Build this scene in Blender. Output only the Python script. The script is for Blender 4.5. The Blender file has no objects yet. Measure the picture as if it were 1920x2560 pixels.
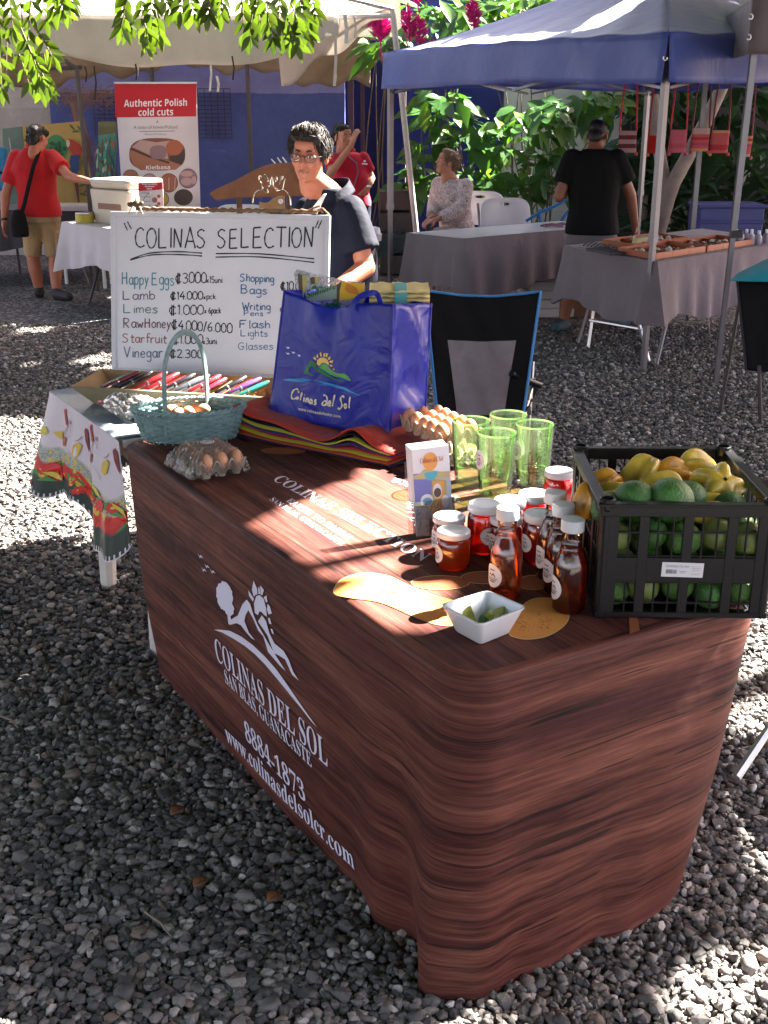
import bpy, bmesh, math, random
import numpy as np
from mathutils import Matrix, Vector
random.seed(7); RNG = np.random.default_rng(7)
PI = math.pi; R = math.radians
SC = bpy.context.scene; COL = SC.collection

# ------------------------------------------------------------------ camera
F_PX, PITCH, CAM_H = 2870.0, R(19.4), 1.70          # for a 1920 x 2560 frame
cam = bpy.data.cameras.new('camera'); cam_o = bpy.data.objects.new('camera', cam); COL.objects.link(cam_o)
cam_o.location = (0, 0, CAM_H); cam_o.rotation_euler = (PI/2 - PITCH, 0, 0)
cam.sensor_fit = 'VERTICAL'; cam.sensor_height = 36; cam.lens = F_PX/2560*36
cam.clip_start = 0.05; cam.clip_end = 500
SC.camera = cam_o

# ------------------------------------------------------------------ light
SUN_AZ, SUN_EL = R(57), R(42)                        # azimuth from +Y towards +X
SUN = Vector((math.sin(SUN_AZ)*math.cos(SUN_EL), math.cos(SUN_AZ)*math.cos(SUN_EL), math.sin(SUN_EL)))
W = bpy.data.worlds.new('World'); SC.world = W; W.use_nodes = True
wn = W.node_tree.nodes; wl = W.node_tree.links
bg = wn['Background']
sky = wn.new('ShaderNodeTexSky'); sky.sky_type = 'NISHITA'; sky.sun_disc = False
sky.sun_elevation = SUN_EL; sky.sun_rotation = SUN_AZ
sky.air_density = 1.0; sky.dust_density = 2.5; sky.ozone_density = 1.0
tint = wn.new('ShaderNodeMix'); tint.data_type = 'RGBA'; tint.blend_type = 'MULTIPLY'; tint.inputs[0].default_value = 1.0
tint.inputs[7].default_value = (1.17, 0.93, 0.88, 1)  # the camera's white balance for open shade
wl.new(sky.outputs[0], tint.inputs[6]); wl.new(tint.outputs[2], bg.inputs[0]); bg.inputs[1].default_value = 0.05
sl = bpy.data.lights.new('sun', 'SUN'); sl.energy = 5.0; sl.angle = R(0.53); sl.color = (1.0, 0.93, 0.84)
so = bpy.data.objects.new('sun', sl); COL.objects.link(so); so.rotation_euler = SUN.to_track_quat('Z', 'Y').to_euler(); so.location = (20, 10, 20)
SC.view_settings.view_transform = 'Standard'; SC.view_settings.look = 'None'
SC.view_settings.exposure = 4.0; SC.view_settings.gamma = 1.0
SC.render.engine = 'CYCLES'
SC.cycles.use_denoising = True; SC.cycles.max_bounces = 10; SC.cycles.transparent_max_bounces = 24
SC.cycles.diffuse_bounces = 4; SC.cycles.glossy_bounces = 4; SC.cycles.transmission_bounces = 8
SC.cycles.sample_clamp_indirect = 6.0; SC.cycles.caustics_reflective = False

# ------------------------------------------------------------------ pixels to points
def ray(x, y):
    a = (x-960)/F_PX; b = (1280-y)/F_PX; c, s = math.cos(PITCH), math.sin(PITCH)
    return Vector((a, c+b*s, -s+b*c))
def at(x, y, z=None, Y=None):
    d = ray(x, y); t = (z-CAM_H)/d.z if z is not None else Y/d.y
    return Vector((0, 0, CAM_H)) + d*t
def atd(x, y, z=None, Y=None): return at(x*1.15732, y*1.15732, z, Y)
def on_plane(x, y, O, E1, E2):
    """(u, v) in metres of the point of the plane O + u*e1 + v*e2 seen at pixel (x, y)"""
    e1 = E1.normalized(); n = e1.cross(E2).normalized(); e2 = n.cross(e1)
    d = ray(x, y); C = Vector((0, 0, CAM_H)); t = (O-C).dot(n)/d.dot(n); p = C+d*t-O
    return p.dot(e1), p.dot(e2)

# ------------------------------------------------------------------ mesh helpers
def V(*a): return Vector(a)
class MB:
    def __init__(s): s.v = []; s.f = []; s.m = []; s.uv = {}
    def add(s, vs, fs, m=0, T=None, uv=None):
        o = len(s.v)
        for k, p in enumerate(vs):
            p = Vector(p)
            if uv is not None: s.uv[o+k] = uv[k]
            s.v.append(T @ p if T else p)
        for f in fs: s.f.append(tuple(i+o for i in f)); s.m.append(m)
        return s
    def box(s, c, d, m=0, T=None, rz=0):
        c = Vector(c); q = Matrix.Rotation(rz, 3, 'Z')
        vs = [c + q @ V(x*d[0]/2, y*d[1]/2, z*d[2]/2) for x in (-1, 1) for y in (-1, 1) for z in (-1, 1)]
        return s.add(vs, [(0,1,3,2),(4,6,7,5),(0,4,5,1),(2,3,7,6),(0,2,6,4),(1,5,7,3)], m, T)
    def tube(s, pts, r, n=8, m=0, closed=False, T=None, flat=1.0, up=None, caps=True):
        pts = [Vector(p) for p in pts]; k = len(pts)
        rs = r if isinstance(r, (list, tuple)) else [r]*k
        vs, fs = [], []; nrm = Vector(up) if up else None
        for i, p in enumerate(pts):
            a = pts[(i-1) % k] if (closed or i > 0) else p; b = pts[(i+1) % k] if (closed or i < k-1) else p
            t = (b-a).normalized() if (b-a).length > 1e-9 else V(0, 0, 1)
            if nrm is None: nrm = t.orthogonal()
            nn = nrm - t*nrm.dot(t)
            nrm = nn.normalized() if nn.length > 1e-6 else t.orthogonal().normalized()
            bn = t.cross(nrm)
            for j in range(n):
                q = 2*PI*j/n; vs.append(p + (nrm*math.cos(q)*flat + bn*math.sin(q))*rs[i])
            if up: nrm = Vector(up)
        for i in range(k if closed else k-1):
            i2 = (i+1) % k
            for j in range(n): fs.append((i*n+j, i*n+(j+1) % n, i2*n+(j+1) % n, i2*n+j))
        if not closed and caps: fs.append(tuple(range(n-1, -1, -1))); fs.append(tuple((k-1)*n+j for j in range(n)))
        return s.add(vs, fs, m, T)
    def lathe(s, prof, n=24, m=0, T=None, c=(0, 0, 0), caps=True):
        c = Vector(c); vs, fs = [], []
        for r, z in prof:
            for j in range(n): q = 2*PI*j/n; vs.append(c+V(r*math.cos(q), r*math.sin(q), z))
        for i in range(len(prof)-1):
            for j in range(n): fs.append((i*n+j, i*n+(j+1) % n, (i+1)*n+(j+1) % n, (i+1)*n+j))
        if caps: fs.append(tuple(range(n-1, -1, -1))); fs.append(tuple((len(prof)-1)*n+j for j in range(n)))
        return s.add(vs, fs, m, T)
    def grid(s, fn, nu, nv, m=0, T=None, uvf=None, closed=False):
        vs, fs, uv = [], [], []
        for i in range(nu):
            for j in range(nv):
                u, v = i/(nu-(0 if closed else 1)), j/(nv-1); vs.append(fn(u, v)); uv.append(uvf(u, v) if uvf else (u, v))
        for i in range(nu if closed else nu-1):
            i2 = (i+1) % nu
            for j in range(nv-1): fs.append((i*nv+j, i2*nv+j, i2*nv+j+1, i*nv+j+1))
        return s.add(vs, fs, m, T, uv)
    def prism(s, poly, h, m=0, T=None):
        k = len(poly); vs = [V(x, y, 0) for x, y in poly]+[V(x, y, h) for x, y in poly]
        fs = [tuple(range(k-1, -1, -1)), tuple(range(k, 2*k))]+[(i, (i+1) % k, (i+1) % k+k, i+k) for i in range(k)]
        return s.add(vs, fs, m, T)
    def ell(s, c, r, m=0, T=None, n=14, q=9):
        c = Vector(c); r = (r, r, r) if not isinstance(r, (tuple, list)) else r; vs = [c-V(0, 0, r[2])]
        for i in range(1, q):
            t = PI*i/q
            for j in range(n): p = 2*PI*j/n; vs.append(c+V(r[0]*math.sin(t)*math.cos(p), r[1]*math.sin(t)*math.sin(p), -r[2]*math.cos(t)))
        vs.append(c+V(0, 0, r[2])); L = len(vs)-1
        fs = [(0, 1+(j+1) % n, 1+j) for j in range(n)]
        for i in range(q-2):
            for j in range(n): a = 1+i*n; fs.append((a+j, a+(j+1) % n, a+n+(j+1) % n, a+n+j))
        fs += [(L, 1+(q-2)*n+j, 1+(q-2)*n+(j+1) % n) for j in range(n)]
        return s.add(vs, fs, m, T)
    def cap(s, a, b, r0, r1, m=0, n=12, ends=(1, 1)):
        a, b = Vector(a), Vector(b); t = (b-a).normalized(); pts, rs = [], []
        if ends[0]:
            for k in (75, 50, 25): q = R(k); pts.append(a-t*r0*math.sin(q)); rs.append(r0*math.cos(q))
        pts.append(a); rs.append(r0); pts.append(b); rs.append(r1)
        if ends[1]:
            for k in (25, 50, 75): q = R(k); pts.append(b+t*r1*math.sin(q)); rs.append(r1*math.cos(q))
        return s.tube(pts, rs, n, m)
    def quad(s, a, b, c, d, m=0): return s.add([a, b, c, d], [(0, 1, 2, 3)], m, None, [(0, 0), (1, 0), (1, 1), (0, 1)])
    def build(s, name, mat, parent=None, smooth=True, mods=(), local=False, angle=40):
        me = bpy.data.meshes.new(name)
        vs = s.v
        if parent is not None and not local and parent in PM:
            inv = PM[parent].inverted(); vs = [inv @ p for p in vs]
        me.from_pydata([tuple(p) for p in vs], [], s.f)
        mats = mat if isinstance(mat, (list, tuple)) else [mat]
        for q in mats: me.materials.append(q)
        if len(mats) > 1: me.polygons.foreach_set('material_index', s.m)
        if s.uv:
            L = me.uv_layers.new(name='UVMap')
            for lp in me.loops: L.data[lp.index].uv = s.uv.get(lp.vertex_index, (0, 0))
        if smooth:
            me.polygons.foreach_set('use_smooth', [True]*len(me.polygons)); me.set_sharp_from_angle(angle=R(angle))
        me.update()
        o = bpy.data.objects.new(name, me); COL.objects.link(o)
        if parent is not None:
            o.parent = parent; PM[o] = PM.get(parent, Matrix.Identity(4))
        else: PM[o] = Matrix.Identity(4)
        for md in mods: mod(o, *md)
        return o
PM = {}
def mod(o, kind, a=None, b=None):
    m = o.modifiers.new(kind.lower(), kind)
    if kind == 'BEVEL': m.width = a; m.segments = b or 2; m.limit_method = 'ANGLE'; m.angle_limit = R(35)
    if kind == 'SOLIDIFY': m.thickness = a; m.offset = 0 if b is None else b
    if kind == 'SUBSURF': m.levels = m.render_levels = a
    if kind == 'REMESH': m.mode = 'VOXEL'; m.voxel_size = a; m.use_smooth_shade = True
    if kind == 'SMOOTH': m.factor = a; m.iterations = b
    return m
def bake(o):
    """turn the modifiers of o into plain mesh"""
    dg = bpy.context.evaluated_depsgraph_get(); me = bpy.data.meshes.new_from_object(o.evaluated_get(dg))
    old = o.data; mats = list(old.materials); o.modifiers.clear(); o.data = me; me.name = o.name
    if not me.materials:
        for q in mats: me.materials.append(q)
    bpy.data.meshes.remove(old)
    me.polygons.foreach_set('use_smooth', [True]*len(me.polygons))
    return o
def thing(name, label, cat, loc=(0, 0, 0), rz=0, group=None, kind=None):
    o = bpy.data.objects.new(name, None); COL.objects.link(o); o.empty_display_size = .05
    o.location = loc; o.rotation_euler = (0, 0, rz); tag(o, label, cat, group, kind)
    PM[o] = Matrix.Translation(Vector(loc)) @ Matrix.Rotation(rz, 4, 'Z'); return o
def tag(o, label=None, cat=None, group=None, kind=None):
    if label: o['label'] = label
    if cat: o['category'] = cat
    if group: o['group'] = group
    if kind: o['kind'] = kind
    return o
def dup(o, loc, rot=(0, 0, 0), label=None, parent=None, scale=None, group=None):
    c = o.copy(); COL.objects.link(c)
    if loc is not None: c.location = loc; c.rotation_euler = rot
    if scale: c.scale = scale if isinstance(scale, (tuple, list)) else (scale,)*3
    if label: c['label'] = label
    if group: c['group'] = group
    if parent is not None: c.parent = parent
    for ch in o.children: dup(ch, None, parent=c)
    return c
def fast_mesh(name, co, faces, mats, attr=None, midx=None, smooth=False):
    me = bpy.data.meshes.new(name); n = len(co); k = faces.shape[1]
    me.vertices.add(n); me.vertices.foreach_set('co', np.ascontiguousarray(co, dtype=np.float32).ravel())
    me.loops.add(faces.size); me.loops.foreach_set('vertex_index', faces.astype(np.int32).ravel())
    me.polygons.add(len(faces)); me.polygons.foreach_set('loop_start', np.arange(0, faces.size, k, dtype=np.int32))
    me.polygons.foreach_set('loop_total', np.full(len(faces), k, dtype=np.int32))
    for q in (mats if isinstance(mats, list) else [mats]): me.materials.append(q)
    if midx is not None: me.polygons.foreach_set('material_index', midx.astype(np.int32))
    me.update(calc_edges=True)
    if attr is not None: a = me.attributes.new('rnd', 'FLOAT', 'POINT'); a.data.foreach_set('value', attr.astype(np.float32))
    me.polygons.foreach_set('use_smooth', np.full(len(faces), smooth))
    o = bpy.data.objects.new(name, me); COL.objects.link(o); PM[o] = Matrix.Identity(4); return o
def inpoly(x, y, poly):
    c = np.zeros(len(x), bool); n = len(poly)
    for i in range(n):
        (x0, y0), (x1, y1) = poly[i], poly[(i+1) % n]
        with np.errstate(divide='ignore', invalid='ignore'):
            k = ((y0 > y) != (y1 > y)) & (x < (x1-x0)*(y-y0)/(y1-y0)+x0)
        c ^= k
    return c

# ------------------------------------------------------------------ materials
def S(h):
    h = h.lstrip('#'); c = [int(h[i:i+2], 16)/255 for i in (0, 2, 4)]
    return tuple(((x+.055)/1.055)**2.4 if x > .04045 else x/12.92 for x in c)+(1,)
class NT:
    def __init__(s, name):
        s.m = bpy.data.materials.new(name); s.m.use_nodes = True; s.t = s.m.node_tree; s.t.nodes.clear()
        s.out = s.n('ShaderNodeOutputMaterial')
    def n(s, ty, **k):
        q = s.t.nodes.new(ty)
        for a, b in k.items(): setattr(q, a, b)
        return q
    def l(s, a, b): s.t.links.new(a, b)
    def set(s, sock, val):
        if isinstance(val, bpy.types.NodeSocket): s.l(val, sock)
        else: sock.default_value = val
    def coord(s, kind='Object', scale=(1, 1, 1)):
        tc = s.n('ShaderNodeTexCoord'); mp = s.n('ShaderNodeMapping'); s.l(tc.outputs[kind], mp.inputs[0]); mp.inputs[3].default_value = scale
        return mp.outputs[0]
    def noise(s, vec, scale, detail=4, rough=.5, dist=0):
        q = s.n('ShaderNodeTexNoise'); s.l(vec, q.inputs['Vector']); q.inputs['Scale'].default_value = scale
        q.inputs['Detail'].default_value = detail; q.inputs['Roughness'].default_value = rough; q.inputs['Distortion'].default_value = dist
        return q.outputs[0]
    def ramp(s, fac, stops, interp='LINEAR'):
        q = s.n('ShaderNodeValToRGB'); s.l(fac, q.inputs[0]); cr = q.color_ramp; cr.interpolation = interp
        while len(cr.elements) < len(stops): cr.elements.new(.5)
        for e, (p, c) in zip(cr.elements, stops): e.position = p; e.color = c if len(c) == 4 else tuple(c)+(1,)
        return q.outputs[0]
    def mix(s, f, a, b, blend='MIX'):
        q = s.n('ShaderNodeMix', data_type='RGBA', blend_type=blend); s.set(q.inputs[0], f); s.set(q.inputs[6], a); s.set(q.inputs[7], b); return q.outputs[2]
    def math(s, op, a, b=None):
        q = s.n('ShaderNodeMath', operation=op); s.set(q.inputs[0], a)
        if b is not None: s.set(q.inputs[1], b)
        return q.outputs[0]
    def bump(s, h, strength=.3, dist=.01, nrm=None):
        q = s.n('ShaderNodeBump'); q.inputs['Strength'].default_value = strength; q.inputs['Distance'].default_value = dist; s.l(h, q.inputs['Height'])
        if nrm: s.l(nrm, q.inputs['Normal'])
        return q.outputs[0]
    def bsdf(s, col, rough=.6, metal=0, spec=.5, normal=None, **k):
        q = s.n('ShaderNodeBsdfPrincipled'); s.set(q.inputs['Base Color'], col); s.set(q.inputs['Roughness'], rough)
        q.inputs['Metallic'].default_value = metal; q.inputs['Specular IOR Level'].default_value = spec
        for a, b in k.items(): s.set(q.inputs[a.replace('_', ' ')], b)
        if normal is not None: s.l(normal, q.inputs['Normal'])
        return q.outputs[0]
    def mixs(s, f, a, b):
        q = s.n('ShaderNodeMixShader'); s.set(q.inputs[0], f); s.l(a, q.inputs[1]); s.l(b, q.inputs[2]); return q.outputs[0]
    def done(s, sh): s.l(sh, s.out.inputs[0]); return s.m
def dk(c, f): return (c[0]*f, c[1]*f, c[2]*f, 1)
def mat(name, col, rough=.6, var=.15, vs=5, bump=0, bs=80, metal=0, spec=.4, **k):
    t = NT(name); c = col if isinstance(col, tuple) else S(col)
    if len(c) == 3: c = c+(1,)
    co = t.coord(); n = t.noise(co, vs, 5, .6)
    cc = t.ramp(n, [(.25, dk(c, 1-var)), (.75, dk(c, 1+var))]) if var else c
    nm = t.bump(t.noise(co, bs, 4), bump, .004) if bump else None
    return t.done(t.bsdf(cc, rough, metal, spec, nm, **k))
def thin(name, tintc, rough=.03, ior=1.45, wrinkle=0, base=.02, haze=0):
    t = NT(name); tr = t.n('ShaderNodeBsdfTransparent'); tr.inputs[0].default_value = tintc
    gl = t.n('ShaderNodeBsdfGlossy'); gl.inputs['Roughness'].default_value = rough; gl.inputs[0].default_value = (1, 1, 1, 1)
    fr = t.n('ShaderNodeFresnel'); fr.inputs[0].default_value = ior
    if wrinkle:
        co = t.coord(); nm = t.bump(t.noise(co, 38, 3, .6, 2.5), 1.0, wrinkle); t.l(nm, gl.inputs['Normal']); t.l(nm, fr.inputs['Normal'])
    f = t.math('ADD', fr.outputs[0], base); sh = t.mixs(f, tr.outputs[0], gl.outputs[0])
    if haze:
        d = t.n('ShaderNodeBsdfDiffuse'); d.inputs[0].default_value = (.8, .8, .8, 1); sh = t.mixs(haze, sh, d.outputs[0])
    return t.done(sh)
def liquid(name, trc, dif, ftr=.4):
    t = NT(name); tr = t.n('ShaderNodeBsdfTransparent'); tr.inputs[0].default_value = trc
    tl = t.n('ShaderNodeBsdfTranslucent'); tl.inputs[0].default_value = dif
    df = t.n('ShaderNodeBsdfDiffuse'); df.inputs[0].default_value = dk(dif, .5)
    a = t.mixs(.25, tl.outputs[0], df.outputs[0]); b = t.mixs(ftr, a, tr.outputs[0])
    gl = t.n('ShaderNodeBsdfGlossy'); gl.inputs['Roughness'].default_value = .08
    return t.done(t.mixs(.05, b, gl.outputs[0]))
def leafmat(name, c1, c2, tr=.45, c3=None):
    t = NT(name); co = t.coord(); n = t.noise(co, 2.3, 4, .7)
    c = t.ramp(n, [(.3, c1), (.7, c2)])
    d = t.n('ShaderNodeBsdfDiffuse'); t.l(c, d.inputs[0]); tl = t.n('ShaderNodeBsdfTranslucent')
    t.l(t.mix(1.0, c, (1.12, 1.14, .40, 1), 'MULTIPLY'), tl.inputs[0])
    gl = t.n('ShaderNodeBsdfGlossy'); gl.inputs['Roughness'].default_value = .35
    a = t.mixs(tr, d.outputs[0], tl.outputs[0]); return t.done(t.mixs(.035, a, gl.outputs[0]))
def fabric(name, col, rough=.85, var=.12, weave=900, fold=0, trans=0):
    t = NT(name); c = col if isinstance(col, tuple) else S(col)
    if len(c) == 3: c = c+(1,)
    co = t.coord(); n = t.noise(co, 3.5, 6, .65); cc = t.ramp(n, [(.25, dk(c, 1-var)), (.75, dk(c, 1+var))])
    h = t.noise(co, weave, 2)
    nm = t.bump(h, .25, .001)
    if fold: nm = t.bump(t.noise(co, fold, 3, .5, .6), .5, .02, nm)
    sh = t.bsdf(cc, rough, 0, .2, nm, Sheen_Weight=.15 if max(c[:3]) > .05 else 0.0)
    if trans:
        tl = t.n('ShaderNodeBsdfTranslucent'); t.l(cc, tl.inputs[0]); sh = t.mixs(trans, sh, tl.outputs[0])
    return t.done(sh)
def flat(name, col, rough=.55): return mat(name, col, rough, 0)

WHITE_PL = mat('white_plastic', (.72, .72, .74), .35, .04)
WHITE_PAINT = mat('white_paint_wood', (.66, .62, .58), .5, .12, 8, .15, 60)
GREY_METAL = mat('grey_metal', (.17, .165, .18), .38, .1, 6, .05, 40, .75)
SILVER = mat('silver_metal', (.55, .55, .58), .3, .08, 6, 0, 40, .9)
BLACK_PL = mat('black_plastic', (.0045, .0045, .006), .36, .25, 9, .08, 120)
BLACK_FAB = fabric('black_fabric', (.0055, .005, .006), .9, .3, 700, 9)
RED_INK = flat('red_ink', (.55, .03, .04)); WHITE_INK = flat('white_ink', (.74, .70, .78)); BLACK_INK = flat('black_ink', (.02, .02, .025), .5)
SKIN_A = mat('tanned_skin', (.36, .125, .072), .5, .10, 14, .12, 160, Subsurface_Weight=.12, Subsurface_Radius=(.01, .004, .002))
SKIN_B = mat('light_skin', (.42, .19, .125), .5, .10, 14, .1, 160, Subsurface_Weight=.12, Subsurface_Radius=(.01, .004, .002))
SKIN_C = mat('brown_skin', (.22, .085, .05), .5, .10, 14, .1, 160)
HAIR_D = mat('dark_hair', (.0065, .005, .0045), .5, .5, 60, .8, 140)
HAIR_G = mat('greying_hair', (.022, .016, .013), .7, .7, 45, .9, 150)
HAIR_L = mat('ash_blond_hair', (.16, .10, .062), .5, .4, 40, .8, 150)

# ------------------------------------------------------------------ lettering
def alpha(t, style):
    U, L, D = {'serif': (0x1D400, 0x1D41A, 0x1D7CE), 'sans': (0x1D5D4, 0x1D5EE, 0x1D7EC), 'ital': (0x1D468, 0x1D482, None), 'script': (0x1D4D0, 0x1D4EA, None), 'plain': (65, 97, 48)}[style]
    return ''.join(chr(U+ord(c)-65) if 'A' <= c <= 'Z' else chr(L+ord(c)-97) if 'a' <= c <= 'z' else chr(D+ord(c)-48) if (c.isdigit() and c.isascii() and D) else c for c in t)
def text2d(body, style='plain'):
    """letter shapes scaled so that x runs 0..1 over the word and y is in the same unit"""
    cu = bpy.data.curves.new('tmp', 'FONT'); cu.body = alpha(body, style); cu.resolution_u = 4
    o = bpy.data.objects.new('tmp', cu); COL.objects.link(o)
    dg = bpy.context.evaluated_depsgraph_get(); dg.update(); me = bpy.data.meshes.new_from_object(o.evaluated_get(dg))
    vs = [(v.co.x, v.co.y) for v in me.vertices]; fs = [tuple(p.vertices) for p in me.polygons]
    bpy.data.objects.remove(o); bpy.data.curves.remove(cu); bpy.data.meshes.remove(me)
    if not vs: return [], [], 1
    x0 = min(v[0] for v in vs); x1 = max(v[0] for v in vs); w = x1-x0
    return [((x-x0)/w, y/w) for x, y in vs], fs, w
def put_text(mb, body, style, fn, cap=None, m=0):
    """fn(x, y): x 0..1 along the word; y 0..1 = cap height (when cap is None y keeps the natural proportion)"""
    vs, fs, w = text2d(body, style)
    ch = .69/w
    mb.add([fn(x, y/ch) for x, y in vs], fs, m)

# hand lettering: strokes on a 10-high grid (x-height 6)
GL = {
'A':('0,0 3,10 3.4,10 6.5,0','1.2,3.6 5.4,3.6'),'B':('0.5,0 0.5,10','0.3,10 3.5,9.8 4.6,8 3.4,5.6 1,5.3','1,5.3 4,5 5.2,2.6 3.6,.3 .2,0'),'C':('5.5,8.6 4,10 1.6,9 .2,5.2 1,1.4 3.4,0 6,1',),
'E':('5,10 .6,9.8','0.6,9.8 .4,0','0.5,5.2 4.4,5.4','.4,0 5.4,.2'),'F':('5.4,10 .5,9.7','.5,9.7 .5,0','.5,5.2 4,5.4'),'G':('5.4,8.8 3.4,10 .8,8 .2,4 1.8,.4 4.6,.6 5.6,4.2','5.6,4.4 3,4.2'),
'H':('.4,10 .4,0','4.8,10 4.8,0','.4,5 4.8,5.4'),'I':('.8,10 .6,0',),'L':('.4,10 .3,0','.3,0 5,.3'),'N':('.4,0 .8,10','.8,10 4.8,.2','4.8,.2 5.4,10'),'O':('3,10 .6,8 .2,3.6 2,.1 4.6,.8 6,5 5,9 3,10 2.2,9.8',),
'P':('.5,0 .5,10','.3,10 4,9.6 5,7.4 3.4,5.2 .6,4.8'),'R':('.5,0 .5,10','.3,10 4,9.6 4.8,7.4 3.2,5.4 .6,5','1.6,5 5,0'),'S':('5,9 3,10 .8,8.6 1,6.6 3.6,5 5,3 3.8,.6 1.6,0 0,1.2',),'T':('0,10 6,9.8','3,9.8 2.8,0'),'V':('.2,10 2.8,0','2.8,0 5.4,10'),
'W':('0,10 1.8,0','1.8,0 3.4,7','3.4,7 5,0','5,0 7,10'),
'a':('4,4.6 2.6,6 .8,5 .2,2.6 1.4,.2 3,.8 4,4','4.1,6 4.1,1 5,.1'),'b':('.5,10 .5,0','.5,4 2,5.8 3.8,4.6 3.8,1.4 2,.1 .5,.8'),'c':('3.8,5 2.2,6 .4,4.4 .4,1.6 2,0 4,.8',),'d':('4,10 4,0','4,4 2.4,6 .4,4 .6,1 2.4,0 4,1.6'),
'e':('.6,3.2 3.8,3.4 3.4,5.4 2,6 .5,4.4 .5,1.6 2,0 4,.8',),'f':('4,9.4 2.6,10 1.8,8.4 1.8,0','.4,5.6 3.6,5.8'),'g':('4,4.6 2.4,6 .5,4.6 .6,1.6 2.4,.6 4,2.4','4,6 4,-2.2 2.6,-4 .6,-3.2'),'h':('.5,10 .5,0','.5,3.8 2.2,6 3.6,4.8 3.8,0'),
'i':('.8,6 .8,0','.7,8.2 1,8.4'),'k':('.5,10 .5,0','3.8,6 .6,2.8','1.6,3.6 4,0'),'l':('.7,10 .7,.4 1.4,0',),'m':('.4,6 .4,0','.4,4 1.8,6 2.8,4.6 2.8,0','2.8,4.2 4.4,6 5.4,4.6 5.5,0'),'n':('.5,6 .5,0','.5,4 2.2,6 3.6,4.8 3.7,0'),'o':('2.2,6 .4,4 .6,1 2.2,0 4,1.6 3.8,4.8 2.2,6 1.8,5.9',),
'p':('.5,6 .4,-4','.5,4.4 2.2,6 4,4.4 3.6,1 2,0 .5,1'),'r':('.5,6 .5,0','.5,3.6 1.8,5.6 3.4,5.6'),'s':('3.6,5.2 2,6 .6,4.8 2.2,3.2 3.6,1.8 2.2,0 .2,.6',),'t':('1.6,9 1.6,1 2.6,0 3.6,.4','.2,6 3.6,6.2'),'u':('.5,6 .6,1.4 2,0 3.6,1.4','3.7,6 3.8,0'),'w':('.2,6 1.4,0','1.4,0 2.6,4.6','2.6,4.6 3.8,0','3.8,0 5.2,6'),'x':('.4,5 3.4,.2','3.4,5.2 .4,0'),'y':('.4,6 2,1','4,6 2,0 .6,-4'),
'0':('2.6,10 .6,8 .4,2 2.2,0 4.4,1.4 4.6,7.6 2.6,10 2.2,9.8',),'1':('.6,8.4 1.6,10 1.5,0',),'2':('.4,8 2,10 4,8.6 3.4,5.4 .4,.2','.4,.2 4.8,.2'),'3':('.4,9 2.4,10 4.2,8.4 3.4,6 1.8,5.2','1.8,5.2 4.2,4.6 4.4,1.6 2.4,0 .2,.8'),'4':('3.6,10 .2,3.4','.2,3.4 5,3.6','3.8,6.4 3.6,0'),'5':('4.4,10 1,9.8','1,9.8 .8,5.6 3,6 4.4,3.6 3.2,.4 .4,.4'),'6':('3.8,9.6 1.4,7 .4,3 1.8,0 4,1.4 3.6,4.6 1,4',),
'\u20a1':('5,7.4 3.4,8.8 1,7 .4,4 1.6,1.2 4,1 5.4,2','2.2,10.5 1.9,-1','3.6,10.5 3.3,-1'),'.':('.4,.2 .7,.5',),'/':('.2,-1 3,11'),
}
ADV = {'I': 2.2, 'W': 8.2, 'm': 6.8, 'i': 2, 'l': 2.2, '1': 3, '.': 1.8, ' ': 3.2, '/': 4, '\u20a1': 6.6, 'f': 4.4, 't': 4.4, 'r': 4.2, 'k': 4.8, 's': 4.6, 'w': 6.4}
def cat_rom(p, n=4):
    if len(p) < 3: return p
    q = [p[0]]+p+[p[-1]]; out = []
    for i in range(1, len(q)-2):
        for k in range(n):
            t = k/n; a, b, c, d = q[i-1], q[i], q[i+1], q[i+2]
            out.append(tuple(.5*((2*b[j])+(-a[j]+c[j])*t+(2*a[j]-5*b[j]+4*c[j]-d[j])*t*t+(-a[j]+3*b[j]-3*c[j]+d[j])*t**3) for j in (0, 1)))
    out.append(p[-1]); return out
def hand_strokes(txt):
    x = 0; out = []
    for ch in txt:
        g = GL.get(ch)
        if isinstance(g, str): g = (g,)
        if g:
            j = random.uniform(-.25, .25); k = random.uniform(.95, 1.06)
            for st in g:
                p = [tuple(map(float, q.split(','))) for q in st.split()]
                out.append([(x+a*k, b*k+j) for a, b in cat_rom(p)])
        x += ADV.get(ch, 7.4 if ch.isupper() else 5.6 if not ch.islower() else 5.3)
    return out, max(x-1.4, .1)
# ================================================================== setting: ground
TZ = 0.724                                            # height of the table tops
N0 = V(.145, 1.837, 0); EX = V(.857, .515, 0).normalized(); EY = V(-.515, .857, 0).normalized()
def TF(a, b, z=TZ): return N0 + EX*a + EY*b + V(0, 0, z)
def tab(p): d = Vector(p)-N0; return d.dot(EX), d.dot(EY)
TD, TW = .785, 1.85

def gravel_ground():
    t = NT('gravel_bed'); co = t.coord()
    vo = t.n('ShaderNodeTexVoronoi'); t.l(co, vo.inputs['Vector']); vo.inputs['Scale'].default_value = 46
    sp = t.n('ShaderNodeSeparateColor'); t.l(vo.outputs['Color'], sp.inputs[0])
    c = t.ramp(sp.outputs[0], [(0, (.04, .038, .04)), (.5, (.11, .104, .104)), (.78, (.20, .185, .18)), (.93, (.36, .33, .31)), (1, (.5, .46, .43))])
    big = t.noise(co, .6, 4, .6); c = t.mix(t.math('MULTIPLY', big, .55), c, (.045, .04, .042, 1))
    dist = t.math('MULTIPLY', vo.outputs['Distance'], -1.0)
    t.done(t.bsdf(c, .8, 0, .3, t.bump(dist, 1.0, .03)))
    b = MB(); b.quad(V(-60, -30, 0), V(60, -30, 0), V(60, 90, 0), V(-60, 90, 0))
    tag(b.build('ground', t.m, smooth=False), 'grey gravel ground of the market yard', 'ground', kind='structure')
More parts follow.
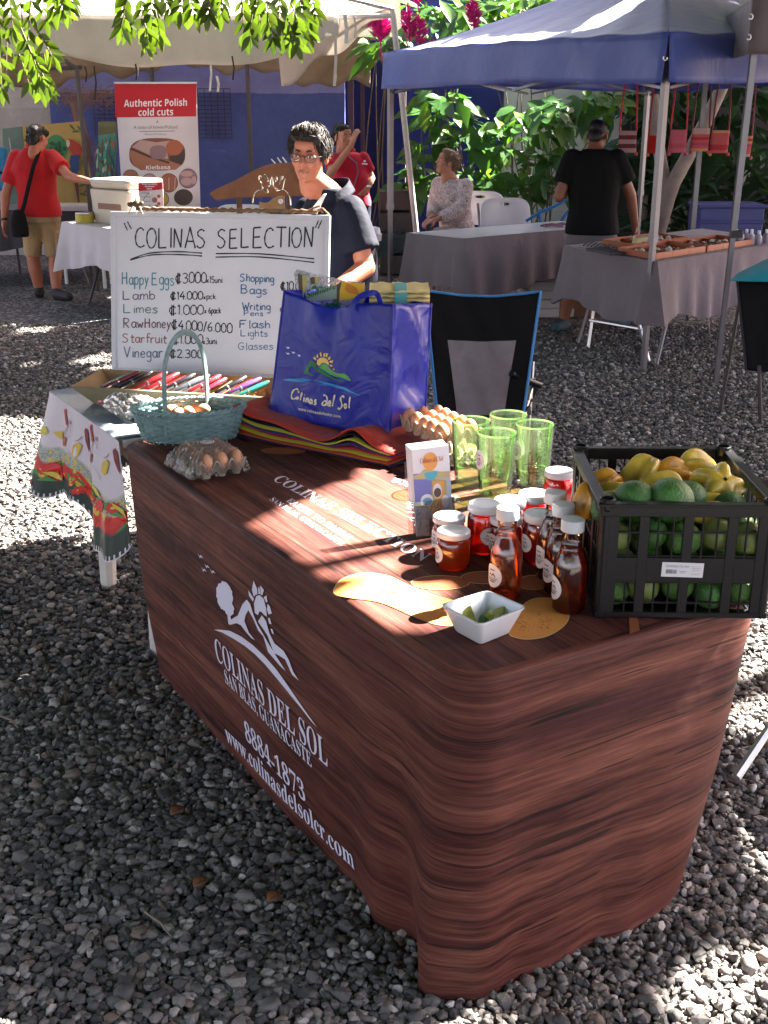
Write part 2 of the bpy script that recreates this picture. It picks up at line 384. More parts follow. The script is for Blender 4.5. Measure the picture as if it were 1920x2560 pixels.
def pebbles():
    bm = bmesh.new(); bmesh.ops.create_icosphere(bm, subdivisions=1, radius=1); bm.verts.ensure_lookup_table()
    bv = np.array([v.co[:] for v in bm.verts]); bf = np.array([[v.index for v in f.verts] for f in bm.faces]); bm.free()
    bm = bmesh.new(); bmesh.ops.create_icosphere(bm, subdivisions=2, radius=1)
    bv2 = np.array([v.co[:] for v in bm.verts]); bf2 = np.array([[v.index for v in f.verts] for f in bm.faces]); bm.free()
    def lay(y0, y1, sp, bv, bf, smooth):
        ys = np.arange(y0, y1, sp); P = []
        for y in ys:
            xs = np.arange(-.40*y-.35, .40*y+.35, sp); P.append(np.stack([xs, np.full(len(xs), y)], -1))
        P = np.concatenate(P); n = len(P); P += RNG.uniform(-.48, .48, P.shape)*sp
        r = RNG.gamma(9, 1/9, n)*.0094; r = np.clip(r, .0045, .020)
        ax = RNG.uniform(.7, 1.35, (n, 3)); ax[:, 2] = RNG.uniform(.5, .85, n)
        verts = bv[None]*(1+RNG.normal(0, .17, (n, len(bv), 1)))*ax[:, None]*r[:, None, None]
        a = RNG.uniform(0, 2*PI, n); b = RNG.normal(0, .35, n)
        c, s = np.cos(b)[:, None], np.sin(b)[:, None]; x, y, z = verts[..., 0], verts[..., 1], verts[..., 2]
        x, z = x*c-z*s, x*s+z*c; c, s = np.cos(a)[:, None], np.sin(a)[:, None]; x, y = x*c-y*s, x*s+y*c
        z = z+(RNG.uniform(-.004, .011, n)+r*.35)[:, None]
        co = np.stack([x+P[:, :1], y+P[:, 1:], z], -1).reshape(-1, 3)
        fa = (bf[None]+(np.arange(n)*len(bv))[:, None, None]).reshape(-1, 3)
        return co, fa, np.repeat(RNG.uniform(0, 1, n), len(bv))
    t = NT('pebble'); at_ = t.n('ShaderNodeAttribute', attribute_name='rnd'); co = t.coord()
    c = t.ramp(at_.outputs['Fac'], [(0, (.040, .037, .036)), (.25, (.080, .074, .070)), (.50, (.140, .128, .119)), (.68, (.235, .21, .19)), (.78, (.20, .145, .11)), (.87, (.32, .288, .262)), (1, (.56, .51, .47))])
    c = t.mix(t.math('MULTIPLY', t.noise(co, 180, 3), .5), c, (.12, .11, .11, 1))
    m = t.done(t.bsdf(c, .72, 0, .35, t.bump(t.noise(co, 300, 3), .35, .003)))
    o = None
    for y0, y1, sp, q in ((1.35, 3.3, .0132, 2), (1.35, 3.3, .021, 3), (3.3, 9.5, .0190, 1)):
        co, fa, rn = lay(y0, y1, sp, *((bv2, bf2) if q == 3 else (bv, bf)), False)
        o = fast_mesh('gravel', co, fa, m, rn, smooth=(q == 3)); tag(o, 'sharp dark grey gravel chips covering the near yard' if q == 2 else 'rounded loose pebbles lying among the near gravel chips' if q == 3 else 'loose grey pebbles further back in the yard', 'gravel', kind='stuff')
gravel_ground(); pebbles()

# ================================================================== the wood-print cloth on its folding table
def woodcloth():
    t = NT('wood_print_cloth'); tc = t.n('ShaderNodeTexCoord'); uv = tc.outputs['UV']
    def mp(sc, src=None):
        q = t.n('ShaderNodeMapping'); t.l(src or uv, q.inputs[0]); q.inputs[3].default_value = sc; return q.outputs[0]
    warp = t.n('ShaderNodeTexNoise'); t.l(mp((.8, 1.6, 1)), warp.inputs['Vector']); warp.inputs['Scale'].default_value = 1.6; warp.inputs['Detail'].default_value = 3
    wv = t.n('ShaderNodeVectorMath', operation='MULTIPLY'); t.l(warp.outputs['Color'], wv.inputs[0]); wv.inputs[1].default_value = (.05, .022, 0)
    ad = t.n('ShaderNodeVectorMath', operation='ADD'); t.l(uv, ad.inputs[0]); t.l(wv.outputs[0], ad.inputs[1]); wuv = ad.outputs[0]
    broad = t.noise(mp((.55, 7, 1), wuv), 2.0, 3, .55); grain = t.noise(mp((1.6, 42, 1), wuv), 2.2, 6, .62, .4); fine = t.noise(mp((6, 190, 1), wuv), 2.0, 3, .6)
    a = t.math('ADD', t.math('MULTIPLY', broad, .50), t.math('ADD', t.math('MULTIPLY', grain, .42), t.math('MULTIPLY', fine, .22)))
    col = t.ramp(a, [(.40, (.014, .0034, .0032)), (.49, (.046, .0115, .0090)), (.57, (.098, .030, .0215)), (.65, (.155, .053, .036)), (.75, (.25, .100, .065))])
    crack = t.noise(mp((.8, 24, 1), wuv), 2.4, 2, .5); cr = t.ramp(crack, [(.345, (.12, .12, .12)), (.375, (1, 1, 1))]); col = t.mix(.85, col, cr, 'MULTIPLY')
    pur = t.noise(mp((.45, 5.0, 1), wuv), 2.3, 2, .5); pf = t.ramp(pur, [(.54, (0, 0, 0)), (.66, (1, 1, 1))])
    col = t.mix(t.math('MULTIPLY', pf, .55), col, (.050, .009, .013, 1))
    co = t.coord(); nm = t.bump(t.noise(co, 7, 3, .5), .25, .02, t.bump(t.noise(co, 650, 2), .15, .001))
    return t.done(t.bsdf(col, .62, 0, .22, nm))
WOOD = woodcloth()

def rrect(a0, b0, a1, b1, rad, cnt):
    """rounded rectangle, counted the same way for every radius; starts after the N corner on the long side"""
    rN, rL, rF, rR = rad; out = []
    def seg(p, q, n, end=False):
        for i in range(n): t = i/n; out.append((p[0]+(q[0]-p[0])*t, p[1]+(q[1]-p[1])*t))
    def arc(cx, cy, r, q0, n):
        for i in range(n): q = q0-PI/2*i/n; out.append((cx+r*math.cos(q), cy+r*math.sin(q)))
    L, Sx, K = cnt
    seg((a0, b0+rN), (a0, b1-rL), L); arc(a0+rL, b1-rL, rL, PI, K); seg((a0+rL, b1), (a1-rF, b1), Sx); arc(a1-rF, b1-rF, rF, PI/2, K)
    seg((a1, b1-rF), (a1, b0+rR), L); arc(a1-rR, b0+rR, rR, 0, K); seg((a1-rR, b0), (a0+rN, b0), Sx); arc(a0+rN, b0+rN, rN, -PI/2, K)
    return out
CNT = (60, 28, 10)
TOPR = rrect(0, 0, TD, TW, (.085, .04, .05, .06), CNT)
BOTR = rrect(-.004, -.010, TD-.01, TW-.11, (.06, .10, .20, .28), CNT)
NP = len(TOPR)
ARC = [0.0]
for i in range(1, NP+1): ARC.append(ARC[-1]+math.dist(TOPR[i-1], TOPR[i % NP]))
def normal2(P, i):
    a, b = P[(i-1) % NP], P[(i+1) % NP]; d = (b[0]-a[0], b[1]-a[1]); l = math.hypot(*d) or 1
    return (-d[1]/l, d[0]/l)
def gauss(x, c, w): return math.exp(-((x-c)/w)**2)
PER = ARC[-1]
def fold(s, t):
    """outward displacement of the hanging cloth; s along the rim from the near corner, t 0 rim .. 1 hem"""
    s2 = s if s < PER/2 else s-PER
    q = t**1.6
    d = .010*math.sin(PI*min(t*1.05, 1))
    d += q*(.040*gauss(s2, .015, .05) - .034*gauss(s2, .155, .05) + .018*gauss(s2, .26, .06) - .012*gauss(s2, .40, .07))
    d += q*(.009*gauss(s2, -.14, .06) - .006*gauss(s2, -.26, .06) - .006*gauss(s2, -.56, .06) + .007*gauss(s2, -.66, .06))
    d += q*.0025*math.sin(s*17+1.3*math.sin(s*3.1)) + .0025*math.sin(t*9+s*5)*t
    return d
NT_ = 34
def cloth_pt(i, t):
    (x0, y0), (x1, y1) = TOPR[i % NP], BOTR[i % NP]; nx, ny = normal2(TOPR, i % NP)
    d = fold(ARC[i % NP], t)
    if t < 0: return TF(x0, y0)
    dropz = (TZ-.010)-(TZ-.016)*t; e = t**.9
    wav = .004*math.sin(ARC[i % NP]*9)*t*t
    return TF(x0+(x1-x0)*e+nx*d, y0+(y1-y0)*e+ny*d, dropz+abs(wav))
def UA(i): return ARC[i] if ARC[i] < PER/2 else ARC[i]-PER      # the texture seam lies at the hidden far corner
def make_cloth():
    b = MB(); vs, fs, uv = [], [], []
    inset = []
    for k, (ins, z) in enumerate(((.022, TZ), (.010, TZ-.0012), (.003, TZ-.005))):
        for i in range(NP):
            nx, ny = normal2(TOPR, i); x, y = TOPR[i]; vs.append(TF(x-nx*ins, y-ny*ins, z)); uv.append((UA(i), .75+ins*.7))
    for j in range(NT_):
        t = j/(NT_-1)
        for i in range(NP): vs.append(cloth_pt(i, t)); uv.append((UA(i), TZ*(1-t)))
    rows = 3+NT_
    for r in range(rows-1):
        for i in range(NP-1):
            fs.append((r*NP+i, (r+1)*NP+i, (r+1)*NP+i+1, r*NP+i+1))
        i = NP-1; fs.append((r*NP+i, (r+1)*NP+i, (r+1)*NP, r*NP))
    b.add(vs, fs, 0, None, uv)
    tv = [Vector(vs[i]) for i in range(NP)]; tuv = [(tab(p)[1]+3.3, tab(p)[0]+1.4) for p in tv]
    b.add(tv, [tuple(range(NP))], 0, None, tuv)
    return b
ft = thing('folding_table', 'long folding table hidden under the printed wood grain cloth', 'table', TF(TD/2, TW/2, 0))
b = MB(); T_ = Matrix.Translation(TF(TD/2, TW/2, 0)) @ Matrix.Rotation(math.atan2(EX.y, EX.x), 4, 'Z')
b.box((0, 0, TZ-.035), (TD-.08, TW-.08, .04), T=T_); b.build('tabletop', WHITE_PL, ft)
for sx in (-1, 1):
    for sy in (-1, 1):
        q = MB(); q.tube([T_ @ V(sx*.25, sy*.70, TZ-.05), T_ @ V(sx*.28, sy*.72, 0)], .014); q.build('leg', GREY_METAL, ft)
cl = make_cloth().build('tablecloth', WOOD, angle=50)
tag(cl, 'dark wood grain printed tablecloth with white lettering draped to the gravel', 'tablecloth')
PRINT = flat('white_cloth_print', (.66, .62, .74), .7)
# --- prints on the long side: pixels are read off on the plane of the panel, then laid on the curved cloth
def side_uv(px, py): u, v = on_plane(px, py, TF(-.012, 0, 0), EY, V(0, 0, 1)); return u, v
def on_side(bq, z, off=.003):
    tau = (bq-.085)/(TW-.125)*CNT[0]; tau = max(0, min(CNT[0]-1.001, tau)); t = max(0, min(1, (TZ-.010-z)/(TZ-.016)))
    i = int(tau); f = tau-i; p = cloth_pt(i, t)*(1-f)+cloth_pt(i+1, t)*f
    return Vector((p.x, p.y, z)) - EX*off
def side_text(mb, body, style, p0, p1, cap):
    """p0, p1 baseline ends in pixels; cap height in pixels measured straight up at p0"""
    (b0, z0), (b1, z1) = side_uv(*p0), side_uv(*p1); h0 = side_uv(p0[0], p0[1]-cap[0])[1]-z0; h1 = side_uv(p1[0], p1[1]-cap[1])[1]-z1
    h = (h0+h1)/2
    put_text(mb, body, style, lambda x, y: on_side(b0+(b1-b0)*x, z0+(z1-z0)*x+y*h), cap=True)
K3 = lambda x, y: (380+x*.3706, 1340+y*.3706)
b = MB()
side_text(b, 'COLINAS DEL SOL', 'serif', K3(362, 758), K3(1130, 1498), (50, 62))
side_text(b, 'SAN BLAS, GUANACASTE', 'serif', K3(412, 905), K3(1012, 1492), (26, 40))
side_text(b, '8884-1873', 'serif', K3(525, 1268), K3(935, 1710), (38, 52))
side_text(b, 'www.colinasdelsolcr.com', 'serif', K3(385, 1258), K3(1245, 2170), (34, 50))
def side_poly(mb, pts, K=K3, n=1, m=0):
    P = [side_uv(*K(x, y)) for x, y in pts]; mb.add([on_side(u, v) for u, v in P], [tuple(range(len(P)))], m)
def blob(c, rx, ry, n, jit, rot=0):
    return [(c[0]+(rx*math.cos(q)*math.cos(rot)-ry*math.sin(q)*math.sin(rot))*(1+random.uniform(-jit, jit)), c[1]+(rx*math.cos(q)*math.sin(rot)+ry*math.sin(q)*math.cos(rot))*(1+random.uniform(-jit, jit))) for q in [2*PI*i/n for i in range(n)]]
side_poly(b, blob((452, 375), 56, 96, 34, .10, -.18)); side_poly(b, blob((482, 455), 36, 42, 18, .16)); side_poly(b, [(465, 470), (480, 470), (492, 520), (520, 512), (540, 530), (478, 550), (470, 545)])
side_poly(b, [(500, 515), (540, 498), (575, 430), (605, 403), (628, 430), (650, 500), (675, 560), (745, 680), (800, 770), (862, 868), (822, 830), (745, 740), (715, 640), (680, 600), (645, 520), (615, 470), (595, 500), (585, 535), (615, 610), (655, 660), (630, 645), (590, 600), (560, 560), (530, 545), (478, 552)])
side_poly(b, [(680, 545), (708, 508), (735, 545), (755, 620), (790, 690), (850, 740), (885, 800), (915, 880), (950, 935), (905, 895), (860, 795), (815, 765), (785, 750), (745, 640), (720, 600)])
side_poly(b, [(660, 490), (655, 430), (672, 385), (695, 380), (722, 405), (738, 470), (742, 520), (722, 505), (708, 488), (692, 482), (680, 505)])
for q in ([(617, 345), (655, 400), (648, 418), (622, 380)], [(640, 335), (655, 340), (668, 375), (655, 388)], [(655, 287), (678, 340), (680, 375), (668, 375), (645, 330)], [(685, 330), (694, 330), (700, 372), (688, 374)], [(700, 318), (725, 350), (712, 385), (702, 375)], [(722, 395), (742, 385), (748, 425), (738, 430)], [(742, 470), (748, 438), (762, 455), (776, 500), (752, 505)], [(748, 525), (762, 530), (772, 568), (756, 562)], [(765, 595), (778, 600), (788, 632), (775, 625)]): side_poly(b, q)
side_poly(b, [(360, 573), (410, 577), (480, 590), (560, 632), (640, 690), (720, 765), (800, 855), (860, 940), (930, 1045), (1000, 1145), (1068, 1240), (1030, 1200), (960, 1110), (880, 1010), (800, 910), (720, 815), (650, 745), (580, 690), (500, 640), (420, 595)])
for x, y in ((275, 90), (318, 155), (295, 175), (355, 190)):
    side_poly(b, [(x, y), (x+14, y+22), (x+22, y+14), (x+38, y+36), (x+20, y+26), (x+16, y+36), (x+8, y+18)])
b.build('printed_logo', PRINT, cl, smooth=False)
# --- prints on the top
def top_pt(px, py, z=TZ+.0016): return at(px, py, z=z)
def top_text(mb, body, style, p0, p1, capv, m=0):
    A, B = top_pt(*p0), top_pt(*p1); C = top_pt(*capv)-A
    put_text(mb, body, style, lambda x, y: A+(B-A)*x+C*y, cap=True, m=m)
K1 = lambda x, y: (660+x*.3255, 1100+y*.3255)
b = MB(); top_text(b, 'COLINAS SELECTION', 'serif', K1(62, 305), K1(1215, 935), K1(142, 268)); b.build('printed_lettering', PRINT, cl, smooth=False)
b = MB(); top_text(b, 'EARTH TO TABLE', 'serif', K1(165, 468), K1(640, 768), K1(212, 446)); b.build('printed_lettering', PRINT, cl, smooth=False)
b = MB(); top_text(b, 'SAN BLAS, GUANACASTE', 'serif', K1(40, 458), K1(590, 812), K1(78, 440)); b.build('printed_lettering', PRINT, cl, smooth=False)
b = MB(); top_text(b, 'SUSTAINABLE', 'serif', K1(980, 320), K1(1500, 480), K1(1000, 288)); b.build('printed_lettering', PRINT, cl, smooth=False)
PAPAYA = mat('papaya_print', (.66, .27, .055), .65, .25, 9); PAP_D = flat('papaya_seed_print', (.36, .10, .03)); PAP_L = flat('papaya_rim_print', (.72, .52, .26))
FRM = [PAPAYA, PAP_D, PAP_L, mat('brown_fruit_print', (.30, .085, .03), .65, .25, 9)]
b = MB()
def top_poly(pts, z, m, K=K1): b.add([top_pt(*K(x, y), z=z) for x, y in pts], [tuple(range(len(pts)))], m)
def sm(pts): return cat_rom(pts+[pts[0]], 5)[:-1]
o1 = sm([(530, 1150), (590, 1070), (760, 1020), (950, 1040), (1080, 1100), (1200, 1150), (1330, 1200), (1480, 1240), (1560, 1330), (1480, 1420), (1340, 1420), (1180, 1370), (1000, 1290), (860, 1240), (680, 1215), (550, 1190)])
top_poly(o1, TZ+.0014, 2); c_ = (1000, 1220); top_poly([(c_[0]+(x-c_[0])*.985, c_[1]+(y-c_[1])*.97) for x, y in o1], TZ+.0018, 0)
for i in range(70):
    q = random.uniform(0, 2*PI); r = random.uniform(.2, 1)**.6; x, y = 840+190*r*math.cos(q), 1135+72*r*math.sin(q); d = random.uniform(-.3, .3)+q
    l = random.uniform(8, 24); top_poly([(x, y), (x+l*math.cos(d), y+l*.4*math.sin(d)), (x+l*math.cos(d)+3, y+l*.4*math.sin(d)+4), (x+2, y+4)], TZ+.0022, 1)
b.build('printed_fruit', FRM, cl, smooth=False); b = MB()
K6 = lambda x, y: (960+x*.3134, 980+y*.3134)
o2 = sm([(1010, 1950), (1130, 1975), (1300, 1950), (1440, 1865), (1480, 1760), (1400, 1660), (1280, 1640), (1160, 1660), (1040, 1760), (960, 1860)])
top_poly(o2, TZ+.0014, 2, K6); top_poly([(1210+(x-1210)*.98, 1810+(y-1810)*.965) for x, y in o2], TZ+.0018, 0, K6)
for i in range(60):
    q = random.uniform(0, 2*PI); r = random.uniform(.1, 1)**.6; x, y = 1190+140*r*math.cos(q), 1830+85*r*math.sin(q); d = random.uniform(-.4, .4)+q; l = random.uniform(8, 30)
    top_poly([(x, y), (x+l*math.cos(d), y+l*.5*math.sin(d)), (x+l*math.cos(d)+3, y+l*.5*math.sin(d)+5), (x+2, y+5)], TZ+.0022, 1, K6)
b.build('printed_fruit', FRM, cl, smooth=False)
for c, rx, ry in (((450, 1520), 235, 58), ((800, 1480), 190, 52), ((1190, 1520), 130, 60)):
    b = MB(); top_poly(blob(c, rx, ry, 30, .01), TZ+.0014, 2, K6); top_poly(blob(c, rx-6, ry-4, 30, .01), TZ+.0018, 3, K6); b.build('printed_fruit', FRM, cl, smooth=False)  # same fruit print in brown: the shade over it is put into the colour
b = MB()
top_poly(blob((150, 82), 175, 28, 24, .03), TZ+.0014, 3)
b.build('printed_fruit', FRM, cl, smooth=False); b = MB(); top_poly([(1950, 2230-500), (2010, 1730), (2040, 1900), (1960, 1930)], TZ+.0014, 3, K6)
b.build('printed_fruit', FRM, cl, smooth=False)

# ================================================================== kitchen table with the rooster cloth
KA0, KA1, KB0, KB1 = .0, .86, 1.875, 2.62
kt = thing('kitchen_table', 'white painted kitchen table with faceted tapering legs', 'table', TF(.43, 2.25, 0))
b = MB(); TK = Matrix.Translation(TF(0, 0, 0)) @ Matrix.Rotation(math.atan2(EX.y, EX.x), 4, 'Z')
b.box(((KA0+KA1)/2, (KB0+KB1)/2, TZ-.018), (KA1-KA0-.02, KB1-KB0-.02, .028), T=TK); b.build('tabletop', WHITE_PAINT, kt, mods=[('BEVEL', .004)])
b = MB(); b.box(((KA0+KA1)/2, (KB0+KB1)/2, TZ-.075), (KA1-KA0-.14, KB1-KB0-.14, .08), T=TK); b.build('apron', WHITE_PAINT, kt)
for (px, py) in ((272, 1466), (398, 1630)):
    p = at(px, py, z=0); a_, b_ = tab(p); q = MB()
    q.tube([TF(a_+.02, b_, TZ-.035), TF(a_+.012, b_, .35), TF(a_, b_, 0)], [.044, .037, .030], 8); q.build('leg', WHITE_PAINT, kt, angle=20)
for a_, b_ in ((.80, 2.56), (.80, 1.95)):
    q = MB(); q.tube([TF(a_, b_, TZ-.035), TF(a_+.02, b_, 0)], [.044, .030], 8); q.build('leg', WHITE_PAINT, kt, angle=20)
def roostercloth():
    t = NT('rooster_cloth'); tc = t.n('ShaderNodeTexCoord'); sp = t.n('ShaderNodeSeparateXYZ'); t.l(tc.outputs['UV'], sp.inputs[0]); u, v = sp.outputs[0], sp.outputs[1]
    def mp(sc):
        q = t.n('ShaderNodeMapping'); t.l(tc.outputs['UV'], q.inputs[0]); q.inputs[3].default_value = sc; return q.outputs[0]
    white = (.62, .56, .62, 1)
    vw = t.math('ADD', v, t.math('MULTIPLY', t.math('SUBTRACT', t.noise(mp((9, 3, 1)), 1.5, 2), .5), .09))
    hat = t.ramp(t.noise(mp((60, 130, 1)), 1.6, 2, .5, 2), [(.45, (.03, .13, .045)), (.52, (.55, .52, .52))])
    yel = t.ramp(t.noise(mp((26, 9, 1)), 1.3, 2), [(.56, (0, 0, 0)), (.6, (1, 1, 1))]); hat = t.mix(t.math('MULTIPLY', yel, .9), hat, (.62, .47, .05, 1))
    vo = t.n('ShaderNodeTexVoronoi'); t.l(mp((24, 17, 1)), vo.inputs['Vector']); vo.inputs['Scale'].default_value = 1
    s2 = t.n('ShaderNodeSeparateColor'); t.l(vo.outputs['Color'], s2.inputs[0])
    flo = t.ramp(s2.outputs[0], [(0, (.50, .012, .012)), (.42, (.66, .03, .015)), (.55, (.62, .42, .03)), (.7, (.62, .42, .03)), (.74, (.04, .2, .05)), (.88, (.55, .02, .02))], 'CONSTANT')
    dkg = (.012, .035, .028, 1)
    def step(th, w=.004): q = t.ramp(vw, [(max(0, th-w), (0, 0, 0)), (th+w, (1, 1, 1))]); return q
    c = t.mix(step(.50, .02), white, hat); c = t.mix(step(.64, .012), c, flo); c = t.mix(step(.79, .012), c, dkg)
    w2 = t.n('ShaderNodeMath', operation='SINE'); t.l(t.math('MULTIPLY', u, 380), w2.inputs[0])
    chk = t.ramp(w2.outputs[0], [(.4, dkg), (.6, white)]); hem = t.ramp(v, [(.945, (0, 0, 0)), (.95, (1, 1, 1))], 'CONSTANT'); c = t.mix(hem, c, chk)
    hem2 = t.ramp(v, [(0, (0, 0, 0)), (.985, (1, 1, 1))], 'CONSTANT'); c = t.mix(hem2, c, white)
    tp = t.math('LESS_THAN', v, -.001)                      # the top: blue-white ticking with a white cord
    ws = t.n('ShaderNodeMath', operation='SINE'); t.l(t.math('MULTIPLY', t.math('ADD', u, t.math('MULTIPLY', t.noise(mp((20, 20, 1)), 1, 2), .01)), 420), ws.inputs[0])
    tick = t.ramp(ws.outputs[0], [(.3, (.09, .125, .17)), (.7, (.36, .42, .48))])
    cord = t.math('MULTIPLY', t.math('GREATER_THAN', v, -.115), t.math('LESS_THAN', v, -.095)); tick = t.mix(cord, tick, (.5, .56, .62, 1))
    c = t.mix(tp, c, tick); co = t.coord()
    return t.done(t.bsdf(c, .55, 0, .35, t.bump(t.noise(co, 10, 3), .3, .012), Coat_Weight=.1))
b = MB(); H_ = .30
def hemdrop(u): return .325+.055*math.sin(u*PI*3.2+.6)*(.4+u)+.07*u+.02*math.sin(u*23)
def kside(u, v):
    bb = KB1-(KB1-KB0+.022)*u-.075*max(0, v)*max(0, (u-.65)/.35)**1.5; w = max(0, v); dr = hemdrop(u)
    out = .012+w*(.03+.018*math.sin(u*17+1)+.012*math.sin(u*31))
    if u < .25: out += w*.05*(1-u/.25)
    return TF(KA0-out, bb+(.03*w*(1-u/.25) if u < .25 else 0), TZ+.004-.006*min(1, w*40)-w*dr)
b.grid(kside, 90, 26, uvf=lambda u, v: (u*.75, v))
def kback(u, v):
    aa = KA0+(KA1-KA0)*u; w = v; return TF(aa+.01*math.sin(u*25)*w, KB1+.012+w*(.03+.02*math.sin(u*19)), TZ+.004-.006*min(1, w*40)-w*.33)
b.grid(kback, 60, 14, uvf=lambda u, v: (u*.8, v))
b.grid(lambda u, v: TF(KA0-.012+(KA1-KA0)*v, KB1+.012-(KB1-KB0)*u, TZ+.0045), 24, 24, uvf=lambda u, v: (u*.75, -.002-v*(KA1-KA0)))
rc = b.build('rooster_tablecloth', roostercloth(), angle=60)
tag(rc, 'white cloth printed with roosters and red flowers hanging off the kitchen table', 'tablecloth')
K5 = lambda x, y: (90+x*.208, 960+y*.208)
b = MB()
def rp(pts, m):
    out = []
    for x, y in pts:
        uu, vv = on_plane(*K5(x, y), TF(KA0-.022, 0, 0), EY, V(0, 0, 1)); u = min(1, max(0, (KB1-uu)/(KB1-KB0+.022))); w = max(0, min(1, (TZ-.002-vv)/hemdrop(u)))
        p = kside(u, w); out.append(p-EX*.004)
    b.add(out, [tuple(range(len(out)))], m)
for x, y, s in ((330, 300, 1.0), (635, 500, 1.05), (975, 745, 1.1)):      # combs, wattles, tails and yellow breasts
    rp([(x-10*s, y+20), (x, y-2), (x+14*s, y+10), (x+18*s, y+70), (x+42*s, y+150), (x+44*s, y+200), (x+28*s, y+190), (x+10*s, y+110)], 0)
    rp([(x+66*s, y+130), (x+78*s, y+150), (x+80*s, y+190), (x+66*s, y+175)], 0)
    rp([(x+10*s, y+350), (x+30*s, y+330), (x+45*s, y+345), (x+40*s, y+430), (x+22*s, y+450), (x+5*s, y+420)], 1)
    rp([(x+165*s, y+430), (x+200*s, y+400), (x+225*s, y+440), (x+215*s, y+560), (x+190*s, y+590), (x+150*s, y+540)], 2)
for x, y, s in ((330, 300, 1.0), (635, 500, 1.05), (975, 745, 1.1)):
    for ln in ([(x+48*s, y+190), (x+20*s, y+280), (x+12*s, y+340)], [(x+40*s, y+300), (x+110*s, y+340), (x+180*s, y+380), (x+215*s, y+330)], [(x+70*s, y+190), (x+90*s, y+280), (x+140*s, y+330)], [(x+60*s, y+470), (x+120*s, y+560), (x+150*s, y+640)]):
        p_ = cat_rom(ln, 4); rp(p_+[(a+5, c+4) for a, c in reversed(p_)], 3)
for x, y, s in ((560, 540, 1.0), (895, 780, 1.05)):
    rp([(x, y+20), (x+18*s, y-10), (x+45*s, y+40), (x+60*s, y+190), (x+66*s, y+290), (x+45*s, y+250), (x+15*s, y+140)], 3)
rp([(122, 470), (200, 500), (230, 580), (215, 605), (140, 560)], 4); rp([(75, 620), (120, 595), (165, 640), (180, 700), (140, 750), (65, 740)], 2); rp([(250, 575), (330, 570), (330, 670), (285, 640)], 2)
for x, y, s in ((1105, 1700, 105), (300, 1010, 65), (530, 1120, 70), (815, 1440, 75), (925, 1460, 60), (165, 1060, 55), (660, 1290, 50), (225, 1160, 42), (470, 1190, 44), (590, 1265, 46), (735, 1375, 46), (985, 1570, 50), (1040, 1655, 46), (345, 1120, 44)):
    pts = [(x+s*(1 if i % 2 else .62)*math.cos(2*PI*i/20)*.8, y+s*1.25*(1 if i % 2 else .62)*math.sin(2*PI*i/20)) for i in range(20)]
    rp(pts, 5); rp(blob((x, y), s*.2, s*.28, 8, 0), 4)
for x, y in ((215, 990), (430, 1060), (870, 1390), (660, 1180)):
    rp([(x-10, y), (x+30, y+10), (x+80, y+110), (x+120, y+180), (x+60, y+150), (x+10, y+90)], 6); rp([(x+40, y), (x+110, y+80), (x+160, y+170), (x+110, y+140), (x+60, y+60)], 4)
b.build('printed_roosters', [flat('comb_red', (.42, .03, .035)), flat('wattle_brown', (.40, .12, .06)), flat('feather_yellow', (.62, .42, .06)), flat('tail_maroon', (.20, .02, .03)), flat('petal_yellow', (.62, .50, .06)), flat('petal_red', (.60, .015, .015)), flat('leaf_green', (.05, .22, .05))], rc, smooth=False)
# ================================================================== whiteboard, stick, pen tray
BO = atd(243, 805, z=TZ+.012); BR_ = atd(600, 820, z=TZ+.012); e1 = (BR_-BO).normalized()
BT = atd(241, 457, Y=BO.y+.10); e2 = (BT-BO); e2 = (e2-e1*e2.dot(e1)).normalized(); bn = e1.cross(e2); BH = (BT-BO).length
bw = on_plane(714*1.15732, 460*1.15732, BO, e1, e2)[0]
wb = thing('whiteboard', 'white dry erase board with handwritten price list leaning on the kitchen table', 'whiteboard', BO)
TB = Matrix((( e1.x, e2.x, bn.x, BO.x), (e1.y, e2.y, bn.y, BO.y), (e1.z, e2.z, bn.z, BO.z), (0, 0, 0, 1)))   # local x right, y up, z to the viewer
b = MB(); b.box((bw/2, BH/2, -.006), (bw-.012, BH-.012, .012), T=TB); b.build('panel', mat('whiteboard_enamel', (.66, .66, .71), .20, .07, 2.2, 0, 40, 0, .5), wb)
b = MB()
for c, d in (((bw/2, BH-.009, 0), (bw, .018, .018)), ((bw/2, .009, 0), (bw, .018, .018)), ((.009, BH/2, 0), (.018, BH-.036, .018)), ((bw-.009, BH/2, 0), (.018, BH-.036, .018))): b.box(c, d, T=TB)
b.build('frame', mat('board_frame', (.60, .61, .66), .35, .05), wb, mods=[('BEVEL', .002)])
KW = lambda x, y: (100+x*.4581, 500+y*.4581)
def bpt(x, y): u, v = on_plane(*KW(x, y), BO, e1, e2); return V(u, v, 0)
def ink(mb, pl, wd, m=0):
    pl = [Vector((x, y, 0)) for x, y in pl]
    if len(pl) == 1: return
    vs, fs = [], []
    for i, p in enumerate(pl):
        t = (pl[min(i+1, len(pl)-1)]-pl[max(i-1, 0)])
        t = t.normalized() if t.length > 1e-7 else V(1, 0, 0); n = V(-t.y, t.x, 0)*wd*.5*(1+.25*math.sin(i*1.7))
        vs += [p+n+V(0, 0, .0012), p-n+V(0, 0, .0012)]
    for i in range(len(pl)-1): fs.append((2*i, 2*i+1, 2*i+3, 2*i+2))
    mb.add(vs, fs, m, TB)
def hw(mb, txt, p0, p1, cap, wd=.0042, m=0):
    A, B = bpt(*p0), bpt(*p1); h = (bpt(p0[0], p0[1]-cap)-A).length/10; st, w = hand_strokes(txt); X = (B-A)/w; X2 = (X.x, X.y)
    for s in st: ink(mb, [(A.x+X2[0]*x, A.y+X2[1]*x+h*y) for x, y in s], wd, m)
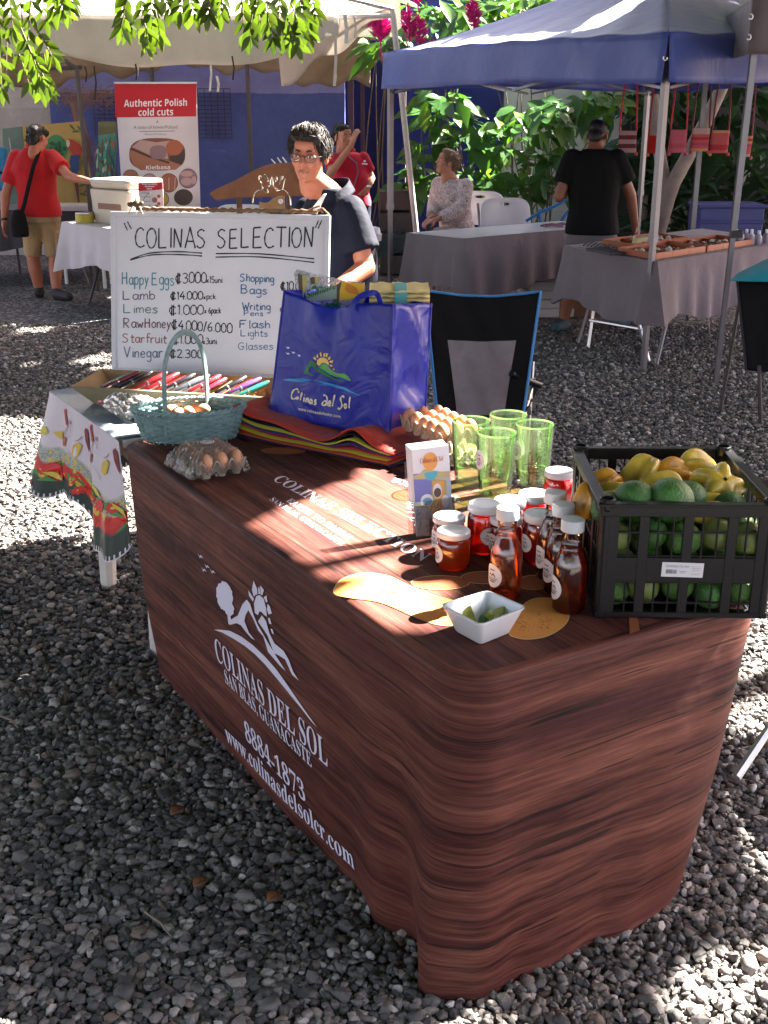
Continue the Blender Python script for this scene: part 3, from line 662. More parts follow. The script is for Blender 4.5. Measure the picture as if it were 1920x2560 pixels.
COLS = [('black_marker', (.018, .018, .028)), ('teal_marker', (.02, .22, .30)), ('violet_marker', (.13, .085, .17)), ('green_marker', (.10, .22, .20)), ('maroon_marker', (.16, .055, .075)), ('orange_marker', (.38, .13, .10)), ('slate_marker', (.09, .13, .24)), ('blue_marker', (.05, .15, .33))]
b = MB()
hw(b, 'COLINAS', (520, 258), (908, 264), 104, .0052); hw(b, 'SELECTION', (968, 264), (1492, 256), 106, .0052)
def raw(pts, wd=.0045, m=0): ink(b, [(bpt(*p).x, bpt(*p).y) for p in cat_rom(pts)], wd, m)
for p in ([(460, 125), (468, 145), (478, 166)], [(478, 118), (488, 138), (500, 158)], [(1503, 152), (1512, 132), (1520, 112)], [(1518, 156), (1528, 134), (1538, 112)], [(495, 324), (600, 290), (750, 282), (885, 290)], [(492, 328), (610, 300), (760, 298), (885, 306)], [(960, 293), (1200, 294), (1497, 321)], [(958, 312), (1200, 311), (1497, 341)]): raw(p)
L = [('Happy', (448, 460), (592, 462), 64, 1), ('Eggs', (610, 462), (728, 466), 66, 1), ('\u20a13000', (740, 455), (905, 450), 56, 0), ('x15uni.', (908, 452), (998, 452), 34, 0),
     ('Lamb', (452, 543), (625, 543), 48, 2), ('\u20a114.000', (712, 545), (885, 541), 42, 0), ('xpck.', (892, 541), (962, 541), 30, 0), ('Limes', (455, 616), (637, 616), 46, 3), ('\u20a11.000', (705, 626), (888, 624), 50, 0), ('x 6pack', (898, 618), (985, 618), 32, 0),
     ('Raw', (455, 696), (562, 697), 52, 4), ('Honey', (572, 697), (712, 698), 50, 4), ('\u20a14.000/6.000', (718, 704), (1045, 724), 50, 0), ('Starfruit', (450, 776), (690, 782), 48, 5), ('\u20a11.000', (722, 785), (885, 782), 46, 0), ('x3uni.', (888, 786), (968, 786), 32, 0),
     ('Vinegar', (458, 858), (665, 860), 56, 6), ('\u20a12.300', (708, 860), (885, 862), 44, 0), ('Shopping', (1092, 443), (1275, 449), 40, 7), ('Bags', (1095, 508), (1235, 516), 44, 7), ('\u20a110.000', (1312, 492), (1470, 490), 44, 0),
     ('Writing', (1105, 599), (1255, 602), 40, 7), ('Pens', (1112, 632), (1215, 633), 28, 7), ('\u20a11.000', (1310, 618), (1460, 618), 40, 0), ('Flash', (1088, 698), (1255, 698), 42, 7), ('Lights', (1095, 743), (1240, 746), 36, 7), ('\u20a15.000', (1305, 752), (1460, 752), 36, 0), ('Glasses', (1082, 816), (1268, 816), 38, 7), ('\u20a14.000', (1295, 818), (1460, 818), 36, 0)]
for txt, p0, p1, cp, m in L: hw(b, txt, p0, p1, cp, .0040 if cp > 38 else .0030, m)
b.build('handwriting', [flat(n, c, .4) for n, c in COLS], wb, smooth=False)
# the stick along the top edge, with twine, a bee and wire faces
STK0 = TB @ V(.10, BH+.012, .0); STK1 = TB @ V(bw-.05, BH+.012, .0)
b = MB(); n = 60; b.tube([STK0.lerp(STK1, i/n)+V(0, 0, .0018*math.sin(i*2.4)) for i in range(n+1)], [.0075+.0022*math.sin(i*2.2) for i in range(n+1)], 8)
b.tube([STK1, STK1+e1*.02+V(0, 0, .012), STK1+e1*.045-V(0, 0, .01)], .004, 6); b.tube([STK1+e1*-.02+V(0, 0, .01), STK1+e1*.01+V(0, 0, .02), STK1+e1*.02-V(0, 0, .005)], .004, 6)
tag(b.build('twine_wrapped_stick', mat('twine', (.22, .13, .07), .9, .4, 60, .5, 200)), 'stick wrapped in brown twine lying along the top of the whiteboard', 'stick')
bee = thing('bee_ornament', 'small brown bee ornament at the left end of the twine stick', 'ornament', STK0+V(-.01, 0, .01))
c = STK0+V(.005, -.012, .018); b = MB(); b.ell(c, (.016, .013, .013)); b.ell(c+V(.018, 0, .003), .009); b.ell(c+V(-.022, 0, -.002), (.013, .010, .010)); b.build('body', mat('bee_brown', (.10, .06, .025), .5, .5, 90), bee)
b = MB()
for s in (-1, 1): b.ell(c+V(.004, s*.012, .018), (.006, .014, .016), n=8, q=6)
for k in (-1, 0, 1): b.tube([c+V(k*.012, -.01, -.005), c+V(k*.02, -.02, -.02), c+V(k*.026, -.022, -.034)], .0018, 5)
b.tube([c+V(.02, 0, .008), c+V(.045, 0, .035), c+V(.055, 0, .04)], .002, 5); b.build('wings_and_legs', mat('bee_wing', (.25, .2, .14), .4, .2), bee)
KF = lambda x, y: (500+x*.19288, 380+y*.19288)
def fpt(x, y): u, v = on_plane(*KF(x, y), BO, e1, e2); return TB @ V(u, v, 0)
b = MB()
for pl in ([(680, 660), (700, 560), (760, 500), (810, 480), (800, 420), (770, 370), (765, 330), (785, 300), (800, 330)], [(810, 480), (850, 520), (880, 520), (870, 480), (905, 460), (880, 440), (915, 430), (915, 370), (935, 320), (950, 380), (955, 440), (985, 450), (965, 465), (1000, 470), (990, 500), (1040, 490), (1080, 480), (1140, 530), (1170, 600), (1178, 690)], [(820, 300), (850, 290), (890, 350), (860, 340), (825, 300)], [(860, 380), (885, 365), (880, 385)], [(970, 370), (1000, 320), (995, 370), (975, 375)], [(1030, 420), (1050, 340), (1075, 315), (1060, 360), (1045, 370)], [(1070, 475), (1085, 400), (1100, 345)]):
    b.tube([fpt(*p) for p in cat_rom(pl, 4)], .0026, 6)
tag(b.build('wire_ornament', mat('bright_wire', (.75, .66, .55), .2, 0, 5, 0, 40, .95)), 'bent wire ornament of two facing profiles standing on the whiteboard stick', 'ornament')
# pen tray
pa, pb = atd(208, 870, z=TZ+.006), atd(590, 893, z=TZ+.006); tx = (pb-pa).normalized(); ty = V(-tx.y, tx.x, 0)
pl_ = (pb-pa).length; rim = atd(160, 843, z=TZ+.066)
TP = Matrix(((tx.x, ty.x, 0, pa.x), (tx.y, ty.y, 0, pa.y), (0, 0, 1, pa.z), (0, 0, 0, 1)))
lx = -(.075); dp = .20; hh = .062; fx = .022
WOODL = mat('varnished_tray_wood', (.30, .185, .085), .5, .25, 14, .15, 50)
pt = thing('pen_tray', 'long sloped wooden tray of pens in front of the whiteboard', 'tray', pa)
def slab(mb, a, b_, c, d, th, m=0):
    n = (b_-a).cross(d-a).normalized()*th; mb.add([a, b_, c, d, a+n, b_+n, c+n, d+n], [(3, 2, 1, 0), (4, 5, 6, 7), (0, 1, 5, 4), (1, 2, 6, 5), (2, 3, 7, 6), (3, 0, 4, 7)], m)
B_ = [V(0, 0, 0), V(pl_, 0, 0), V(pl_, dp-.03, 0), V(0, dp-.03, 0)]; R_ = [V(lx, -fx, hh), V(pl_+.06, -fx, hh), V(pl_+.06, dp, hh+.012), V(lx, dp, hh+.012)]
b = MB(); P = [TP @ p for p in B_]; Q = [TP @ p for p in R_]
slab(b, P[3], P[2], P[1], P[0], -.006); b.build('base', WOODL, pt)
b = MB(); slab(b, P[0], P[1], Q[1], Q[0], .007); b.build('front_board', mat('pale_tray_front', (.235, .205, .125), .6, .2, 12, .15, 50), pt)
b = MB(); slab(b, P[2], P[3], Q[3], Q[2], .007); b.build('back_board', WOODL, pt); b = MB(); slab(b, P[3], P[0], Q[0], Q[3], .007); b.build('end_board', WOODL, pt); b = MB(); slab(b, P[1], P[2], Q[2], Q[1], .007); b.build('end_board', WOODL, pt); b = MB()
slab(b, TP @ V(.43, 0, .002), TP @ V(.43, dp-.03, .002), TP @ V(.43, dp-.005, hh*.95), TP @ V(.43, -.015, hh*.9), .005); b.build('divider', WOODL, pt)
PENC = [('green', (.03, .25, .09)), ('maroon', (.16, .025, .045)), ('navy', (.025, .05, .13)), ('black', (.015, .015, .02)), ('red', (.36, .02, .03)), ('grey', (.10, .11, .14)), ('purple', (.12, .05, .2)), ('teal', (.03, .25, .2))]
PM_ = {n: mat('pen_'+n, c, .25, .05, 5, 0, 40, 0, .6) for n, c in PENC}; METALTIP = mat('pen_metal', (.6, .6, .62), .25, 0, 5, 0, 40, .9)
def pen_proto(n):
    t = thing('pen', 'x', 'pen'); b = MB(); b.lathe([(.004, 0), (.0075, .004), (.0078, .09), (.0068, .128), (.0035, .136)], 10); b.build('barrel', PM_[n], t, local=True)
    b = MB(); b.box((.0088, 0, .022), (.002, .004, .038)); b.lathe([(.0083, .05), (.0083, .056)], 10); b.build('clip', METALTIP, t, local=True); return t
SEQ = [('green', .02, 'green pen at the left end of the pen tray'), ('maroon', .045, 'maroon pen beside the green pen in the tray'), ('navy', .075, 'navy pen left of the black pen in the tray'), ('black', .10, 'black pen left of the red pens in the tray'),
       ('red', .135, 'red pens lying in the pen tray'), ('red', .158, None), ('red', .181, None), ('red', .205, None), ('red', .230, None), ('black', .262, 'black pen right of the row of red pens'), ('grey', .288, 'grey pens in the middle of the pen tray'), ('grey', .312, None), ('grey', .334, None), ('red', .36, 'red pen right of the grey pens beside the divider'), ('maroon', .385, 'maroon pen against the tray divider'),
       ('black', .455, 'black pen right of the tray divider'), ('red', .478, 'red pen right of the tray divider'), ('purple', .50, 'purple pen right of the tray divider'), ('teal', .525, 'teal pen right of the tray divider')]
done, last = {}, ''
for k, (n, x, lab) in enumerate(SEQ):
    lab = lab or last; last = lab
    rot = Matrix(((tx.x, ty.x, 0), (tx.y, ty.y, 0), (0, 0, 1))) @ Matrix.Rotation(R(random.uniform(-42, -30)), 3, 'Z') @ Matrix.Rotation(R(-74), 3, 'X')
    o = done.get(n) or pen_proto(n)
    if n in done: o = dup(done[n], (0, 0, 0))
    else: done[n] = o
    o.location = TP @ V(x-.02, .016, .040+.010*(k % 2)); o.rotation_euler = rot.to_euler(); o.scale = (1.25, 1.25, 1.05); o['label'] = lab; o['group'] = 'pens in the tray'
b = MB(); b.grid(lambda u, v: TP @ V(.545+u*.17, .02+v*.12, .03+.03*math.sin(PI*u)*math.sin(PI*v)+.006*math.sin(u*31+v*17)+.005*math.sin(v*41)), 24, 18)
tag(b.build('snack_packet', mat('brown_clear_packet', (.33, .13, .06), .2, .6, 30, .6, 60, 0, .7), mods=[('SOLIDIFY', .003)]), 'brown crinkled packet in the right end of the pen tray', 'packet')

# ================================================================== basket with eggs
BC = atd(402, 962, z=TZ)+V(0, .084, 0); bt = thing('egg_basket', 'teal painted oval wicker basket with a tall hoop handle', 'basket', BC)
WICK = mat('teal_wicker', (.175, .275, .275), .6, .35, 28, .3, 160)
RX, RY = .172, .105; HB = atd(402, 894, Y=BC.y-RY).z-TZ; phi = R(8)
def bk(u, z, f=1.0, o=0): q = 2*PI*u; return BC+Matrix.Rotation(phi, 3, 'Z') @ V((RX*f+o)*math.cos(q), (RY*f+o)*math.sin(q), z)
b = MB(); rows, st = 11, 34
for r in range(rows):
    z0 = .006+r*(HB-.02)/rows; f = .80+.20*(z0/HB)**.7
    for ph in ((0,) if True else ()):
        n = st*6; b.tube([bk(i/n, z0+.0045, f, .0036*math.sin(PI*(i/n*st+(r % 2)))) for i in range(n)], .0044, 6, 0, True, flat=1.15)
b.build('woven_side', WICK, bt)
b = MB()
for k in range(st):
    b.tube([bk((k+.5)/st, z, .80+.20*(max(z, .001)/HB)**.7, 0) for z in (0, .03, .06, .09, HB)], .0034, 5)
b.build('stakes', WICK, bt)
b = MB()
for ph in (0, PI): n = 200; b.tube([bk(i/n, HB-.004+.004*math.sin(i/n*2*PI*24+ph), 1.0, .004*math.cos(i/n*2*PI*24+ph)) for i in range(n)], .0058, 6, 0, True)
b.build('braided_rim', WICK, bt)
b = MB(); b.lathe([(.001, .004), (RX*.8, .004)], 32, T=Matrix.Translation(BC) @ Matrix.Rotation(phi, 4, 'Z') @ Matrix.Diagonal((1, RY/RX, 1, 1)), caps=False); b.build('bottom', WICK, bt)
ha, hb_ = atd(357, 888, Y=BC.y-RY+.01), atd(447, 850, Y=BC.y+RY-.01); ht = atd(400, 714, Y=BC.y+.01)
hp = [ha-V(0, 0, .09), ha]; n = 22
for i in range(1, n): q = PI*i/n; m_ = ha.lerp(hb_, (1-math.cos(q))/2); hp.append(Vector((m_.x, m_.y, m_.z+(ht.z-max(ha.z, hb_.z))*math.sin(q)**.62)))
hp += [hb_, hb_-V(0, 0, .05)]
b = MB(); b.tube(hp, .0095, 8, flat=.55, up=(hb_-ha).cross(V(0, 0, 1)).normalized()); b.build('handle', WICK, bt)
EGG = mat('brown_egg', (.52, .25, .14), .45, .12, 30, .05, 200, 0, .35)
def egg_profile(s=1.0):
    pr = []
    for i in range(15):
        t = PI*i/14; z = -math.cos(t)*.0285; r = .0218*math.sin(t)*(1-.16*math.cos(PI-t)*.6); pr.append((max(r, .0003)*s, z*s))
    return pr
def new_egg(): b = MB(); b.lathe(egg_profile(), 18, caps=False); return b.build('egg', EGG)
EGG0 = new_egg(); first = True
def egg(p, label, group, rot=(0, 0, 0), s=1.0):
    global first
    o = EGG0 if first else dup(EGG0, (0, 0, 0)); first = False
    o.location = p; o.rotation_euler = rot; o.scale = (s, s, s); tag(o, label, 'egg', group); return o
for x, y in ((372, 888), (385, 893), (405, 891), (437, 886), (420, 880), (395, 878)):
    egg(atd(x, y, z=TZ+HB-.036), 'brown eggs lying in the teal basket', 'eggs in the basket', (R(random.uniform(60, 95)), R(random.uniform(-20, 20)), random.uniform(0, 3)))

# ================================================================== pulp egg trays
PULP = mat('grey_egg_pulp', (.40, .34, .26), .9, .15, 40, .35, 240); FILM = thin('cling_film', (.96, .96, .97, 1), .08, 1.45, .010, .015, .012)
def pulp_tray(name, label, T, nx, ny, p=.046, h=.036, group=None):
    t = thing(name, label, 'egg tray', T.to_translation(), 0, group)
    b = MB(); q = 7
    def fn(u, v):
        x, y = u*nx, v*ny; pk = (.5+.5*math.cos(2*PI*x))*(.5+.5*math.cos(2*PI*y)); cup = .5-.5*math.cos(2*PI*x); cup2 = .5-.5*math.cos(2*PI*y)
        z = .010+h*pk**.8+.006*(1-cup*cup2)
        ed = min(x, nx-x, y, ny-y)
        return T @ V(x*p, y*p, z+(0 if ed > .01 else -.004))
    b.grid(fn, nx*q*2+1, ny*q*2+1); b.build('pulp_sheet', PULP, t, mods=[('SOLIDIFY', .0028)], angle=70)
    b = MB()
    for i in range(nx):
        for j in range(ny): b.lathe([(.010, .0), (.013, .012), (.019, .020)], 12, T=T @ Matrix.Translation(V((i+.5)*p, (j+.5)*p, 0)), caps=True)
    b.build('cups', PULP, t); return t
def local(p, ang): return Matrix.Translation(p) @ Matrix.Rotation(ang, 4, 'Z')
# front-left carton: near short edge (disp px) (440,1040)-(556,1015), runs back to (370,965)
c0, c1, c2 = atd(438, 1042, z=TZ), atd(556, 1020, z=TZ), atd(372, 968, z=TZ)
T1 = local(c0+V(0, 0, .002), math.atan2((c1-c0).y, (c1-c0).x)); nx_, ny_ = 3, 4
pulp_tray('egg_carton', 'grey pulp carton of eggs under cling film beside the basket', T1, nx_, ny_)
for i in range(nx_):
    for j in range(ny_): egg(T1 @ V((i+.5)*.046, (j+.5)*.046, .041), 'brown eggs in the film wrapped carton by the basket', 'eggs in the wrapped carton', (R(random.uniform(-14, 14)), R(random.uniform(-14, 14)), 0))
def film(mb, T, lx, ly, h, tail=0):
    def fn(u, v):
        x, y = (u*1.10-.05)*lx, (v*1.06-.03)*ly; e = min(u, 1-u, v, 1-v)*2
        z = h*min(1, e*3.2)**.5+.010+.004*math.sin(x*210+y*90)*math.sin(y*170)+.003*math.sin(x*390-y*300)
        if u < .12: x -= tail*(1-u/.12)*.5
        return T @ V(x, y, max(.004, z))
    mb.grid(fn, 46, 50)
b = MB(); film(b, T1, nx_*.046, ny_*.046, .062, .05)
tag(b.build('cling_film', FILM), 'crinkled clear film wrapped over the egg carton beside the basket', 'film wrap')
b = MB(); b.lathe([(.0205, 0), (.0205, .0012)], 28, T=T1 @ Matrix.Translation(V(.07, .11, .077)))
stk = b.build('round_sticker', mat('paper_label', (.66, .66, .68), .6, .05)); tag(stk, 'round white sticker on the film of the egg carton', 'sticker')
b = MB(); T_ = T1 @ Matrix.Translation(V(.07, .11, .0788))
for k in range(26):
    q = 2*PI*k/26; b.box((.0155*math.cos(q), .0155*math.sin(q), 0), (.0016, .0028, .0006), T=T_, rz=q)
b.prism([(-.009, -.004), (-.003, .005), (0, .001), (.004, .006), (.010, -.004), (.004, 0), (-.002, -.001)], .0006, 0, T_); b.build('sticker_emblem', BLACK_INK, stk, smooth=False)
# parcel of foil-like film behind the basket
fp = atd(268, 903, z=TZ)
def parcel(u, v):
    q = 2*PI*u; s = math.sin(PI*v); r = .055*s**.55; w = 1+.10*math.sin(q*7+v*23)+.07*math.sin(q*11-v*31)
    return fp+V(-.075+.20*v, .03-.06*v, .042+.004*math.sin(v*9))+V(.22*(0), r*w*1.15*math.cos(q), r*w*.72*math.sin(q)*1.0)
b = MB(); b.grid(parcel, 60, 40, closed=True)
tag(b.build('film_wrapped_parcel', mat('silvery_film', (.55, .50, .47), .14, .35, 40, 1.0, 45, .55, .8), angle=25), 'crumpled silvery film wrapped parcel left of the teal basket', 'parcel')
b = MB(); b.box(fp+V(-.085, .035, .045), (.012, .02, .008)); tag(b.build('pink_clip', mat('pink_clip_plastic', (.45, .08, .12), .4, 0)), 'small pink clip at the tip of the film parcel', 'clip')

# two-deep tray of eggs right of the tote bag
t0, t1 = atd(862, 975, z=TZ+.0), atd(985, 1040, z=TZ); ang = math.atan2((t1-t0).y, (t1-t0).x)
T2 = local(t0+V(0, 0, .066), ang); nx2, ny2 = 5, 3
pulp_tray('egg_tray', 'open pulp tray of brown eggs on top of the film wrapped one', T2, nx2, ny2, .047, .034)
for i in range(nx2):
    for j in range(ny2): egg(T2 @ V((i+.5)*.047, (j+.5)*.047, .042), 'brown eggs in the open tray beside the green glasses', 'eggs in the open tray', (R(random.uniform(-10, 10)), R(random.uniform(-10, 10)), 0))
T3 = local(t0+V(.004, 0, .002), ang)
pulp_tray('lower_egg_tray', 'lower pulp egg tray under crinkled film beneath the open tray', T3, nx2, ny2, .046, .030)
b = MB(); film(b, T3, nx2*.046, ny2*.046, .058, .06); tag(b.build('cling_film', FILM), 'crinkled film around the lower egg tray beside the tote bag', 'film wrap')

# ================================================================== stack of folded bags and the tote
s0, s1, s2 = atd(517, 945, z=TZ), atd(800, 1002, z=TZ), atd(880, 948, z=TZ)
bx = (s1-s0).normalized(); by = V(-bx.y, bx.x, 0); LX = (s1-s0).length; LY = .40
BAGC = [('purple', (.055, .02, .12), 'lowest purple folded bag of the stack under the tote'), ('orange', (.50, .14, .02), 'orange folded bag low in the stack'), ('red', (.45, .035, .03), 'lower red folded bag in the stack'), ('yellow', (.50, .42, .03), 'lower yellow folded bag between red bags'), ('crimson', (.42, .02, .035), 'crimson folded bag in the middle of the stack'), ('violet', (.06, .03, .16), 'dark violet folded bag above the crimson one'), ('yellow', (.50, .46, .04), 'upper yellow folded bag in the stack'), ('black', (.012, .012, .02), 'black folded bag just under the top red one'), ('red', (.52, .05, .035), 'red folded bag on top of the stack under the tote')]
FM = {}
for k, (n, c, lab) in enumerate(BAGC):
    m = FM.get((n, k)) or fabric('bag_'+n, c, .7, .1, 800, 14, .15)
    b = MB(); z = TZ+.003+k*.0056; jx, jy = random.uniform(-.008, .008), random.uniform(-.006, .006)
    def fn(u, v):
        x = u*(LX+.10)-.03+jx+.03*v; y = v*LY+jy
        lift = .075*max(0, 1-u/.42)**1.7*(.35+.1*k/2)+0.018*(k/8)*gauss(u, .76, .09)*(1-v)*2.0+.010*(k/8)*math.sin(u*13+k*.5)*(1-v)
        return V(s0.x, s0.y, 0)+bx*x+by*y+V(0, 0, z+lift*(k/8.0)**.8)
    b.grid(fn, 44, 10); tag(b.build('folded_bag', m, mods=[('SOLIDIFY', .0034 if k != 6 else .005)]), lab, 'shopping bag', 'folded bags stacked under the tote')
STZ = TZ+.058
NAVY = NT('blue_tote_fabric'); co = NAVY.coord(); nz = NAVY.noise(co, 3, 4)
bc = NAVY.ramp(nz, [(.3, (.012, .018, .28)), (.7, (.022, .034, .42))]); hb = NAVY.noise(co, 520, 2)
pr_ = NAVY.bsdf(bc, .33, 0, .45, NAVY.bump(NAVY.noise(co, 9, 3, .5, 1.0), .35, .03, NAVY.bump(hb, .2, .001))); tl = NAVY.n('ShaderNodeBsdfTranslucent'); tl.inputs[0].default_value = (.03, .05, .55, 1)
NAVY = NAVY.done(NAVY.mixs(.25, pr_, tl.outputs[0]))
gBL, gBR = atd(583, 895, z=STZ), atd(840, 949, z=STZ-.012); gBK = atd(918, 905, z=STZ-.012)
gTL = atd(614, 626, Y=gBL.y+.03); gTR = atd(850, 657, Y=gBR.y+.03); gTK = atd(932, 655, Y=gBK.y+.04)
gLK = gBL+(gBK-gBR); gTLK = gTL+(gTK-gTR)
tote = thing('tote_bag', 'bright blue tote bag with a sun and hills logo standing on folded bags', 'tote bag', gBL)
f1, f2 = (gBR-gBL), (gTL-gBL); fnrm = f1.cross(f2).normalized()
def tfront(u, v):
    p = gBL.lerp(gBR, u).lerp(gTL.lerp(gTR, u), v)
    sag = .034*gauss(u, .42, .28)*v**6
    bul = .010*math.sin(PI*u)*math.sin(PI*v)+.010*math.sin(u*19+v*2)*(.25+.75*v)*math.sin(PI*u)+.010*gauss(v, .02, .12)*(1-u)
    return p+fnrm*bul-V(0, 0, sag)
def patch(c00, c10, c01, c11, amp, seed):
    nn = (c10-c00).cross(c01-c00).normalized()
    return lambda u, v: c00.lerp(c10, u).lerp(c01.lerp(c11, u), v)+nn*amp*math.sin(PI*u)*(math.sin(v*9+seed+u*6)+.6*math.sin(v*17+seed*2)*(1-v))
b = MB(); b.grid(tfront, 34, 34); b.build('front_panel', NAVY, tote, mods=[('SOLIDIFY', .0025)])
b = MB(); b.grid(patch(gBR, gBK, gTR, gTK, -.016, 1.0), 16, 28); b.build('side_panel', NAVY, tote, mods=[('SOLIDIFY', .0025)])
b = MB(); b.grid(patch(gLK, gBL, gTLK, gTL, -.012, 2.0), 14, 24); b.build('side_panel', NAVY, tote, mods=[('SOLIDIFY', .0025)])
b = MB(); b.grid(patch(gBK, gLK, gTK, gTLK, .008, 3.0), 20, 24); b.grid(lambda u, v: gBL.lerp(gBR, u).lerp(gLK.lerp(gBK, u), v)+V(0, 0, .004), 6, 6); b.build('back_panel', NAVY, tote, mods=[('SOLIDIFY', .0025)])
b = MB(); b.tube([tfront(1, v)+fnrm*.002 for v in [i/20 for i in range(21)]], .003, 6); b.build('seam', NAVY, tote); b = MB(); b.tube([gBK.lerp(gTK, i/20)+fnrm*.002 for i in range(21)], .004, 6); b.build('seam', NAVY, tote); b = MB(); b.tube([gBL.lerp(gTL, i/20) for i in range(21)], .003, 6); b.build('seam', NAVY, tote)
hm = [atd(x, y, Y=gTR.y+.05) for x, y in cat_rom([(757, 672), (764, 655), (778, 641), (797, 634), (815, 636), (826, 668)])]
b = MB(); b.tube(hm, .010, 6, flat=.2, up=fnrm); b.build('handle', NAVY, tote)
KT = lambda x, y: (680+x*.25316, 660+y*.25316)
E1, E2 = f1, f2
def tuv(px, py):
    u, v = .5, .5; C = Vector((0, 0, CAM_H)); d = ray(px, py).normalized()
    for _ in range(8):
        def err(u, v): q = gBL.lerp(gBR, u).lerp(gTL.lerp(gTR, u), v)-C; q = q-d*q.dot(d); return q
        e = err(u, v); eu = (err(u+1e-3, v)-e)/1e-3; ev = (err(u, v+1e-3)-e)/1e-3
        a11, a12, a22 = eu.dot(eu), eu.dot(ev), ev.dot(ev); b1, b2 = -eu.dot(e), -ev.dot(e); D = a11*a22-a12*a12
        u += (b1*a22-b2*a12)/D; v += (a11*b2-a12*b1)/D
    return u, v
def tp(px, py): u, v = tuv(px, py); return tfront(u, v)+fnrm*.0032
b = MB()
def tpoly(pts, m): b.add([tp(*KT(x, y)) for x, y in pts], [tuple(range(len(pts)))], m)
tpoly([(330, 1080), (360, 1010), (400, 960), (425, 945), (455, 965), (490, 1010), (540, 1060), (600, 1110), (680, 1145), (750, 1155), (690, 1158), (610, 1140), (550, 1105), (490, 1070), (440, 1020), (420, 1005), (400, 1025), (385, 1060), (430, 1085), (470, 1110), (420, 1100), (370, 1078)], 0)
tpoly([(497, 1015), (520, 985), (540, 978), (570, 1000), (600, 1045), (650, 1075), (700, 1080), (740, 1078), (780, 1105), (815, 1152), (770, 1145), (730, 1125), (680, 1115), (630, 1110), (580, 1085), (540, 1050)], 1)
tpoly([(475, 985), (478, 950), (500, 925), (530, 918), (560, 935), (578, 970), (578, 998), (560, 985), (540, 970), (515, 978), (497, 1005)], 2)
for q in ([(440, 930), (450, 910), (472, 930), (468, 950)], [(470, 905), (485, 880), (490, 915), (480, 925)], [(500, 875), (512, 862), (520, 905), (508, 912)], [(530, 885), (545, 870), (548, 910), (532, 912)], [(552, 875), (572, 880), (560, 920), (552, 918)], [(568, 925), (592, 905), (590, 940), (575, 945)], [(582, 955), (620, 945), (612, 975), (585, 972)], [(582, 995), (608, 992), (610, 1012), (590, 1008)], [(612, 1035), (630, 1030), (632, 1048), (618, 1048)]): tpoly(q, 2)
tpoly([(110, 1145), (180, 1130), (320, 1128), (480, 1145), (620, 1180), (740, 1215), (840, 1265), (905, 1308), (820, 1275), (720, 1235), (600, 1205), (460, 1180), (320, 1165), (200, 1155)], 3)
for x, y in ((148, 812), (148, 870), (200, 860), (258, 888)): tpoly([(x, y), (x+18, y+10), (x+26, y+4), (x+48, y+24), (x+30, y+16), (x+26, y+26), (x+14, y+20)], 4)
def ttext(body, style, p0, p1, cap, m):
    A, B = Vector(tuv(*KT(*p0))), Vector(tuv(*KT(*p1))); Cq = Vector(tuv(*KT(p0[0], p0[1]-cap)))-A
    def fn(x, y): q = A+(B-A)*x+Cq*y; return tfront(q.x, q.y)+fnrm*.0034
    put_text(b, body, style, fn, True, m)
ttext('www.colinasdelsolcr.com', 'sans', (275, 1440), (690, 1520), 26, 5)
# the script name is drawn as brush strokes
def brush(strokes, wd, m):
    for pts in strokes:
        pl = [tuv(*KT(x, y)) for x, y in cat_rom(pts, 4)]; P = [tfront(u, v)+fnrm*.0036 for u, v in pl]; vs, fs = [], []
        for i, p in enumerate(P):
            t = (P[min(i+1, len(P)-1)]-P[max(0, i-1)]); t = t.normalized() if t.length > 1e-8 else f1.normalized(); n_ = fnrm.cross(t)*wd*.5*(1+.35*math.sin(i*.9)); vs += [p+n_, p-n_]
        for i in range(len(P)-1): fs.append((2*i, 2*i+1, 2*i+3, 2*i+2))
        b.add(vs, fs, m)
brush([[(270, 1240), (250, 1232), (222, 1250), (205, 1290), (210, 1325), (235, 1330), (262, 1315)], [(255, 1318), (262, 1335), (272, 1322), (262, 1312)], [(270, 1270), (276, 1258), (268, 1256)],
       [(310, 1268), (298, 1310), (292, 1345)], [(335, 1315), (328, 1358)], [(338, 1290), (341, 1293)], [(358, 1322), (352, 1362)], [(356, 1340), (372, 1322), (380, 1332), (376, 1368)], [(420, 1345), (405, 1335), (394, 1360), (402, 1378), (418, 1365)], [(422, 1340), (418, 1380)], [(465, 1345), (450, 1342), (446, 1355), (460, 1366), (455, 1380), (436, 1382)],
       [(556, 1360), (538, 1350), (518, 1375), (525, 1395), (548, 1385), (560, 1350), (558, 1310), (540, 1292), (530, 1300)], [(568, 1378), (592, 1372), (588, 1355), (572, 1360), (562, 1385), (575, 1400), (592, 1392)], [(632, 1290), (618, 1350), (608, 1402)],
       [(735, 1315), (712, 1302), (692, 1330), (700, 1365), (705, 1400), (680, 1432), (662, 1418)], [(745, 1378), (728, 1395), (738, 1420), (757, 1405), (745, 1378)], [(795, 1310), (785, 1370), (782, 1420)]], .0050, 5)
b.build('printed_logo', [flat('logo_green', (.02, .17, .06)), flat('logo_light_green', (.10, .36, .10)), flat('logo_yellow', (.78, .55, .13)), flat('logo_sky', (.07, .32, .68)), flat('logo_white', (.7, .72, .85)), flat('logo_cream', (.74, .66, .50))], tote, smooth=False)
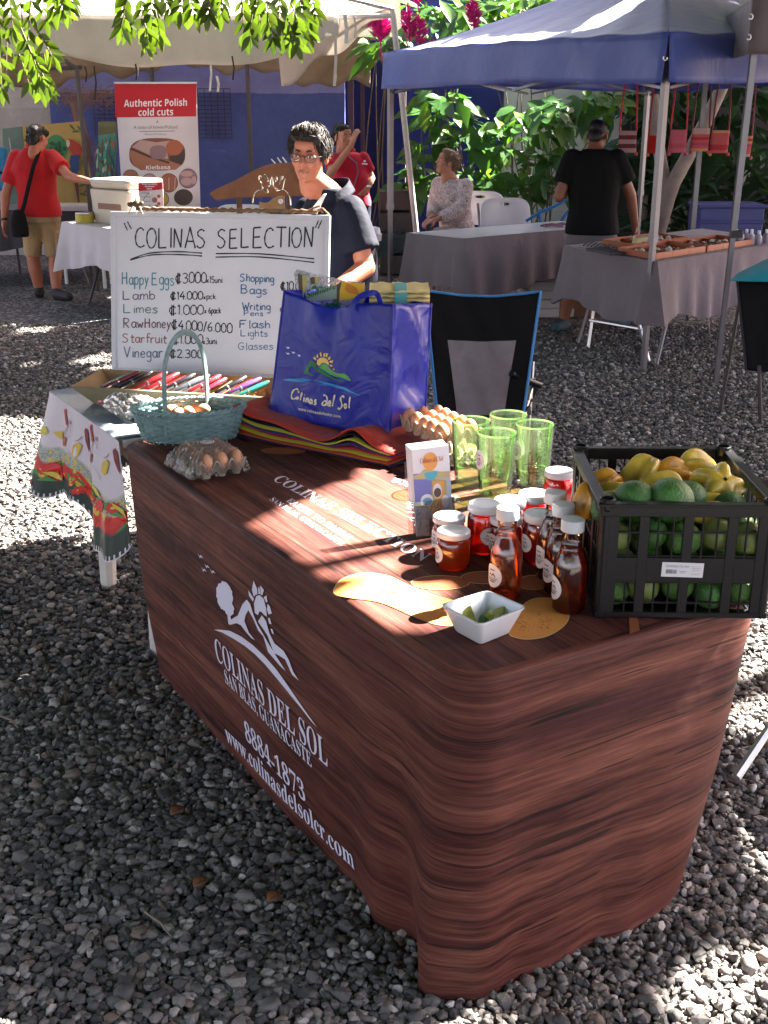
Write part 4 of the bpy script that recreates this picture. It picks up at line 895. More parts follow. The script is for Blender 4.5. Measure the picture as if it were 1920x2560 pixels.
# what sticks out of the tote
sp = thing('snack_pack', 'clear snack pack with green lettering and palm tree sticking out of the tote', 'packet', gTL)
SY = gTL.y+.09
KS = lambda x, y: atd((680+x*.25316)/1.15732, (660+y*.25316)/1.15732, Y=SY)
def pk(pts, m, mb, off=0): mb.add([KS(x, y)-V(0, off, 0) for x, y in pts], [tuple(range(len(pts)))], m)
b = MB(); o_ = [(215, 90), (250, 55), (400, 95), (560, 125), (690, 160), (880, 185), (915, 180), (925, 320), (900, 420), (700, 430), (330, 430), (260, 300)]
pk(o_, 0, b); b.build('clear_wrap', thin('clear_wrap', (.9, .9, .92, 1), .12, 1.5, .02, .06, .22), sp, mods=[('SOLIDIFY', .012)])
b = MB(); pk([(255, 90), (300, 100), (310, 420), (275, 380)], 1, b, .008); pk([(300, 105), (350, 120), (345, 190), (315, 300), (320, 420), (300, 420)], 0, b, .008); pk([(420, 120), (455, 125), (470, 170), (430, 190)], 0, b, .008); pk([(375, 135), (420, 120), (430, 190), (385, 200)], 1, b, .008); pk([(640, 200), (690, 165), (670, 260), (665, 400), (600, 400)], 1, b, .008)
pk([(690, 165), (760, 180), (880, 190), (912, 185), (915, 300), (780, 345), (700, 350), (665, 350), (672, 250)], 2, b, .009); pk([(740, 185), (840, 230), (860, 300), (760, 280), (720, 240)], 3, b, .010)
pk([(330, 290), (420, 270), (640, 200), (640, 340), (560, 345), (380, 370), (340, 330)], 6, b, .009)
for q in range(9): a0 = PI*(.02+.12*q); pk([(452, 240), (452+60*math.cos(a0), 235-42*abs(math.sin(a0))), (452+70*math.cos(a0+.1), 240-30*abs(math.sin(a0+.1)))], 4, b, .011)
pk([(448, 238), (458, 238), (456, 290), (448, 290)], 4, b, .011)
def sfn(x, y): return KS(335+300*x, 335-100*x-78*y)-V(0, .0125, 0)
put_text(b, 'Solitaire', 'ital', sfn, True, 4)
b.build('printed_art', [flat('pack_yellow', (.42, .38, .12)), flat('pack_brown', (.10, .07, .04)), flat('pack_orange', (.72, .42, .03)), flat('pack_deep', (.60, .20, .01)), flat('pack_green', (.02, .14, .06)), flat('pack_pale', (.4, .5, .4)), flat('pack_mint', (.28, .36, .28))], sp, smooth=False)
b = MB()
for k in range(7): b.tube([KS(530+k*22, 430)-V(0, .02, 0), KS(545+k*20, 372+6*(k % 2))-V(0, .025, 0), KS(565+k*20, 420)-V(0, .02, 0)], .004, 6)
b.build('curled_ribbon', mat('green_ribbon', (.06, .28, .16), .4, .2), sp)
tw = thing('folded_towel', 'pale yellow folded towel with a teal band lying in the tote', 'towel', gTR)
TY = gTK.y+.05; w0, w1 = atd(798, 660, Y=TY), atd(928, 660, Y=TY); wh = (atd(800, 626, Y=TY).z-w0.z)
TOW = mat('yellow_towel', (.70, .58, .27), .95, .12, 20, .8, 260); td_ = (w1-w0).normalized(); tq = V(-td_.y, td_.x, 0)
def layer_(z0, z1, x0, x1, mm, name): pass
def layer(z0, z1, x0, x1, mm, name):
    b = MB(); n = 18
    prof = [(0, z0), (-.012, z0+(z1-z0)*.25), (-.014, (z0+z1)/2), (-.012, z0+(z1-z0)*.75), (0, z1), (.14, z1+.002), (.14, z0)]
    vs, fs = [], []
    for i in range(n+1):
        x = x0+(x1-x0)*i/n; rr = 1-(.0 if .04 < i/n < .96 else .5)
        for (dy, z) in prof: vs.append(w0+td_*x+tq*(dy*(1 if dy > 0 else rr))+V(0, 0, z+.0018*math.sin(x*120+z*300)))
    k = len(prof)
    for i in range(n):
        for j in range(k): fs.append((i*k+j, i*k+(j+1) % k, (i+1)*k+(j+1) % k, (i+1)*k+j))
    fs += [tuple(range(k-1, -1, -1)), tuple(n*k+j for j in range(k))]; b.add(vs, fs); return b.build(name, mm, tw)
wl_ = (w1-w0).length
for k in range(6): layer(-.03+k*.0135, -.03+k*.0135+.0128, 0, wl_, TOW, 'towel_fold')
b = MB()
def band(u, v):
    prof = [V(0, -.0165, -.032), V(0, -.0165, .0), V(0, -.0165, .034), V(0, -.010, .0525), V(0, .04, .0545), V(0, .12, .054)]; f = v*5; i = min(4, int(f)); q = prof[i].lerp(prof[i+1], f-i)
    return w0+td_*(.42*wl_+.20*wl_*u)+tq*q.y+V(0, 0, q.z)
b.grid(band, 6, 24); b.build('teal_band', mat('teal_towel_band', (.10, .36, .36), .8, .1, 30, .3, 200), tw)
# ================================================================== brochure holder
fo = V(.118, 2.610, TZ); fy = R(24)
TFLY = Matrix.Translation(fo) @ Matrix.Rotation(fy, 4, 'Z') @ Matrix.Rotation(R(-9), 4, 'X')   # x along the face, -y to the viewer, z up
fh = thing('brochure_holder', 'clear acrylic stand holding brochures beside the green glasses', 'brochure stand', fo)
AC = thin('clear_acrylic', (.95, .96, .95, 1), .03, 1.49, 0, .02, .03)
b = MB()
for c, d in (((.0, -.018, .045), (.108, .0025, .085)), ((.0, .022, .09), (.108, .0025, .18)), ((-.053, .002, .045), (.0025, .038, .085)), ((.053, .002, .045), (.0025, .038, .085)), ((0, .002, .0015), (.108, .042, .0025))): b.box(c, d, T=TFLY)
b.build('acrylic_shell', AC, fh, smooth=False)
PAP = mat('brochure_paper', (.68, .68, .72), .35, .04)
proto_b = None
for k in range(6):
    b = MB(); b.box((0, 0, .105), (.098, .0034, .21)); o = b.build('brochure', PAP) if proto_b is None else dup(proto_b, (0, 0, 0))
    if proto_b is None: proto_b = o
    M_ = TFLY @ Matrix.Translation(V(random.uniform(-.0012, .0012), -.0105+k*.0052, .004+.002*k))
    o.location = M_.to_translation(); o.rotation_euler = M_.to_euler(); tag(o, 'glossy brochures stacked in the clear stand' if k else 'front brochure with orange sun logo and hotel photos in the clear stand', 'brochure', 'brochures in the stand')
    if k == 0: front_b = o
b = MB(); w, h = .098, .21
def fr(pts, m, off=0): b.add([V((x-.5)*w, -.0024-off, y*h) for x, y in pts], [tuple(range(len(pts)))], m)
def circ(cx, cy, rx, ry, n=22, a0=0, a1=2*PI): return [(cx+rx*math.cos(a0+(a1-a0)*i/n), cy+ry*math.sin(a0+(a1-a0)*i/n)) for i in range(n)]
fr([(0, .0), (1, .0), (1, .70), (0, .72)], 0); fr([(0, .38), (.45, .36), (.5, .70), (0, .72)], 1, .0002); fr([(.0, .70), (.18, .715), (.3, .76), (.8, .70), (1, .69), (1, .62), (.5, .635), (0, .66)], 5, .0003)
fr([(.02, .7), (.04, .34), (.5, .26), (.86, .3), (.88, .6), (.5, .64)], 2, .00012)
fr(circ(.47, .84, .20, .105), 3, .0004); fr(circ(.47, .71, .18, .09, 22, PI, 2*PI)+[(.65, .72), (.29, .72)], 4, .0005)
fr([(.50, .60), (.80, .60), (.78, .30), (.55, .22), (.36, .25), (.42, .30), (.55, .34)], 3, .0005); fr(circ(.32, .40, .17, .07), 6, .0006); fr(circ(.33, .385, .13, .045), 7, .0007); fr(circ(.62, .49, .12, .085), 6, .0006); fr(circ(.62, .47, .10, .055), 8, .0007); fr(circ(.82, .36, .10, .07), 6, .0006)
fr([(0, .0), (.32, .0), (.34, .17), (.12, .19), (0, .17)], 9, .0004); fr([(.34, .0), (.5, 0), (.52, .2), (.36, .17)], 8, .0005); fr([(.5, .0), (1, .0), (1, .25), (.55, .2)], 10, .0005)
for i in range(46): x, y = random.uniform(.02, .7), random.uniform(.02, .34); fr([(x, y), (x+.05, y+random.uniform(.02, .06)), (x+.03, y)], random.choice((8, 10, 11, 9)), .0008+.00001*i)
put_text(b, 'Colinas del Sol', 'ital', lambda x, y: V(-.030+.062*x, -.0034, .83*h+.012*y), True, 12)
b.build('printed_art', [flat('bro_sky', (.34, .46, .62)), flat('bro_blue', (.17, .19, .50)), flat('bro_olive', (.42, .36, .16)), flat('bro_orange', (.70, .33, .09)), flat('bro_teal', (.10, .40, .52)), flat('bro_sand', (.48, .40, .20)), flat('bro_white', (.66, .68, .72)), flat('bro_pool', (.16, .36, .60)), flat('bro_dark', (.10, .075, .07)), flat('bro_pale', (.60, .58, .64)), flat('bro_brown', (.30, .2, .14)), flat('bro_green', (.16, .22, .07)), flat('bro_ink', (.4, .1, .05))], front_b, smooth=False, local=True)

# ================================================================== green glasses
GRIM = liquid('green_rim', (.85, .97, .75, 1), (.40, .55, .28, 1), .75)
GGL = liquid('green_tumbler', (.88, .965, .80, 1), (.50, .62, .40, 1), .982); SLV = thin('clear_sleeve', (.985, .985, .985, 1), .05, 1.3, 0, .0, .015)
LABEL = mat('paper_label', (.66, .64, .66), .6, .05)
def emblem(mb, fn, m=1):
    for pl in ([(-.5, -.05), (-.25, .22), (-.05, .0), (.15, .32), (.5, -.08), (.3, -.02), (.15, .14), (-.03, -.08), (-.24, .08)],): mb.add([fn(x, y) for x, y in pl], [tuple(range(len(pl)))], m)
    for yy, w_ in ((-.22, .62), (-.38, .46), (-.55, .3), (.55, .3)):
        n = 9
        for i in range(n):
            x = -w_+2*w_*i/(n-1); mb.add([fn(x-.04, yy-.05), fn(x+.035, yy-.05), fn(x+.035, yy+.05), fn(x-.04, yy+.05)], [(0, 1, 2, 3)], m)
def round_label(parent, r_at, zc, rad, ang, hh=None, name='label'):
    """round paper label wrapped on a lathe of radius r_at, centred at angle ang"""
    hh = hh or rad; b = MB(); n = 28
    def fn(x, y, off=.0006): q = ang+x*rad/r_at; return V((r_at+off)*math.cos(q), (r_at+off)*math.sin(q), zc+y*hh)
    vs = [fn(0, 0)]+[fn(math.cos(2*PI*i/n)*k, math.sin(2*PI*i/n)*k) for k in (.5, 1) for i in range(n)]
    fs = [(0, 1+i, 1+(i+1) % n) for i in range(n)]+[(1+i, 1+n+i, 1+n+(i+1) % n, 1+(i+1) % n) for i in range(n)]
    b.add(vs, fs, 0); emblem(b, lambda x, y: fn(x*.9, y*.9, .0011)); return b.build(name, [LABEL, BLACK_INK], parent, local=True)
def glass(px, base, label, lab_ang=None):
    p = at(px[0], px[1], z=TZ+.176); t = thing('green_glass', label, 'glass', V(p.x, p.y, TZ+.0022), 0, 'green glasses on the table')
    b = MB(); b.lathe([(.001, .010), (.036, .010), (.0375, .045), (.040, .052), (.0425, .058), (.0475, .165), (.0505, .172), (.0505, .176), (.048, .1775), (.046, .170), (.0405, .060), (.0355, .048), (.034, .016), (.001, .014)], 40, caps=False)
    b.build('tumbler', GGL, t, local=True)
    b = MB(); b.lathe([(.040, .001), (.0465, .055), (.0530, .171)], 36, caps=False); b.build('clear_sleeve', SLV, t, local=True)
    b = MB(); b.tube([V(.0495*math.cos(2*PI*i/40), .0495*math.sin(2*PI*i/40), .1755) for i in range(40)], .0024, 8, 0, True); b.build('rim', GRIM, t, local=True)
    b = MB(); b.tube([V(.0395*math.cos(2*PI*i/36), .0395*math.sin(2*PI*i/36), .052) for i in range(36)], .0014, 6, 0, True); b.build('step', GRIM, t, local=True)
    if lab_ang is not None: round_label(t, .0512, .108, .021, lab_ang, .026)
    return t
glass((1178, 1053), 0, 'left green glass behind the brochure stand'); glass((1271, 1038), 0, 'rear green glass of the four, farthest from the camera')
glass((1242, 1083), 0, 'front green glass showing an oval label on its left', R(205)); glass((1337, 1062), 0, 'right green glass nearest the fruit crate', R(200))

# ================================================================== honey jars and vinegar bottles
GLS = thin('clear_glass', (.97, .98, .97, 1), .02, 1.5, 0, .02); LID = mat('white_metal_lid', (.66, .66, .70), .28, .03, 4, 0, 40, 0, .5)
HON = {'amber': liquid('amber_honey', (1, .34, .05, 1), (1, .25, .02, 1), .5), 'red': liquid('red_honey', (1, .13, .08, 1), (1, .05, .045, 1), .48), 'dark': liquid('dark_honey', (.8, .10, .05, 1), (.75, .05, .03, 1), .5), 'pink': liquid('rose_honey', (.95, .24, .15, 1), (.9, .13, .09, 1), .55)}
def jar(px, h, kind, label, ang=R(215), r=.0385):
    p = at(px[0], px[1], z=TZ+h); t = thing('honey_jar', label, 'jar', V(p.x, p.y, TZ+.0022), 0, 'honey jars on the table'); s = h/.09
    b = MB(); b.lathe([(.001, .0), (r-.004, 0), (r, .005), (r, .058*s), (r-.004, .070*s), (r-.007, .073*s), (r-.007, .086*s)], 36, caps=False); b.build('glass', GLS, t, local=True)
    b = MB(); b.lathe([(.001, .004), (r-.0055, .004), (r-.0025, .009), (r-.0025, .057*s), (r-.007, .068*s), (.001, .068*s)], 36, caps=False); b.build('honey', HON[kind], t, local=True)
    b = MB(); b.lathe([(r-.002, .074*s), (r-.0005, .0755*s), (r-.0005, .086*s), (r-.003, .0885*s), (r-.008, .0885*s), (r-.0095, .0875*s), (.001, .0875*s)], 40); b.build('lid', LID, t, local=True)
    round_label(t, r+.0004, .036*s, .021, ang); return t
jar((1134, 1325), .088, 'amber', 'small jar of amber honey in front of the brochure stand', R(200)); jar((1123, 1289), .088, 'pink', 'jar of pale rose honey right behind the amber jar', R(205))
jar((1211, 1257), .118, 'red', 'tall jar of bright red honey right of the brochure stand', R(285)); jar((1275, 1248), .112, 'red', 'jar with sunlit lid between the tall red jar and the bottles', R(280))
jar((1266, 1291), .096, 'dark', 'dark honey jar half hidden behind the front vinegar bottle', R(212)); jar((1336, 1232), .116, 'red', 'red honey jar behind the three bottles by the crate', R(225))
jar((1352, 1281), .116, 'dark', 'dark red honey jar left of the three vinegar bottles', R(205)); jar((1399, 1176), .100, 'red', 'red honey jar against the left side of the fruit crate', R(230))
VIN = liquid('cider_vinegar', (.96, .56, .38, 1), (.75, .20, .09, 1), .72); VIN2 = liquid('dark_vinegar', (.76, .27, .13, 1), (.55, .10, .04, 1), .62); CAPM = mat('white_bottle_cap', (.60, .60, .63), .45, .03, 4, .1, 300)
def bottle(px, label, m, ang, fill=.128):
    h = .196; p = at(px[0], px[1], z=TZ+h); t = thing('vinegar_bottle', label, 'bottle', V(p.x, p.y, TZ+.0022), 0, 'vinegar bottles on the table'); r = .0345
    prof = [(r-.004, 0), (r, .005), (r, .092), (r-.002, .106), (r-.008, .120), (.0215, .132), (.0195, .137), (.0195, .142), (.021, .145), (.0195, .148), (.0195, .170)]
    b = MB(); b.lathe([(.001, .001)]+prof+[(.0205, .172), (.0205, .180)], 36, caps=False); b.build('glass', GLS, t, local=True)
    inn = [(.001, .005), (r-.006, .005), (r-.0028, .009), (r-.0028, .091)]+[(max(.001, x-.0025), z) for x, z in prof[3:] if z < fill]; inn += [(inn[-1][0], fill), (.001, fill)]
    b = MB(); b.lathe(inn, 36, caps=False); b.build('vinegar', m, t, local=True)
    b = MB(); pr = [(.0225, .1715), (.0238, .173), (.0238, .194), (.0225, .196), (.001, .196)]; b.lathe(pr, 40); b.build('cap', CAPM, t, local=True)
    round_label(t, r+.0004, .052, .024, ang, .026); return t
bottle((1270, 1271), 'front vinegar bottle with pale cider colour standing behind the white bowl', VIN, R(212), .140); bottle((1389, 1232), 'rearmost of the three dark vinegar bottles by the crate', VIN2, R(205)); bottle((1409, 1262), 'middle of the three dark vinegar bottles by the crate', VIN2, R(206)); bottle((1433, 1300), 'nearest of the three dark vinegar bottles by the crate', VIN2, R(195), .132)

# ================================================================== white bowl with lime wedges
BZ = .056; q = [at(x, y, z=TZ+BZ) for x, y in ((1098, 1513), (1220, 1477), (1318, 1520), (1200, 1566))]; qc = sum(q, Vector())/4
PORC = mat('white_porcelain', (.66, .67, .70), .12, .02, 3, 0, 40, 0, .6)
bo = thing('square_bowl', 'square tapered white bowl of lime pieces near the table corner', 'bowl', V(qc.x, qc.y, TZ+.002)); LV = [p-V(qc.x, qc.y, 0) for p in q]
def sq(f, z, rr=.12, n=5):
    out = []
    for i in range(4):
        a, c, d = LV[(i-1) % 4].to_2d(), LV[i].to_2d(), LV[(i+1) % 4].to_2d()
        p0, p1 = c.lerp(a, rr), c.lerp(d, rr)
        for k in range(n): t = k/(n-1); m1 = p0.lerp(c, t).lerp(c.lerp(p1, t), t); out.append(V(m1.x*f, m1.y*f, z))
    return out
rings = [sq(.02, .0), sq(.62, 0), sq(.66, .003), sq(.97, BZ-.004), sq(1.0, BZ-.003), sq(1.0, BZ), sq(.93, BZ), sq(.90, BZ-.004), sq(.60, .008), sq(.02, .007)]
vs = [p for r_ in rings for p in r_]; n = len(rings[0]); fs = [(i*n+j, i*n+(j+1) % n, (i+1)*n+(j+1) % n, (i+1)*n+j) for i in range(len(rings)-1) for j in range(n)]
b = MB(); b.add(vs, fs); b.build('porcelain', PORC, bo, local=True, angle=30)
LIMESK = mat('lime_peel', (.045, .135, .022), .42, .3, 26, .35, 300, 0, .45); LIMEFL = mat('lime_flesh', (.42, .42, .10), .3, .25, 60, .3, 200)
for k, (dx, dy, rz, tl) in enumerate(((-.022, -.002, .4, .3), (-.002, -.022, 1.7, -.5), (.026, .006, -.4, .2), (.012, -.018, 2.6, .5))):
    t = thing('lime_wedge', 'cut lime pieces lying in the white bowl', 'lime', V(qc.x+dx, qc.y+dy, TZ+.026), rz, 'lime pieces in the bowl'); t.rotation_euler = (PI+tl*1.5, .35, rz)
    b = MB(); nn, mm = 12, 10; vs, fs = [], []
    for i in range(nn+1):
        th = PI*i/nn
        for j in range(mm+1): ph = -R(48)+R(96)*j/mm; vs.append(V(.026*math.sin(th)*math.sin(ph), -.033*math.cos(th), .026*math.sin(th)*math.cos(ph)-.012))
    for i in range(nn):
        for j in range(mm): fs.append((i*(mm+1)+j, (i+1)*(mm+1)+j, (i+1)*(mm+1)+j+1, i*(mm+1)+j+1))
    b.add(vs, fs); b.build('peel', LIMESK, t, local=True)
    b = MB()
    for j in (0, mm):
        e = [vs[i*(mm+1)+j] for i in range(nn+1)]; b.add(e+[V(0, .033, -.012), V(0, -.033, -.012)], [tuple(range(nn+3))])
    b.build('flesh', LIMEFL, t, local=True, smooth=False)

# ================================================================== crate of limes and starfruit
CFL, CFR = atd(1284, 1333, z=TZ+.002), atd(1652, 1331, z=TZ+.002); CW = (CFR-CFL).length; CH = .243; CD = .40; cang = math.atan2((CFR-CFL).y, (CFR-CFL).x)-R(2)
TCR = local(CFL, cang); cr = thing('plastic_crate', 'black plastic lattice crate of limes and starfruit on the table corner', 'crate', CFL)
b = MB(); P_ = .022
def wall(T, L, band=True):
    b.box((L/2, .004, CH-.014), (L, .014, .024), T=T); b.box((L/2, .004, CH-.002), (L+.01, .022, .006), T=T); b.box((L/2, .004, .006), (L, .010, .012), T=T)
    if band: b.box((L/2, .004, .104), (L, .006, .052), T=T)
    for z in (.183, .133, .077, .032): b.box((L/2, .004, z), (L, .005, .0045 if z != .133 else .004), T=T)
    nb = 4
    for i in range(nb+1): b.box((L*i/nb if 0 < i < nb else (.02 if i == 0 else L-.02), .004, CH/2), (.020 if 0 < i < nb else .034, .008, CH-.006), T=T)
    for i in range(nb):
        for k in (1, 2): b.box((L*(i+k/3)/nb, .004, CH/2), (.0038, .005, CH-.02), T=T)
wall(TCR, CW); wall(TCR @ Matrix.Translation(V(CW, CD, 0)) @ Matrix.Rotation(PI, 4, 'Z'), CW, False)
wall(TCR @ Matrix.Translation(V(0, CD, 0)) @ Matrix.Rotation(-PI/2, 4, 'Z'), CD, False); wall(TCR @ Matrix.Translation(V(CW, 0, 0)) @ Matrix.Rotation(PI/2, 4, 'Z'), CD, False)
for x, y in ((0, 0), (CW, 0), (0, CD), (CW, CD)):
    T_ = TCR @ Matrix.Translation(V(x+(.012 if x == 0 else -.012), y+(.012 if y == 0 else -.012), 0)); b.lathe([(.014, 0), (.014, CH-.02), (.0175, CH-.012), (.0175, CH+.008), (.013, CH+.008), (.013, CH-.004), (.001, CH-.004)], 14, T=T_)
for i in range(9): b.box((CW/2, .02+i*(CD-.04)/8, .006), (CW-.02, .010, .008), T=TCR)
for i in range(7): b.box((.03+i*(CW-.06)/6, CD/2, .0055), (.008, CD-.02, .006), T=TCR)
b.build('lattice', BLACK_PL, cr, smooth=False, mods=[('BEVEL', .0012, 1)])
b = MB(); lw, lh = .083, .031; TL_ = TCR @ Matrix.Translation(V(.127, -.0005, .106)) @ Matrix.Rotation(R(1.5), 4, 'Y')
b.box((lw/2, 0, 0), (lw, .0012, lh), T=TL_); lb = b.build('label', LABEL, cr, smooth=False, mods=[('BEVEL', .0005)])
b = MB()
put_text(b, 'PAN INTEGRAL CON AVENA', 'plain', lambda x, y: TL_ @ V(.008+.046*x, -.0009, .0055+.0045*y), True)
x = .009
while x < .031: w_ = random.choice((.0004, .0006, .001)); b.box((x, -.0008, -.004), (w_, .0004, .009), T=TL_); x += w_+random.choice((.0005, .0008))
for k, z in enumerate((.008, .004, .0, -.006, -.009)):
    for i in range(7): b.box((.060+i*.0027, -.0008, z), (.002 if (i*k) % 3 else .001, .0004, .0007), T=TL_)
for i in range(5): b.box((.036+i*.003, -.0008, -.003), (.002, .0004, .0011), T=TL_); b.box((.038+i*.002, -.0008, -.006), (.0013, .0004, .0011), T=TL_)
b.build('printed_text', flat('label_ink', (.16, .16, .2)), lb, smooth=False)
# limes
def lime_proto():
    b = MB(); n, q_ = 22, 14
    def fn(u, v):
        a = 2*PI*u; t = PI*v; r = .0325*math.sin(t)**.92 if 0 < v < 1 else .0006; z = -.0335*math.cos(t)+(.004*(v > .93)*(v-.93)/.07)-(.003*(v < .07)*(.07-v)/.07); k = 1+.02*math.sin(a*3)+.012*math.sin(a*2+z*90)
        return V(r*k*math.cos(a), r*k*math.sin(a), z)
    b.grid(fn, n, q_, closed=True); return b
LM = [mat('lime_dark', (.040, .125, .020), .42, .5, 26, .8, 300, 0, .5), mat('lime_mid', (.070, .165, .030), .42, .5, 22, .8, 300, 0, .5), mat('lime_pale', (.17, .21, .055), .45, .3, 30, .4, 300, 0, .5)]
LP = [lime_proto().build('lime', m) for m in LM]; used = [False]*3
def lime(p, k, lab, s=1.0):
    o = LP[k] if not used[k] else dup(LP[k], (0, 0, 0)); used[k] = True
    o.location = p; o.rotation_euler = (random.uniform(0, 3), random.uniform(0, 3), random.uniform(0, 6)); o.scale = (s, s, s); tag(o, lab, 'lime', 'limes in the black crate')
for lay_ in range(3):
    for i in range(5):
        for j in range(5):
            if lay_ < 2 and 0 < i < 4 and j == 2: continue
            if lay_ == 2 and j > 2 and 0 < i < 4: continue
            x = .040+i*(CW-.08)/4+random.uniform(-.005, .005)+(.008 if lay_ % 2 else 0)*(1 if i < 4 else -1); y = .045+j*(CD-.09)/4+random.uniform(-.006, .006)
            lime(TCR @ V(x, y, .045+lay_*.058+random.uniform(-.006, .006)), random.choice((0, 1, 1, 2)), 'green limes packed inside the black crate', random.uniform(.92, 1.10))
def toplime(px, py, rad, k, lab):
    d = ray(px, py); p = Vector((0, 0, CAM_H))+d*((.02+CFL.y+rad[1])/d.y); p.z -= .020; lime(p, k, lab, rad[0])
toplime(1588, 1228, (1.30, .05), 0, 'big lime at the left of the front row on top of the crate'); toplime(1678, 1227, (1.42, .04), 0, 'biggest lime in the middle of the front row on the crate'); toplime(1722, 1225, (1.22, .10), 0, 'lime tucked behind the biggest lime on the crate'); toplime(1826, 1250, (1.12, .07), 0, 'lime at the right end of the front row on the crate'); toplime(1522, 1252, (1.05, .05), 0, 'lime at the left end of the front row on the crate')
STAR = [mat('starfruit_yellow', (.52, .36, .045), .3, .42, 22, .15, 120, 0, .55), mat('starfruit_orange', (.54, .25, .02), .3, .42, 22, .15, 120, 0, .55)]
def starfruit(px, py, Y, L, wid, k, axis, lab, tw_=.3):
    d = ray(px, py); p = Vector((0, 0, CAM_H))+d*(Y/d.y); b = MB()
    def fn(u, v):
        a = 2*PI*u; t = PI*v; rib = abs(math.cos(2.5*a+tw_*v)); r = wid*1.24*max(.02, math.sin(t))**.62*(.60+.40*rib**2.6)*(1+.03*math.sin(a*7+t*5)); return V(r*math.cos(a), r*math.sin(a), -L*.88*math.cos(t))
    b.grid(fn, 60, 16, closed=True); o = b.build('starfruit', STAR[k], angle=55); p.z -= .030; o.location = p; o.rotation_euler = Vector(axis).to_track_quat('Z', 'Y').to_euler(); tag(o, lab, 'starfruit', 'starfruit in the crate'); return o
CY = CFL.y
starfruit(1512, 1190, CY+.24, .050, .036, 1, (1, .3, .5), 'speckled orange starfruit at the left rear of the crate'); starfruit(1478, 1218, CY+.17, .046, .032, 1, (.3, .2, 1), 'orange starfruit against the left wall of the crate'); starfruit(1534, 1216, CY+.15, .044, .032, 0, (1, -.3, .2), 'small yellow starfruit beside the left limes')
starfruit(1612, 1168, CY+.28, .062, .044, 0, (.6, .3, .9), 'tall yellow starfruit with green ribs at the back of the crate'); starfruit(1690, 1172, CY+.27, .058, .044, 1, (1, .2, -.4), 'deep orange starfruit in the middle back of the crate'); starfruit(1655, 1196, CY+.17, .058, .036, 0, (1, .1, .25), 'yellow starfruit lying right behind the biggest lime'); starfruit(1745, 1155, CY+.31, .064, .046, 0, (1, .3, -.7), 'large yellow starfruit at the back right of the crate')
starfruit(1795, 1190, CY+.17, .052, .050, 0, (.15, -.7, .75), 'fat pale starfruit standing with its rib towards the camera'); starfruit(1775, 1240, CY+.10, .046, .030, 0, (1, 0, .1), 'yellow starfruit under the fat pale one')

# ================================================================== camp chairs
def camp_chair(label, cat_lab, TL_, TR_, BL_, BR_2, trim, T_arm=None, panel=True):
    t = thing('camp_chair', label, 'camp chair', ((BL_+BR_2)/2-V(0, 0, (BL_.z+BR_2.z)/2)))
    nn = (BR_2-BL_).cross(TL_-BL_).normalized()
    def fn(u, v):
        p = BL_.lerp(BR_2, u).lerp(TL_.lerp(TR_, u), v); mid = math.sin(PI*u)
        return p - nn*(.05*mid*(1-.4*v)) - V(0, 0, .018*mid*v)*(1 if v > .8 else v) + nn*.006*math.sin(u*21+v*11)*mid
    b = MB(); b.grid(fn, 26, 26); b.build('backrest', BLACK_FAB, t, mods=[('SOLIDIFY', .006)])
    if panel:
        b = MB(); b.grid(lambda u, v: fn(.17+.055*(1-v)+u*(.66-.11*(1-v)), .02+v*.60)+nn*.0055, 16, 18); b.build('mesh_panel', fabric('grey_mesh', (.20, .172, .19), .8, .25, 500, 12), t)
    b = MB(); b.tube([fn(0, i/20)+nn*.002 for i in range(21)]+[fn(i/24, 1) for i in range(1, 24)]+[fn(1, 1-i/20)+nn*.002 for i in range(21)], .0075, 6); b.build('piping', mat('piping_'+cat_lab, trim, .6, .1), t)
    return t, fn, nn
cTL, cTR = atd(918, 628, Y=5.5), atd(1168, 630, Y=5.42); cBL, cBR = atd(945, 900, Y=5.28), atd(1130, 900, Y=5.22)
ch, cfn, cnn = camp_chair('black camp chair with grey mesh panel and blue piping behind the table', 'blue', cTL, cTR, cBL, cBR, (.03, .17, .42))
gz = lambda p: V(p.x, p.y, 0)
b = MB(); b.grid(lambda u, v: cBL.lerp(cBR, u)+V(-.06*v*(1-2*u)*0, .52*v*-0-.0, 0)+V(.12, .0, 0)*0+V(-.05+.1*u, 0, 0)*v+(-cnn if cnn.y > 0 else -cnn)*0+V(.10, .46, .07)*v-V(0, 0, .05*math.sin(PI*u)), 14, 14); b.build('seat', BLACK_FAB, ch, mods=[('SOLIDIFY', .008)])
b = MB(); a0 = cfn(1, .35); b.tube([atd(1105, 806, Y=5.30), atd(1120, 815, Y=5.32), atd(1165, 832, Y=5.45)], .019, 10); b.build('armrest', BLACK_PL, ch)
for pl in ([atd(1152, 770, Y=5.46), atd(1138, 985, Y=5.4)], [atd(1150, 830, Y=5.44), atd(1130, 900, Y=5.3)], [atd(1138, 845, Y=5.34), atd(1155, 990, Y=5.6)]):
    q0 = MB(); e = pl[-1]; d_ = (pl[1]-pl[0]); k_ = pl[0].z/(-d_.z) if d_.z < 0 else 1; q0.tube([pl[0], pl[0]+d_*k_*.999], .0105, 8); q0.build('leg', SILVER, ch)
for xx in (930, 1000):
    q0 = MB(); p = atd(xx, 880, Y=5.35); q0.tube([p, V(p.x-.05, p.y+.25, 0)], .0105, 8); q0.build('leg', SILVER, ch)
b = MB(); b.box(atd(1152, 772, Y=5.46), (.03, .03, .035)); b.build('joint', BLACK_PL, ch)
